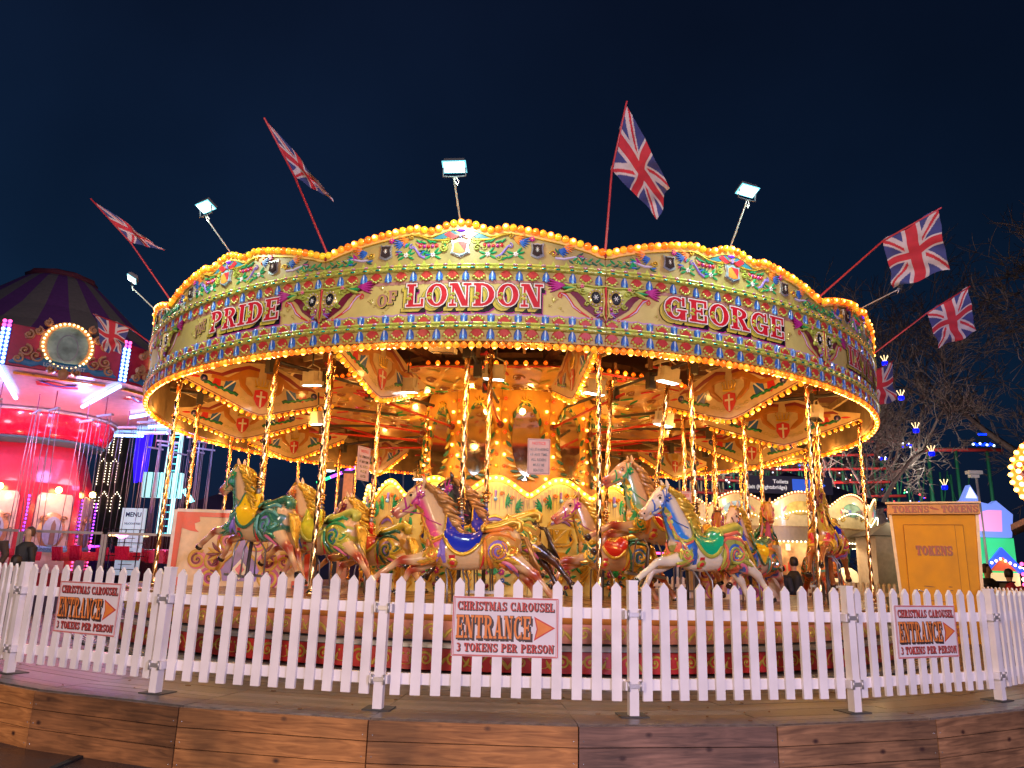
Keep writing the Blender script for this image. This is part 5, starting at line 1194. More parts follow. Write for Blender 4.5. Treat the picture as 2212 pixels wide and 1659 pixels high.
m.lathe([(.8, 9.05), (.92, 9.07), (.95, 9.2), (.7, 9.3), (.01, 9.36)], P('tent_cap_red', (.16, .03, .05), .7), 20, lobes=10, amp=.04); sw('tent_cap', m)
RS = 5.05; CS = RS * cos(rad(15)); HS_ = RS * sin(rad(15)) - .06
FS = lambda u, v, w=0: Vector((u, -(CS + w), v)); scar = P('ride_crimson', (.42, .015, .05), .4, coat=.4); wood_g = P('scroll_tan', (.50, .27, .13), .4, coat=.4); ovalp = P('oval_painting', (.30, .46, .38), .25, coat=.8, scale=3, var=.5)
m = MB(); m.add([FS(u, v) for u, v in ((-HS_, 5.32), (HS_, 5.32), (HS_, 6.32), (-HS_, 6.32))], [(0, 1, 2, 3)], scar)
pan = m.build('top_panel', sr_); m = MB()
m.disc(0, 5.98, .60, wood_g, FS, .01, .05, 28, .62, dome=False); m.disc(0, 5.98, .44, ovalp, FS, .055, .01, 28, .50, dome=False)
m.strip([(.22 * cos(j * pi / 10), 5.93 + .33 * sin(j * pi / 10)) for j in range(21)], .03, P('wheel_sketch', (.25, .30, .32), .5), FS, .066, .004)
for sg in (-1, 1):
    for x, y, r in ((.62, 5.62, .17), (.86, 5.72, .15), (.66, 6.25, .10), (.84, 6.12, .11), (.5, 6.50, .09), (.28, 5.36, .12), (.98, 5.50, .12)): m.scroll(sg * x, y, r, wood_g, FS, .09, 1.5, pi / 2, sg, .02, .08, n=18)
    m.strip([(sg * .25, 5.47), (sg * .5, 5.52), (sg * .7, 5.42), (sg * .95, 5.46), (sg * 1.15, 5.38)], [.20, .18, .16, .18, .05], P('ribbon_blue', (.03, .20, .42), .4), FS, .05, .02)
m.strip([(-.5, 5.50), (-.25, 5.46), (0, 5.44), (.25, 5.46), (.5, 5.50)], .19, P('ribbon_blue', (.03, .20, .42), .4), FS, .08, .02)
sans(m, 'LONDONS FINEST', 0, 5.40, .09, FS, P('ribbon_text', (.5, .6, .7), .5), .103, .9)
m.disc(0, 5.28, .12, wood_g, FS, .05, .08, 10, .16)
m.build('gold_scrollwork', pan); m = MB()
for j in range(34):
    a = j * 2 * pi / 34
    if -pi * .68 < (a - pi * 1.5 + pi) % (2 * pi) - pi < -pi * 2: continue
    m.ball(FS(.53 * cos(a), 5.98 + .56 * sin(a), .08), .028, warmb, 6, 4)
m.build('oval_bulbs', pan)
for k in range(12):
    o = pan if k == 0 else copy_tree(pan, sr_); o.location = (0, 0, .5); o.rotation_euler.z = rad(30 * k + 6.5)
# ceiling, light bars
m = MB(); cl = P('ride_ceiling_pinkish', (.55, .36, .40), .35, coat=.4); 
for k in range(12):
    M_ = Matrix.Rotation(rad(30 * k + 6.5), 4, 'Z'); h1, h2 = CS * math.tan(rad(15)), 2.0 * math.tan(rad(15))
    m.add([(-h1, -CS, 5.30), (h1, -CS, 5.30), (h2, -2.0, 4.85), (-h2, -2.0, 4.85)], [(0, 1, 2, 3)], cl, M_)
    f = lambda u, v, w=0: M_ @ Vector((u, -v, 4.85 + .45 * (v - 2) / (CS - 2) - w)); 
    m.strip([(-.45 + .3 * j, 4.0 + .08 * (j % 2)) for j in range(4)], .30, red, f, .02, .01); m.strip([(-1, 4.55), (1, 4.55)], .10, gold, f, .02, .04)
    for a0 in (1, -1): m.strip([(0, 4.0), (a0 * .4, 4.2)], .07, blue, f, .035, .01)
sw('underside', m)
for k in range(12):
    M_ = Matrix.Rotation(rad(30 * k + 21.5), 4, 'Z'); m = MB()
    for a_, b_ in ((RS - .06, RS - 1.0), (RS - 1.08, RS - 2.1)): m.tube([M_ @ Vector((0, -a_, 5.22 - .155 * (RS - a_))), M_ @ Vector((0, -b_, 5.22 - .155 * (RS - b_)))], .05, ledw, 6)
    for j in range(11):
        for sg in (-1, 1): m.ball((sg * .055, -(RS + .03), 5.36 + j * .10), .045, ledw if j < 9 else ledp, 6, 4, M_)
    m.box((0, -(RS - .02), 5.85), (.20, .05, 1.1), P('strip_back_blue', (.03, .06, .5), .4), M_); sw('light_strip', m)
for k in (10, 11, 0, 1, 2, 3): lamp('swing_ride_glow', 'POINT', SW + pol(4.0, 30 * k + 15, 4.9), 60, (.30, .36, 1), .2)
# bowl and tower
m = MB(); hot = P('ride_hot_red', (.85, .012, .05), .25, coat=.8); m.lathe([(1.75, 4.08), (1.95, 4.2), (2.03, 4.45), (2.06, 4.7), (2.06, 4.80), (1.7, 4.82)], hot, 48); m.lathe([(1.2, 3.96), (1.75, 4.03), (1.86, 4.09), (1.1, 4.12)], P('ride_teal_edge', (.04, .16, .20), .4), 48)
sw('red_bowl', m); m = MB()
m.tube([(2.08 * cos(j * pi / 40), 2.08 * sin(j * pi / 40), 4.80) for j in range(81)], .05, P('rope_silver', (.6, .55, .5), .3, .5), 6); sw('rope_moulding', m)
m = MB(); m.lathe([(1.85, -.4), (1.82, 2.3), (1.72, 2.9), (1.5, 3.6), (1.3, 4.1)], P('ride_rose_red', (.50, .02, .05), .3, coat=.7), 8, Matrix.Rotation(rad(36), 4, 'Z'), smooth=False); tw = sw('tower', m)
for k in range(8):
    m = MB(); f = lambda u, v, w=0: M_ @ Vector((u * 1.22, -(1.83 * cos(rad(22.5)) + .01 + w), v))
    M_ = Matrix.Rotation(rad(45 * k + 58.5), 4, 'Z')
    m.poly([(-.40, .5), (.40, .5), (.40, 2.5), (.34, 2.62), (-.34, 2.62), (-.40, 2.5)][::-1], P('tower_cream', (.70, .55, .46), .35, coat=.4), f, .0, .02)
    m.disc(0, 1.62, .30, wood_g, f, .03, .05, 18, .50, dome=False); m.disc(0, 1.60, .22, P('painting_sky', (.35, .42, .60), .4), f, .08, .01, 18, .40, dome=False)
    m.poly([(-.05, 1.25), (.07, 1.25), (.06, 1.78), (.01, 1.92), (-.04, 1.78)][::-1], P('painting_tower', (.22, .15, .13), .5), f, .095, .004)
    m.strip([(-.4, 1.16), (-.15, 1.13), (.15, 1.13), (.4, 1.16)], .16, ltblue, f, .06, .02); sans(m, 'LONDONS FINEST', 0, 1.10, .06, f, navy, .085, .5)
    for sg in (-1, 1): m.scroll(sg * .22, 1.95, .09, wood_g, f, .05, 1.3, 0, sg, .05, .04, n=12); m.scroll(sg * .32, 1.6, .07, wood_g, f, .04, 1.3, 0, sg, .05, .04, n=12)
    o = m.build('tower_panel', sr_); o.location = (0, 0, .5)
    M2 = Matrix.Rotation(rad(45 * k + 36), 4, 'Z'); m = MB()
    for j in range(20): m.ball((0, -1.88, .6 + .1 * j), .030, (ledp if j < 9 else ledv), 6, 4, M2)
    m.ball((0, -1.78, 2.72), .09, glow_mat('hot_yellow_lamp', (1, .75, .2), 16), 8, 6, Matrix.Rotation(rad(45 * k + 58.5), 4, 'Z')); o = m.build('tower_lights', sr_); o.location = (0, 0, .5)
for k in (0, 1, -1): lamp('tower_glow', 'POINT', SW + pol(2.35, 45 * k + 13.5, 2.6), 30, (1, .55, .35), .08); lamp('tower_pink_glow', 'POINT', SW + pol(2.4, 45 * k + 36, 3.2), 26, (1, .10, .25), .1)
[lamp('bowl_glow', 'POINT', SW + pol(3.2, q_, 4.0), 60, (1, .32, .38), .2) for q_ in (5, 45, 80)]; lamp('tent_violet_fill', 'SPOT', (-17, 1.5, 4.5), 5200, (.42, .28, 1), .2, (-14.5, 6.4, 8.0), 1.2)  # unseen violet spot added to brighten the tent roof
# hanging chairs
chs = P('chain_steel', (.42, .38, .42), .4, .7); rods = P('rod_pink', (.5, .12, .2), .4)
st = empty('swing_chair', (0, 0, 0)); m = MB()
for sx2, sy2 in ((-.2, -.12), (.2, -.12), (-.2, .14), (.2, .14)): m.tube([(sx2, sy2 * .3, 3.55), (sx2, sy2, .3)], .009, chs, 4)
m.build('chains', st); m = MB(); m.box((0, 0, 3.58), (.62, .07, .05), P('spreader_white', (.6, .6, .75), .4)); m.tube([(0, 0, 3.6), (0, 0, 4.05)], .014, rods, 5); m.build('spreader_bar', st)
m = MB(); sred = P('chair_red', (.62, .02, .06), .25, coat=.9)
m.box((0, 0, .02), (.42, .36, .05), sred); m.box((0, .17, .2), (.42, .05, .34), sred, Matrix.Rotation(-.15, 4, 'X')); m.box((-.22, 0, .12), (.03, .36, .16), sred); m.box((.22, 0, .12), (.03, .36, .16), sred); m.tube([(-.21, -.18, .16), (0, -.24, .14), (.21, -.18, .16)], .014, silver, 6); m.build('seat', st)
cnt = 0
for r, cn, of in ((4.7, 18, 5), (3.6, 12, 0)):
    for j in range(cn):
        a = -80 + of + j * 250 / cn if r > 4 else -60 + of + j * 220 / cn
        if a > 150: continue
        o = st if cnt == 0 else copy_tree(st); cnt += 1
        o.location = SW + pol(r, a, .92 + .03 * (cnt % 3)); o.rotation_euler.z = rad(a + 90 + (cnt * 37 % 20))
        tag(o, 'red swing chair hanging on chains beneath the striped tent ride', 'swing chair', 'chairs of the swing ride')
# glass barrier round the ride
glass = bpy.data.materials.new('barrier_glass'); glass.use_nodes = True; gb = glass.node_tree.nodes['Principled BSDF']; gb.inputs['Transmission Weight'].default_value = 1; gb.inputs['Roughness'].default_value = .03; gb.inputs['IOR'].default_value = 1.12; gb.inputs['Base Color'].default_value = (.9, .85, .92, 1)
BW = [Vector((-12.6 + 1.55 * i, .75 + .16 * i, -.425)) for i in range(6)]
for i in range(5):
    p, q = BW[i], BW[i + 1]; d = (q - p); t = empty('glass_barrier', (p + q) / 2, atan2(d.y, d.x), label='clear glass barrier panel with grey frame in front of the red swing chairs', cat='barrier', group='glass barriers of the swing ride'); w = d.length
    m = MB()
    for x in (-w / 2 + .03, w / 2 - .03): m.box((x, 0, .95), (.05, .05, 1.9), P('barrier_frame', (.28, .25, .30), .4, .5))
    for z in (.78, 1.92): m.box((0, 0, z), (w - .1, .04, .05), P('barrier_frame', (.28, .25, .30), .4, .5))
    m.box((0, 0, .40), (w - .1, .03, .7), P('barrier_kick', (.10, .06, .10), .5)); m.build('frame', t); m = MB(); m.box((0, 0, 1.35), (w - .1, .012, 1.1), glass); m.build('pane', t)
for i, (x, y, z, c) in enumerate(((-11.5, 1.1, .95, ledg), (-9.55, 1.2, 1.0, ledg))):
    m = MB(); [m.ball((0, 0, .09 * j), .03, c, 6, 4) for j in range(1 if i == 0 else 6)]; m.box((0, .04, .2), (.06, .03, .6), rub)
    m.build('light_stick', None, (x, y, z - .1), label=('green lamp beside the crouching person' if i == 0 else 'row of small green lamps on the glass barrier'), cat='light')
lamp('chair_glow', 'POINT', (-8.6, 3.2, 1.6), 40, (1, .15, .75), .15); lamp('chair_glow', 'POINT', (-10.6, 2.4, 1.7), 40, (1, .3, .5), .15)

# ================================================================== FAR LEFT: tower with fairy lights, banner, drop tower, menu
m = MB(); stp = P('steeple_brown', (.10, .05, .04), .7); m.box((0, 0, 4), (1.9, 1.9, 8), stp); m.box((0, 0, 8.4), (1.3, 1.3, 1.6), stp)
t = empty('lit_steeple', (-22.9, 30, -.425), label='brown clock tower outlined with fairy lights far behind the swing ride', cat='tower'); m.build('wall', t)
m = MB()
def fairy(pts, step=.16):
    for a, b in zip(pts, pts[1:]):
        L_ = hypot(b[0] - a[0], b[1] - a[1]); k = max(1, int(L_ / step))
        for j in range(k): m.ball((a[0] + (b[0] - a[0]) * j / k, -1.02, a[1] + (b[1] - a[1]) * j / k), .035, glow_mat('fairy_white', (1, .85, .6), 5), 5, 3)
for x in (-.45, .45):
    fairy([(x - .3, 7.7), (x - .3, 9.0), (x + .3, 9.0), (x + .3, 7.7)]); fairy([(x - .28, 5.9), (x - .28, 7.2), (x, 7.45), (x + .28, 7.2), (x + .28, 5.9)])
for x in (-1.0, .0, 1.0): fairy([(x - .35, 4.3), (x - .35, 5.1), (x, 5.45), (x + .35, 5.1), (x + .35, 4.3)])
m.build('fairy_lights', t); t.scale = (.72, .72, .93)
t = empty('blue_banner', (-19.5, 26, -.425), label='tall deep blue lit banner hanging beside the drop tower', cat='banner'); m = MB(); m.add([(-.45, 0, 8.2), (.45, 0, 8.2), (.42, 0, 6.4), (.35, .05, 5.4), (-.25, .05, 5.3), (-.42, 0, 6.6), (-.45, .06, 8.2), (.45, .06, 8.2), (.35, .1, 5.4), (-.25, .1, 5.3)], [(0, 5, 4, 3, 2, 1), (6, 7, 8, 9)], glow_mat('banner_blue_light', (.04, .01, 1), 1.1)); m.build('cloth', t); m = MB(); m.tube([(0, .1, 0), (0, .1, 8.5)], .06, dsteel, 6); m.build('mast', t)
t = empty('drop_tower', (-17.8, 26, -.425), label='white and cyan neon drop tower glowing left of the carousel', cat='fairground ride'); m = MB()
for x in (-.28, .28): m.box((x, 0, 5), (.08, .3, 10), glow_mat('neon_white', (.55, .95, 1), 1.6))
for j in range(26): m.box((0, 0, .6 + .36 * j), (.6, .12, .05), glow_mat('neon_cyan', (.15, .8, .85), 1.2))
m.build('lit_column', t); m = MB(); m.box((-.3, -.2, 5.2), (2.0, .3, 1.3), glow_mat('neon_pale', (.5, .85, .9), 1.0))
for j in range(6): m.box((-1.1 + .33 * j, -.36, 5.2), (.05, .03, 1.3), teal)
m.build('gondola', t); m = MB(); m.tube([(.8, -.1, 5.0), (2.0, -.1, 3.6)], .12, ledc, 6); m.build('side_neon', t)
lamp('drop_tower_glow', 'POINT', (-17, 24.5, 5), 120, (.4, .9, 1), .3)
t = empty('menu_board', (-9.75, 6, .70), 0, label='tall white board headed MENU behind the swing chairs', cat='menu board'); m = MB(); m.box((0, 0, .75), (.62, .05, 1.7), glow_mat('menu_backlit', (.50, .70, .78), .5)); m.build('board', t)
m = MB(); f = lambda u, v, w=0: Vector((u, -.03 - w, v)); sans(m, 'MENU', 0, 1.38, .12, f, navy, .003, .40); sans(m, 'DELICIOUS FRIES', 0, 1.18, .05, f, navy, .003, .42)
for j in range(9): m.strip([(-.22, 1.05 - .11 * j), (.05 + .04 * (j % 3), 1.05 - .11 * j)], .018, steel, f, .002, .001)
m.build('lettering', t); m = MB()
for j in range(4): m.box((0, -.30, .05 + .33 * j), (1.1, .02, .02), black)
for j in range(3): m.box((-.35 + .35 * j, -.30, .4), (.02, .02, 1.3), black)
m.build('railing', t)
def hut(name, loc, w, d, h, body, roof, label, glow=None):
    t = empty(name, loc, label=label, cat='kiosk'); m = MB(); m.box((0, 0, h / 2), (w, d, h), body); m.build('wall', t); m = MB(); k = w / 2 + .2
    m.add([(-k, -d / 2 - .2, h), (k, -d / 2 - .2, h), (k, d / 2 + .2, h), (-k, d / 2 + .2, h), (0, 0, h + w * .32)], [(0, 1, 4), (1, 2, 4), (2, 3, 4), (3, 0, 4), (0, 3, 2, 1)], roof); m.build('roof', t)
    if glow: m = MB(); m.box((w * .2, -d / 2 - .06, h * .8), (w * .5, .06, .12), glow); m.build('lit_strip', t)
    return t
hut('dark_kiosk', (-10.3, 14, -.425), 2.4, 2, 3.2, P('kiosk_indigo', (.03, .02, .08), .6), P('kiosk_roof', (.02, .015, .04), .6), 'dark kiosk with a violet strip lamp seen between carousel poles', glow_mat('violet_strip', (.5, .05, 1), 12))
lamp('kiosk_violet', 'POINT', (-9.8, 12.5, 2.4), 30, (.5, .1, 1), .1)
t = empty('stall_row', (-4.5, 24, -.425), label='row of dark fairground stalls far behind the carousel', cat='stall'); m = MB(); rs = random.Random(11)
for j in range(16):
    x = -22 + j * 2.2; h = rs.uniform(1.8, 3.1); m.box((x, rs.uniform(-1, 1), h / 2), (2.0, 1.6, h), (P('stall_dark_violet', (.05, .02, .08), .7), P('stall_dark_red', (.12, .02, .03), .7), P('stall_navy', (.02, .03, .09), .7))[j % 3])
    m.box((x, -1.9, h * .95), (1.9, .05, .10), (ledp, warmb, ledc, ledv, warmb)[j % 5])
m.build('stall_fronts', t)
t = empty('led_tube', (-7.2, 18, -.425), label='slanting violet and green light tube between the brass poles', cat='light tube'); m = MB(); m.tube([(-.9, 0, 4.75), (-.35, 0, 5.0)], .06, ledg, 6); m.tube([(-.35, 0, 5.0), (.9, 0, 5.55)], .06, ledv, 6); m.build('tube', t); m = MB(); m.box((.1, .2, 2.5), (.15, .15, 5), dsteel); m.build('post', t)
t = empty('orange_pylon', (-5.9, 14, -.425), label='pale orange lit pylon behind the brass poles left of the drum', cat='pylon'); m = MB(); m.box((0, 0, 2.35), (.36, .36, 4.7), P('pylon_orange', (.8, .35, .15), .6)); m.build('column', t); m = MB(); m.box((0, 0, 4.75), (.5, .5, .10), dsteel); m.build('cap', t)
lamp('pylon_glow', 'POINT', (-5.7, 12.6, 3.9), 35, (1, .6, .35), .1)
# spoked wheel seen past the drum
t = empty('spoked_ride', (-4.6, 20, 2.0), label='grey spoked ride arms with blue lamps just left of the drum', cat='fairground ride'); m = MB()
for j in range(14): a = .25 + j * pi / 16; m.tube([(0, 0, 0), (3.4 * cos(a), 0, 3.4 * sin(a))], .035, P('spoke_grey', (.4, .45, .55), .5, .3), 5)
m.build('spokes', t); m = MB()
for j in range(12): a = j * pi / 11; m.ball((1.1 * cos(a), -.1, 1.1 * sin(a) - .6), .07, ledw, 6, 4)
m.build('hub_lamps', t); m = MB(); m.box((0, .2, -1.25), (.3, .3, 2.5), dsteel); m.build('mast', t)
lamp('spoke_glow', 'POINT', (-4.6, 18.5, 3), 40, (.6, .7, 1), .2)

# ================================================================== RIGHT: tent, round bar, coaster, booth
t = empty('navy_tent', (11.4, 16, -.425), .0, label='navy pointed tent behind the bar with a white TOILETS and EXIT banner', cat='tent'); m = MB(); nv = P('tent_navy', (.012, .012, .045), .7)
m.add([(-3.0, -1.8, 4.1), (2.9, -1.8, 4.1), (2.9, 2.4, 4.1), (-3.0, 2.4, 4.1), (-.3, .3, 5.55)], [(0, 1, 4), (1, 2, 4), (2, 3, 4), (3, 0, 4), (0, 3, 2, 1)], nv); m.build('roof', t); m = MB()
for x in (-2.85, 2.75):
    for y in (-1.65, 2.25): m.tube([(x, y, 0), (x, y, 4.15)], .04, dsteel, 6)
m.build('posts', t)
t = empty('direction_banner', (10.2, 13.9, -.425), 0, label='navy banner reading Toilets, Exit (Knightsbridge) with a bright blue arrow', cat='banner'); m = MB(); m.box((0, 0, 3.38), (2.3, .04, .46), P('banner_navy', (.012, .014, .07), .6)); m.build('cloth', t)
m = MB(); f = lambda u, v, w=0: Vector((u, -.021 - w, v)); m.poly([(.15, 3.24), (.15, 3.54), (.78, 3.54), (.98, 3.39), (.78, 3.24)][::1], glow_mat('arrow_blue', (.03, .12, .75), .6), f, 0, .004); m.build('arrow', t)
m = MB(); sans(m, 'Toilets', -.14, 3.42, .10, f, glow_mat('banner_text', (.7, .72, .8), .5), .004); sans(m, 'Exit (Knightsbridge)', -.48, 3.27, .10, f, glow_mat('banner_text', (.7, .72, .8), .5), .004, .98); m.build('lettering', t); m = MB(); [m.tube([(x, .05, 0), (x, .05, 3.65)], .03, dsteel, 6) for x in (-1.1, 1.1)]; m.build('posts', t); t.scale = (1.48, 1.48, 1.40)  # banner print and arrow carry light in their colour

BR = Vector((8.3, 11.0, -.425)); t = empty('round_bar', BR, label='round fairground bar with arched cream boards and rows of bulbs', cat='bar'); m = MB(); bc = P('bar_board_cream', (.62, .50, .28), .4, coat=.4)
RB = 3.35
fb = lambda k: (lambda u, v, w=0: Vector(((RB + w) * sin(rad(-60 + 30 * k) + u / RB), -(RB + w) * cos(rad(-60 + 30 * k) + u / RB), v)))
hbq = RB * rad(15); ub = [-hbq + 2 * hbq * i / 16 for i in range(17)]; tb = lambda u: 3.42 + .38 * cos(u / hbq * pi / 2)
mb2 = MB(); mb3 = MB(); mb4 = MB()
for k in range(6):
    f = fb(k); band(m, 2.85, tb, bc, 0, f, ub); m.strip([(u, tb(u)) for u in ub], .06, coral if 0 else P('coral_edge', (.6, .18, .12), .4), f, .005, .04)
    for j in range(20): mb2.ball(f(-hbq + 2 * hbq * j / 19, tb(-hbq + 2 * hbq * j / 19) + .02, .03), .028, warmb, 5, 3)
    for j in range(20): mb2.ball(f(-hbq + 2 * hbq * j / 19, 2.95 + .32 * sin(pi * j / 19), .06), .020, glow_mat('bulb_cream', (1, .92, .6), 5), 5, 3)
    for j in range(16): mb2.ball(f(-hbq + 2 * hbq * j / 15, 2.42, .05), .026, glow_mat('bulb_cream', (1, .92, .6), 5), 5, 3)
    P_c = (P('bar_picture_green', (.20, .40, .30), .5, scale=6, var=.5), P('bar_picture_blue', (.25, .40, .60), .5, scale=6, var=.5), P('bar_picture_gold', (.60, .42, .12), .5, scale=6, var=.5))[k % 3]
    m.disc(0, 3.36, .40, P_c, f, .01, .02, 16, .20, dome=False)
    for sg in (-1, 1): m.scroll(sg * .45, 3.12, .10, gold, f, .04, 1.4, 0, sg, .01, .02, n=12); m.leaf(sg * .5, 3.25, pi / 2 + sg * .6, .2, .05, pink, f, .01, .02)
    band(mb3, 2.42, 2.85, P('bar_soffit_silver', (.30, .22, .14), .35, .2), -.05, f, ub)
    band(mb4, 0, 1.28, P('bar_counter_brown', (.20, .06, .04), .4, coat=.4), -.3, f, ub); band(mb4, 1.28, 1.33, cream_dk, -.22, f, ub)
# painted carriage on the right-hand arch
f = fb(3); pcarr = P('carriage_sketch', (.10, .08, .09), .5)
for x, r in ((.38, .10), (.12, .07)): m.strip([(x + r * cos(j * pi / 6), 3.20 + r * sin(j * pi / 6)) for j in range(13)], .02, pcarr, f, .035, .004); [m.strip([(x, 3.2), (x + r * cos(j), 3.2 + r * sin(j))], .008, pcarr, f, .036, .003) for j in range(6)]
m.strip([(.08, 3.30), (.25, 3.34), (.45, 3.36)], [.04, .09, .03], pcarr, f, .036, .004)
for j in range(3): m.strip([(-.1 - .12 * j, 3.34), (-.2 - .12 * j, 3.32), (-.26 - .12 * j, 3.38)], [.09, .08, .04], (P('horse_sketch_blue', (.10, .15, .5), .5), white, white)[j % 3], f, .037, .004); m.strip([(-.12 - .12 * j, 3.30), (-.14 - .12 * j, 3.16)], .018, pcarr, f, .037, .004); m.strip([(-.22 - .12 * j, 3.30), (-.24 - .12 * j, 3.17)], .018, pcarr, f, .037, .004)
m.build('arched_board', t); mb2.build('bulb_rows', t, kind='stuff'); mb3.build('soffit', t); ct = mb4.build('counter', t)
m = MB(); f = fb(3); m.disc(.35, .72, .62, P('badge_tan', (.58, .30, .14), .4), f, -.29, .03, 14, .38, dome=False); m.poly([(-.10, .80), (.82, .80), (.74, .70), (.82, .60), (-.10, .60), (-.02, .70)][::-1], P('badge_red', (.45, .03, .06), .4), f, -.25, .02)
sans(m, 'NANA CREPES', .36, .645, .10, f, white, -.225, .66); m.build('shop_badge', ct)
m = MB(); [m.tube([(3.1 * sin(rad(a)), -3.1 * cos(rad(a)), 0), (3.1 * sin(rad(a)), -3.1 * cos(rad(a)), 2.85)], .05, P('bar_post', (.22, .22, .28), .4), 8) for a in range(-75, 80, 30)]
m.lathe([(2.2, 0), (2.2, 2.85)], P('bar_interior', (.35, .18, .08), .6, scale=5, var=.5), 24); m.build('posts_and_core', t)
m = MB(); rs = random.Random(4)
for j in range(26):
    a = rad(rs.uniform(-50, 55)); m.box((2.35 * sin(a), -2.35 * cos(a), rs.uniform(1.45, 2.3)), (.10, .10, rs.uniform(.12, .25)), rs.choice((orange, red, cream, glow_mat('bar_lamp', (1, .75, .4), 3), green, white)))
m.build('goods_on_shelves', t)
m = MB(); f = fb(3); q = f(.1, 1.34, -.42); m.lathe([(.30, 0), (.34, .12), (.28, .30), (.14, .40), (.01, .42)], P('cabinet_glow', (1, .8, .45), .3, emit=.9, ecol=(1, .72, .35)), 12, c=tuple(q)); m.build('lit_cabinet', t)
for a in (-40, -10, 20, 45): lamp('bar_light', 'POINT', BR + pol(2.75, a, 2.75), 80, (1, .74, .40), .1); lamp('bar_sign_light', 'POINT', BR + pol(4.1, a, 3.6), 45, (1, .78, .45), .1)

# coaster frame
t = empty('coaster_frame', (0, 0, -.425), label='green lattice coaster frame with rows of red rails behind the bar', cat='roller coaster'); m = MB(); rl = P('rail_red_lit', (.62, .05, .05), .4); gn = P('lattice_green', (.02, .20, .10), .5); yl = P('lattice_cream', (.45, .36, .22), .5)
for j in range(9):
    z = 3.4 + j * .68; x0, x1 = 8.5, 20.5 - j * .35 + (j % 2) * .4; m.tube([(x0, 24, z), ((x0 + x1) / 2, 24, z - .12), (x1, 24, z + .1)], .07, rl, 6); m.tube([(x0, 24.6, z + .2), (x1, 24.6, z + .1)], .05, rl, 6)
m.tube([(20.5, 24, 7.9), (25, 24, 8.0)], .10, rl, 6); m.build('rails', t); m = MB()
for j in range(26):
    x = 8.5 + j * .55; h = 9.2 - .10 * j; m.tube([(x, 24.2, 0), (x + .1, 24.2, h)], .05, gn if 4 < j else yl, 5)
    if j % 2: m.tube([(x, 24.3, 1.5), (x + 1.1, 24.3, h)], .035, gn if 4 < j else yl, 4); m.tube([(x + 1.1, 24.3, 1.5), (x, 24.3, h)], .035, gn if 4 < j else yl, 4)
for x in (21.2, 22.6, 24.2): m.tube([(x, 24, 0), (x, 24, 7.9)], .09, gn, 5)
m.build('lattice', t)
for x in (10, 14.5, 19): lamp('coaster_light', 'POINT', (x, 21.5, 6.2), 260, (.8, .85, .75), .3)
lamp('coaster_red', 'POINT', (16, 22, 5.5), 300, (1, .3, .3), .3)

t = empty('string_lights', (0, 0, -.425), label='scatter of tiny blue, red, green and white fairy lights low in the trees', cat='fairy lights'); m = MB(); rs = random.Random(77)
cols = [glow_mat('fairy_blue', (.02, .05, 1), 3), glow_mat('fairy_red', (1, .05, .08), 2), glow_mat('fairy_green', (.03, .9, .3), 1.6), glow_mat('speck_white', (.8, .85, 1), 2), glow_mat('fairy_amber', (1, .6, .2), 2)]
for j in range(150):
    x = rs.uniform(9.5, 19.5); m.ball((x, 21.5 + rs.uniform(-.5, .5), rs.uniform(3.4, 8.2 - .28 * (x - 9.5))), rs.uniform(.025, .05), rs.choice(cols), 5, 3)
m.build('lamps', t, kind='stuff')
m = MB(); lf = P('dead_leaf', (.16, .07, .02), .8); rs = random.Random(12)
for j in range(46):
    p = pol(rs.uniform(7.3, 8.42), rs.uniform(-38, 38), .006); a = rs.uniform(0, 6.3); f = lambda u, v, w=0: p + Vector((u * cos(a) - v * sin(a), u * sin(a) + v * cos(a), w)); m.leaf(0, 0, 0, rs.uniform(.02, .05), .02, lf, f, 0, .006, .6, 3)
m.build('leaf_litter', None, label='small dead leaves lying on the deck boards by the fence', cat='leaves', kind='stuff')
# trees
bark = P('winter_bark', (.13, .095, .085), .8, scale=6, var=.3)
def tree(loc, H_, lean, seed, label, spread=1.0, levels=6, tw=.55):
    R_ = random.Random(seed); t = empty('bare_tree', loc, label=label, cat='tree', group='bare winter trees on the right'); tm = MB(); cm = MB(); tips = []
    def grow(p, d, L_, r, lv):
        pts = [p]; rs2 = [r]; n_ = 4 if lv > 3 else 3
        for i in range(n_):
            d = (d + Vector((R_.gauss(0, .13), R_.gauss(0, .13), R_.gauss(.03, .08)))).normalized(); p = p + d * L_ / n_; pts.append(p); rs2.append(r * (1 - .42 * (i + 1) / n_))
        (tm if lv >= levels else cm).tube(pts, rs2, bark, 8 if lv >= levels else (5 if lv > 3 else 3))
        if lv == 0: return
        k = R_.choice((3, 3, 4)) if lv > 1 else R_.choice((3, 4, 5))
        for i in range(k):
            a = R_.uniform(0, 2 * pi); s = R_.uniform(.45, .85); q = d.orthogonal().normalized(); q.rotate(Matrix.Rotation(a, 3, d)); nd = (d * (1 - s * .35) + q * s * spread + Vector((0, 0, .06))).normalized()
            grow(pts[-1] if i < 2 else pts[R_.randint(2, n_)], nd, L_ * R_.uniform(.62, .80), max(.018, rs2[-1] * R_.uniform(.55, .8)), lv - 1)
    grow(Vector((0, 0, 0)), Vector(lean).normalized(), H_ * .30, H_ * .022, levels)
    tm.build('trunk', t); cm.build('crown', t)
tree((22.2, 18, -.425), 20, (-.02, 0, 1), 2, 'tall bare tree with thick trunk at the right edge', 1.0, 7)
tree((17.6, 20, -.425), 15, (.02, 0, 1), 5, 'bare tree behind the two drooping flags', 1.1, 7)
tree((15.2, 26, -.425), 14, (.05, 0, 1), 9, 'smaller bare tree among the coaster rails', 1.2, 6)
tree((26.5, 23, -.425), 23, (-.05, 0, 1), 14, 'bare tree filling the upper right corner of the sky', 1.1, 6)
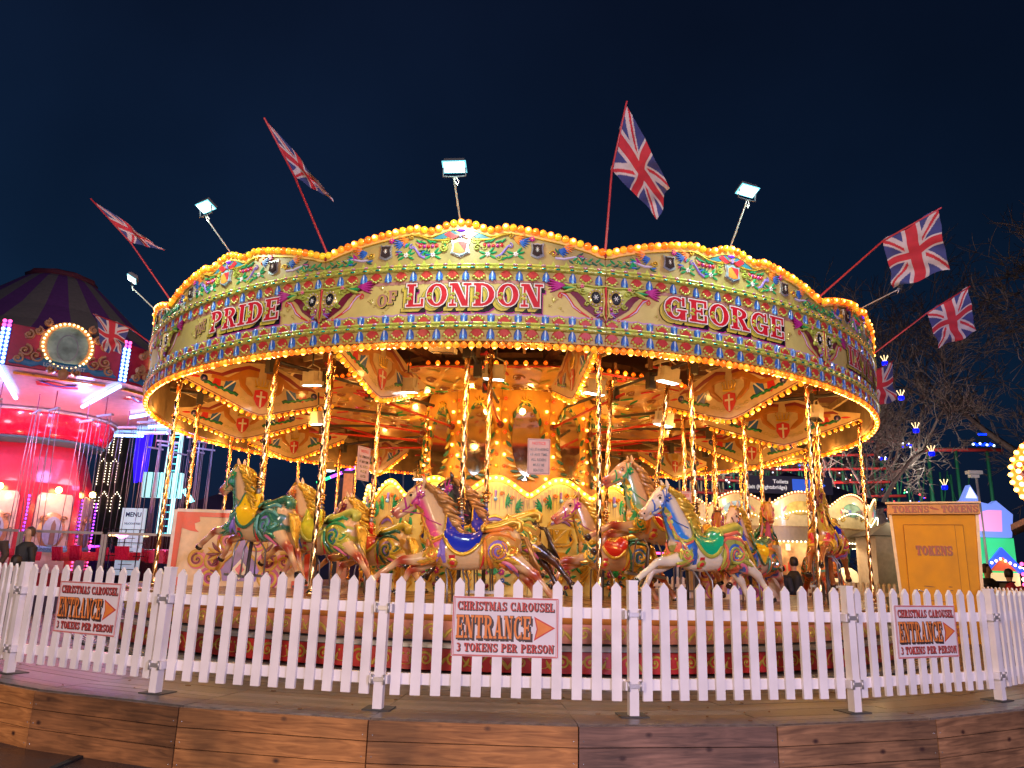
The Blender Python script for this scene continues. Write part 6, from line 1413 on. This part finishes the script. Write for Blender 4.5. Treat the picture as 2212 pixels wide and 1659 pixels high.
tree((20.5, 28, -.425), 21, (-.03, 0, 1), 33, 'bare tree farthest back between the coaster and the right edge', 1.1, 6)
lamp('tree_fill', 'SPOT', (15.5, 10.5, .5), 2500, (.80, .62, .58), .3, (20, 19, 7), 1.5)  # unseen spots added so the bare twigs show
lamp('tree_fill', 'SPOT', (19.5, 9, .5), 1700, (.72, .6, .68), .3, (22, 18, 9), 1.3)
# lanterns in the tree
for i, (x, z) in enumerate(((12.28, 8.03), (12.71, 6.87), (13.09, 5.8), (13.52, 5.06), (13.82, 3.99))):
    t = empty('crown_lantern', (x, 10, z), label=('highest crown lantern, beside the canopy edge', 'second crown lantern, above the half hidden flag tip', 'third crown lantern, in the middle of the tree twigs', 'fourth crown lantern, left of the horizontal red rail', 'lowest crown lantern, above the yellow booth')[i], cat='lantern', group='blue and gold crown lanterns in the trees'); m = MB()
    m.lathe([(.10, -.18), (.12, -.14), (.12, -.03), (.05, .0)], glow_mat('lantern_blue', (.0, .005, 1), 2), 8); m.build('blue_shade', t); m = MB()
    for j in range(6): a = j * pi / 3; m.tube([(.05 * cos(a), .05 * sin(a), .0), (.09 * cos(a), .09 * sin(a), .10), (.15 * cos(a), .15 * sin(a), .20)], .014, glow_mat('lantern_gold', (1, .72, .35), 2.2), 4); m.ball((.15 * cos(a), .15 * sin(a), .21), .022, glow_mat('lantern_gold', (1, .72, .35), 2.2), 5, 3)
    m.build('gold_crown', t); m = MB(); m.tube([(0, 0, .0), (.05, 0, .6)], .006, dark, 4); m.build('wire', t); t.scale = (.78,) * 3
for i, (x, y, z) in enumerate(((11.9, 10, 4.79), (12.76, 10, 5.25), (11.2, 13, 5.6), (15.2, 13, 3.2))):
    m = MB(); rs = random.Random(i)
    for j in range(7): m.ball((rs.uniform(-.18, .18), 0, rs.uniform(-.07, .07)), .03, glow_mat('lantern_blue', (.02, .03, 1), 3) if j % 3 else glow_mat('speck_white', (.8, .85, 1), 2), 5, 3)
    m.build('light_cluster', None, (x, y, z), label=('blue light cluster low among the coaster rails', 'blue light cluster between the crown lanterns', 'blue light cluster behind the canopy rim', 'violet light cluster near the lowest crown lantern')[i], cat='lights', group='small light clusters')
t = empty('light_star', (16.49, 12, 5.69), label='blue and white glowing spinning-top shaped light in the tree', cat='light'); m = MB(); [m.ball((-.36 + .06 * j, 0, .03 * sin(j * 2)), .045, glow_mat('star_blue', (.0, .03, 1), 3) if j % 4 else glow_mat('star_white', (.7, .9, 1), 3), 5, 3) for j in range(13)]; m.build('lower_disc', t); m = MB(); [m.ball((-.12 + .06 * j, 0, .36), .04, glow_mat('star_blue', (.0, .03, 1), 3), 5, 3) for j in range(5)]; m.build('upper_disc', t)
t = empty('camera_mast', (12.4, 6, -.425), label='thin grey mast with a white camera box above the yellow booth', cat='mast'); m = MB(); m.tube([(.05, 0, 0), (0, 0, 4.2)], .035, P('mast_grey', (.3, .3, .32), .5), 6); m.build('pole', t); m = MB(); m.box((-.05, 0, 4.28), (.36, .2, .09), P('camera_white', (.6, .6, .65), .5)); m.box((-.08, -.02, 4.18), (.22, .14, .08), P('camera_white', (.6, .6, .65), .5)); m.build('camera_box', t)

# tokens booth
BX = (7.56, -.45, -.425); t = empty('token_booth', BX, -.44, label='mustard yellow TOKENS booth with a door, standing behind the fence', cat='booth'); ye = P('booth_mustard', (.58, .27, .004), .7, scale=2.5, var=.14); tn = P('booth_tan', (.52, .25, .07), .6)
m = MB(); wb, wt, H_ = .72, .86, 2.60; m.add([(-wb, 0, 0), (wb, 0, 0), (wt - .04, 0, H_), (-wt + .04, 0, H_), (-wb, 1.4, 0), (wb, 1.4, 0), (wt - .04, 1.5, H_), (-wt + .04, 1.5, H_)], [(0, 1, 2, 3), (5, 4, 7, 6), (1, 5, 6, 2), (4, 0, 3, 7), (3, 2, 6, 7)], ye); m.build('wall', t)
m = MB(); m.box((0, -.05, H_ + .085), (1.80, .16, .17), tn); m.box((0, .7, H_ + .09), (1.76, 1.5, .17), tn); m.box((0, -.06, H_ + .20), (1.86, .22, .03), P('booth_cap', (.62, .42, .2), .4)); m.build('fascia', t)
m = MB(); 
for x, d in ((-.83, 1), (.83, -1)): m.add([(x * .86 - .03, -.03, 0), (x * .86 + .03, -.03, 0), (x + .03 - .02 * d, -.03, H_), (x - .03 - .02 * d, -.03, H_), (x * .86 - .03, .03, 0), (x * .86 + .03, .03, 0), (x + .03 - .02 * d, .03, H_), (x - .03 - .02 * d, .03, H_)], [(0, 1, 2, 3), (0, 4, 5, 1), (1, 5, 6, 2), (4, 0, 3, 7)], P('booth_cream_trim', (.72, .55, .32), .4))
m.build('corner_trim', t)
m = MB(); m.box((-.02, -.012, 1.22), (1.16, .03, 2.36), ye); d_ = m.build('door', t); m = MB(); f = lambda u, v, w=0: Vector((u, -.028 - w, v))
for pts in ([(-.60, .05), (-.60, 2.42)], [(.56, .05), (.56, 2.42)], [(-.60, 2.42), (.56, 2.42)], [(.40, .05), (.40, 2.42)]): m.strip(pts, .008, P('door_gap', (.18, .07, .01), .6), f, .0, .001)
for x, z, L_ in ((-.2, 1.36, .22), (.2, 1.36, .08), (.0, 1.12, .5), (.22, 1.30, .06)): m.leaf(x - L_ / 2, z, -.05, L_, .02, P('scuff', (.25, .11, .02), .6), f, .001, .001)
m.build('seams', d_); m = MB(); m.tube([(-.46, -.03, 1.30), (-.46, -.09, 1.30), (-.34, -.09, 1.27)], .012, silver, 6); m.build('handle', d_)
m = MB(); tkr = P('token_red', (.30, .03, .02), .4); tks = P('token_shadow', (.20, .09, .03), .5); f = lambda u, v, w=0: Vector((u, -.03 - w, v)); LT = [(tks, .03, .10, -.10), (tkr, 0, 0, 0)]
slab(m, 'TOKENS', 0, 1.90, .155, f, LT, fit=(-.40, .30)); slab(m, 'CHRISTMAS', 0, .74, .13, f, LT, fit=(-.40, .44)); slab(m, 'CAROUSEL', 0, .55, .13, f, LT, fit=(-.40, .44))
f = lambda u, v, w=0: Vector((u, -.132 - w, v)); slab(m, 'TOKENS', 0, H_ + .035, .115, f, LT, fit=(-.80, -.08)); slab(m, 'TOKENS', 0, H_ + .035, .115, f, LT, fit=(.17, .86)); m.leaf(-.05, H_ + .11, -.2, .18, .03, tkr, f, .001, .001); m.scroll(-.02, H_ + .11, .03, tkr, f, .012, 1, 0, 1, .001, .001, n=8); m.build('lettering', t)
t.scale = (.80, .9, 1)
lamp('booth_fill', 'SPOT', (5.6, -5.6, 3.2), 230, (1, .66, .28), .15, (7.6, -.6, 1.0), 1.1)  # unseen spot added to brighten the booth front

# bright sweet stall, counters
t = empty('sweet_stall', (12.4, 6.2, -.425), 0, label='bright green and blue stall shaped like a mountain with a little toy house', cat='stall'); m = MB(); f = lambda u, v, w=0: Vector((u, -w, v))
m.box((0, .35, 1.3), (1.9, .6, 2.6), glow_mat('stall_green_lit', (.05, .75, .25), .55)); m.build('front', t); m = MB()  # stall faces, toy house and sunflower emit light put into their colours
m.poly([(-.80, 2.6), (.75, 2.6), (.85, 3.2), (.45, 3.55), (.30, 3.45), (.05, 3.5), (-.20, 3.95), (-.42, 3.55), (-.7, 3.45), (-.85, 3.1)], glow_mat('mountain_blue', (.18, .30, .95), .7), f, .0, .2)
m.poly([(-.45, 2.75), (.5, 2.75), (.55, 3.3), (.2, 3.3), (-.2, 3.2)], glow_mat('mountain_pink', (.9, .35, .75), .7), f, .2, .02); m.poly([(-.20, 3.9), (-.35, 3.6), (-.05, 3.6)], glow_mat('snow_white', (.8, .85, 1), .9), f, .2, .02); m.build('mountain_top', t)
m = MB(); m.poly([(-.1, 1.75), (.45, 2.35), (1.0, 1.75), (.85, 1.70), (.45, 2.12), (.02, 1.70)], glow_mat('toy_roof_blue', (.05, .12, .9), .8), f, .10, .1); m.poly([(.05, 1.75), (.45, 2.12), (.85, 1.75)], glow_mat('toy_gable_red', (.8, .12, .05), .6), f, .08, .06); m.poly([(.02, .9), (.9, .9), (.9, 1.7), (.02, 1.7)], glow_mat('toy_wall_yellow', (.95, .65, .3), .8), f, .05, .03); m.poly([(.3, 1.1), (.7, 1.1), (.7, 1.5), (.3, 1.5)], glow_mat('toy_window', (.4, .55, .9), .6), f, .085, .02); m.build('toy_house', t)
m = MB(); [m.leaf(-.15, 1.05, a * pi / 4, .24, .14, glow_mat('sunflower_yellow', (1, .6, .02), .8), f, .12, .03, 0, 4) for a in range(8)]; m.disc(-.15, 1.05, .09, P('sunflower_heart', (.1, .04, .01), .6), f, .15, .03, 10); m.strip([(-.12, .9), (-.05, .5)], .04, green, f, .1, .02); m.build('sunflower', t)
m = MB(); [m.ball((.95, -.15, .9 + .13 * j), .05, (ledp, glow_mat('bulb_cream', (1, .92, .6), 5))[j % 2], 6, 4) for j in range(9)]; [m.ball((-.1 + .12 * j, -.2, 2.05 - .05 * abs(j - 4)), .035, warmb, 6, 4) for j in range(9)]; m.build('lamps', t)
lamp('sweet_glow', 'POINT', (12.0, 5.0, 2.2), 30, (.9, .9, .7), .1)
def counter(loc, w, h, lb):
    t = empty('serving_counter', loc, label=lb, cat='counter'); m = MB(); m.box((0, 0, h / 2), (w, .5, h), P('counter_grey_tan', (.28, .24, .18), .5)); m.build('base', t); m = MB(); m.box((0, 0, h + .02), (w + .1, .6, .04), dark); m.build('top', t)
counter((10.75, 3.2, -.425), .55, 1.45, 'small grey serving counter between the two people on the right')
t = empty('picnic_bench', (11.4, 3.6, -.425), label='brown wooden bench behind the person in the red coat', cat='bench'); m = MB(); m.box((0, 0, .9), (1.0, .4, .05), woodbr); m.build('seat', t)
for x in (-.4, -.1, .2, .45): m = MB(); m.box((x, 0, .45), (.07, .35, .88), woodbr); m.build('leg', t)
hut('plain_kiosk', (10.6, 7.4, -.425), 1.3, 1.2, 2.6, P('kiosk_pale', (.45, .36, .28), .6), P('kiosk_roof_brown', (.08, .05, .04), .6), 'pale kiosk wall glimpsed between the booth and the sweet stall', glow_mat('kiosk_warm', (1, .75, .4), 3))
# lit stall at the right edge
t = empty('edge_stall', (10.02, -.9, -.425), -.6, label='stall at the right edge with a round bulb-lit sign over a shingle roof', cat='stall'); m = MB(); m.box((.15, .5, 1.2), (2.2, 1.4, 2.4), P('stall_tan_board', (.34, .22, .15), .6, scale=3)); m.build('wall', t)
m = MB(); m.add([(-1.15, -.45, 2.45), (.4, -.45, 3.25), (.4, 1.5, 3.25), (-1.15, 1.5, 2.45), (-1.15, -.45, 2.35), (.4, -.45, 3.13), (.4, 1.5, 3.13), (-1.15, 1.5, 2.35)], [(0, 1, 2, 3), (4, 7, 6, 5), (0, 4, 5, 1), (0, 3, 7, 4)], woodbr); m.build('roof', t)
m = MB(); f = lambda u, v, w=0: Vector((u, -.55 - w, v)); sgm = P('edge_sign_orange', (.55, .22, .05), .4); R1 = .85; m.disc(-.25 + .05, 3.30, R1, sgm, f, 0, .05, 28, .82, dome=False)
for j in range(6): m.leaf(-.75, 3.13, .6 + j * .32, .4, .09, dred, f, .05, .02)
m.scroll(-.9, 3.43, .14, gold, f, .05, 1.4, 0, 1, .05, .03); sgo = m.build('round_sign', t); m = MB()
for R_, o_ in ((R1, 0), (R1 * .86, .5)):
    for j in range(34): a = 2 * pi * (j + o_) / 34; m.ball(f(-.20 + R_ * cos(a), 3.30 + R_ * .86 * sin(a), .08), .042, BHOT if o_ == 0 else warmb, 6, 4)
m.build('sign_bulbs', sgo)
lamp('edge_sign_glow', 'POINT', (9.6, -1.7, 3.3), 22, (1, .55, .15), .1); lamp('edge_sign_glow', 'POINT', (10.4, -1.9, 2.6), 12, (1, .6, .35), .1)

# ================================================================== PEOPLE
def person(loc, rz, h, label, coat, trousers, hair, pose='stand', scarf=None):
    t = empty('person', loc, rz, label=label, cat='person'); k = h / 1.75; skin = P('skin', (.50, .28, .20), .5)
    lean = {'stand': 0, 'lean': .12, 'crouch': .25}[pose]; dz = {'stand': 0, 'lean': 0, 'crouch': -.35}[pose]
    def part(chains, mat, name, vox=.02):
        mb = MB()
        for pts in chains: mb.tube([Vector(p[:3]) for p in pts], [p[3] for p in pts], mat, 10, rr=[p[4] if len(p) > 4 else p[3] for p in pts], up=(0, 1, 0))
        me = remesh(mb, vox, 3, name); me.materials.append(mat); o = bpy.data.objects.new(name, me); COL.objects.link(o); o.parent = t; o.scale = (k,) * 3; return o
    hx = lean * 1.0; hz = 1.62 + dz
    arm = {'stand': [[(-.19, .0, 1.40), (-.25, .02, 1.14), (-.20, -.16, .98)], [(.19, 0, 1.40), (.25, .02, 1.14), (.20, -.16, .98)]], 'lean': [[(-.19, -.05, 1.40), (-.26, -.18, 1.18), (-.16, -.38, 1.20)], [(.19, -.05, 1.40), (.26, -.18, 1.18), (.16, -.38, 1.28)]], 'crouch': [[(-.19, -.1, 1.40), (-.25, -.25, 1.18), (-.12, -.42, 1.10)], [(.19, -.1, 1.4), (.26, -.2, 1.15), (.15, -.4, 1.08)]]}[pose]
    arm = [[(x, y, z + dz) for x, y, z in a_] for a_ in arm]
    legs = [[(s * .09, 0, .95 + dz, .10), (s * .10, -.04 if pose != 'crouch' else -.30, .52 + dz * .3, .075), (s * .10, .03, .10, .05), (s * .10, -.04, .045, .045), (s * .10, -.14, .04, .04)] for s in (-1, 1)]
    body = [[(0, -hx, hz - .13, .055, .05), (0, -hx, hz - .05, .06, .065), (0, -hx - .01, hz + .03, .075, .088), (0, -hx, hz + .10, .068, .085), (0, -hx, hz + .15, .03, .04)], [(0, -hx - .09, hz + .0, .018), (0, -hx - .105, hz - .01, .015)], [(0, -hx * .8, hz - .3, .13, .10), (0, -hx * .9, hz - .18, .06, .06), (0, -hx, hz - .08, .05, .05)], [(0, 0, .95 + dz, .13, .10), (0, -hx * .5, 1.15 + dz, .12, .09), (0, -hx * .8, 1.36 + dz, .14, .09)]]
    for s, a_ in zip((-1, 1), arm):
        w_ = Vector(a_[2]); d = (w_ - Vector(a_[1])).normalized(); body.append([(*a_[0], .05), (*a_[1], .042), (*a_[2], .028), (*(w_ + d * .05), .036, .022), (*(w_ + d * .09), .034, .018)])
        for q in range(4): b0 = w_ + d * .09 + Vector(((q - 1.5) * .018, 0, 0)); body.append([(*b0, .010), (*(b0 + d * .045), .009), (*(b0 + d * (.065 + .01 * (q in (1, 2))) + Vector((0, 0, -.02))), .007)])
        b0 = w_ + d * .04; body.append([(*b0, .013), (*(b0 + Vector((-s * .035, 0, 0)) + d * .02), .011), (*(b0 + Vector((-s * .045, 0, 0)) + d * .05), .008)])
    body += legs; part(body, skin, 'body', .014)
    part([[(0, 0, .82 + dz, .18, .14), (0, -hx * .3, 1.0 + dz, .165, .125), (0, -hx * .7, 1.25 + dz, .19, .13), (0, -hx * .85, 1.40 + dz, .20, .115), (0, -hx, 1.50 + dz, .09, .08)]] + [[(*a_[0], .075), (*a_[1], .062), (*Vector(a_[1]).lerp(Vector(a_[2]), .9), .048)] for a_ in arm], coat, 'coat')
    part([[(p[0], p[1], p[2], p[3] + .018) for p in l[:3]] for l in legs], trousers, 'trousers'); part([[(p[0], p[1], p[2], p[3] + .012) for p in l[2:]] for l in legs], black, 'shoes')
    part([[(0, -hx + .03, hz - .02, .06, .085), (0, -hx + .03, hz + .05, .085, .095), (0, -hx + .015, hz + .12, .08, .09), (0, -hx, hz + .17, .04, .05)]], hair, 'hair')
    f_ = MB(); [f_.ball((s * .028, -hx - .082, hz + .035), .009, black, 6, 4) for s in (-1, 1)]; f_.tube([(-.022, -hx - .083, hz - .045), (0, -hx - .09, hz - .048), (.022, -hx - .083, hz - .045)], .005, dred, 5); o = f_.build('face', t); o.scale = (k,) * 3
    return t
ck = P('coat_black', (.015, .015, .02), .7); cr2 = P('coat_red', (.55, .03, .06), .6); jn = P('jeans_dark', (.02, .025, .05), .7); hd = P('hair_dark', (.015, .01, .01), .5)
person((10.17, 2.4, -.425), .9, 1.80, 'person in a long black coat standing beside the yellow booth', ck, jn, P('hair_brown', (.06, .03, .02), .5))
person((10.95, 2.9, -.425), 2.6, 1.72, 'person in a red coat with dark curly hair facing the sweet stall', cr2, ck, hd, 'lean')
person((5.95, 3.0, -.425), 2.9, 1.78, 'person in a dark coat standing behind the chestnut horse', P('coat_navy', (.02, .025, .05), .7), ck, hd)
person((6.4, 3.3, -.425), 3.4, 1.85, 'second dark-coated person beside the bar counter, nearest the chestnut horse', ck, ck, hd)
person((-8.35, -.5, -.425), -1.9, 1.78, 'person with short black hair bending behind the left fence', ck, jn, hd, 'crouch')
person((-9.15, -.3, -.1), .5, 1.72, 'person with dark hair at the left edge behind the glass barrier', P('coat_brown_dark', (.05, .03, .03), .7), jn, hd)
person((-8.75, 0.1, -.15), -.6, 1.66, 'shorter person with brown hair at the left edge', ck, jn, P('hair_brown', (.06, .03, .02), .5))
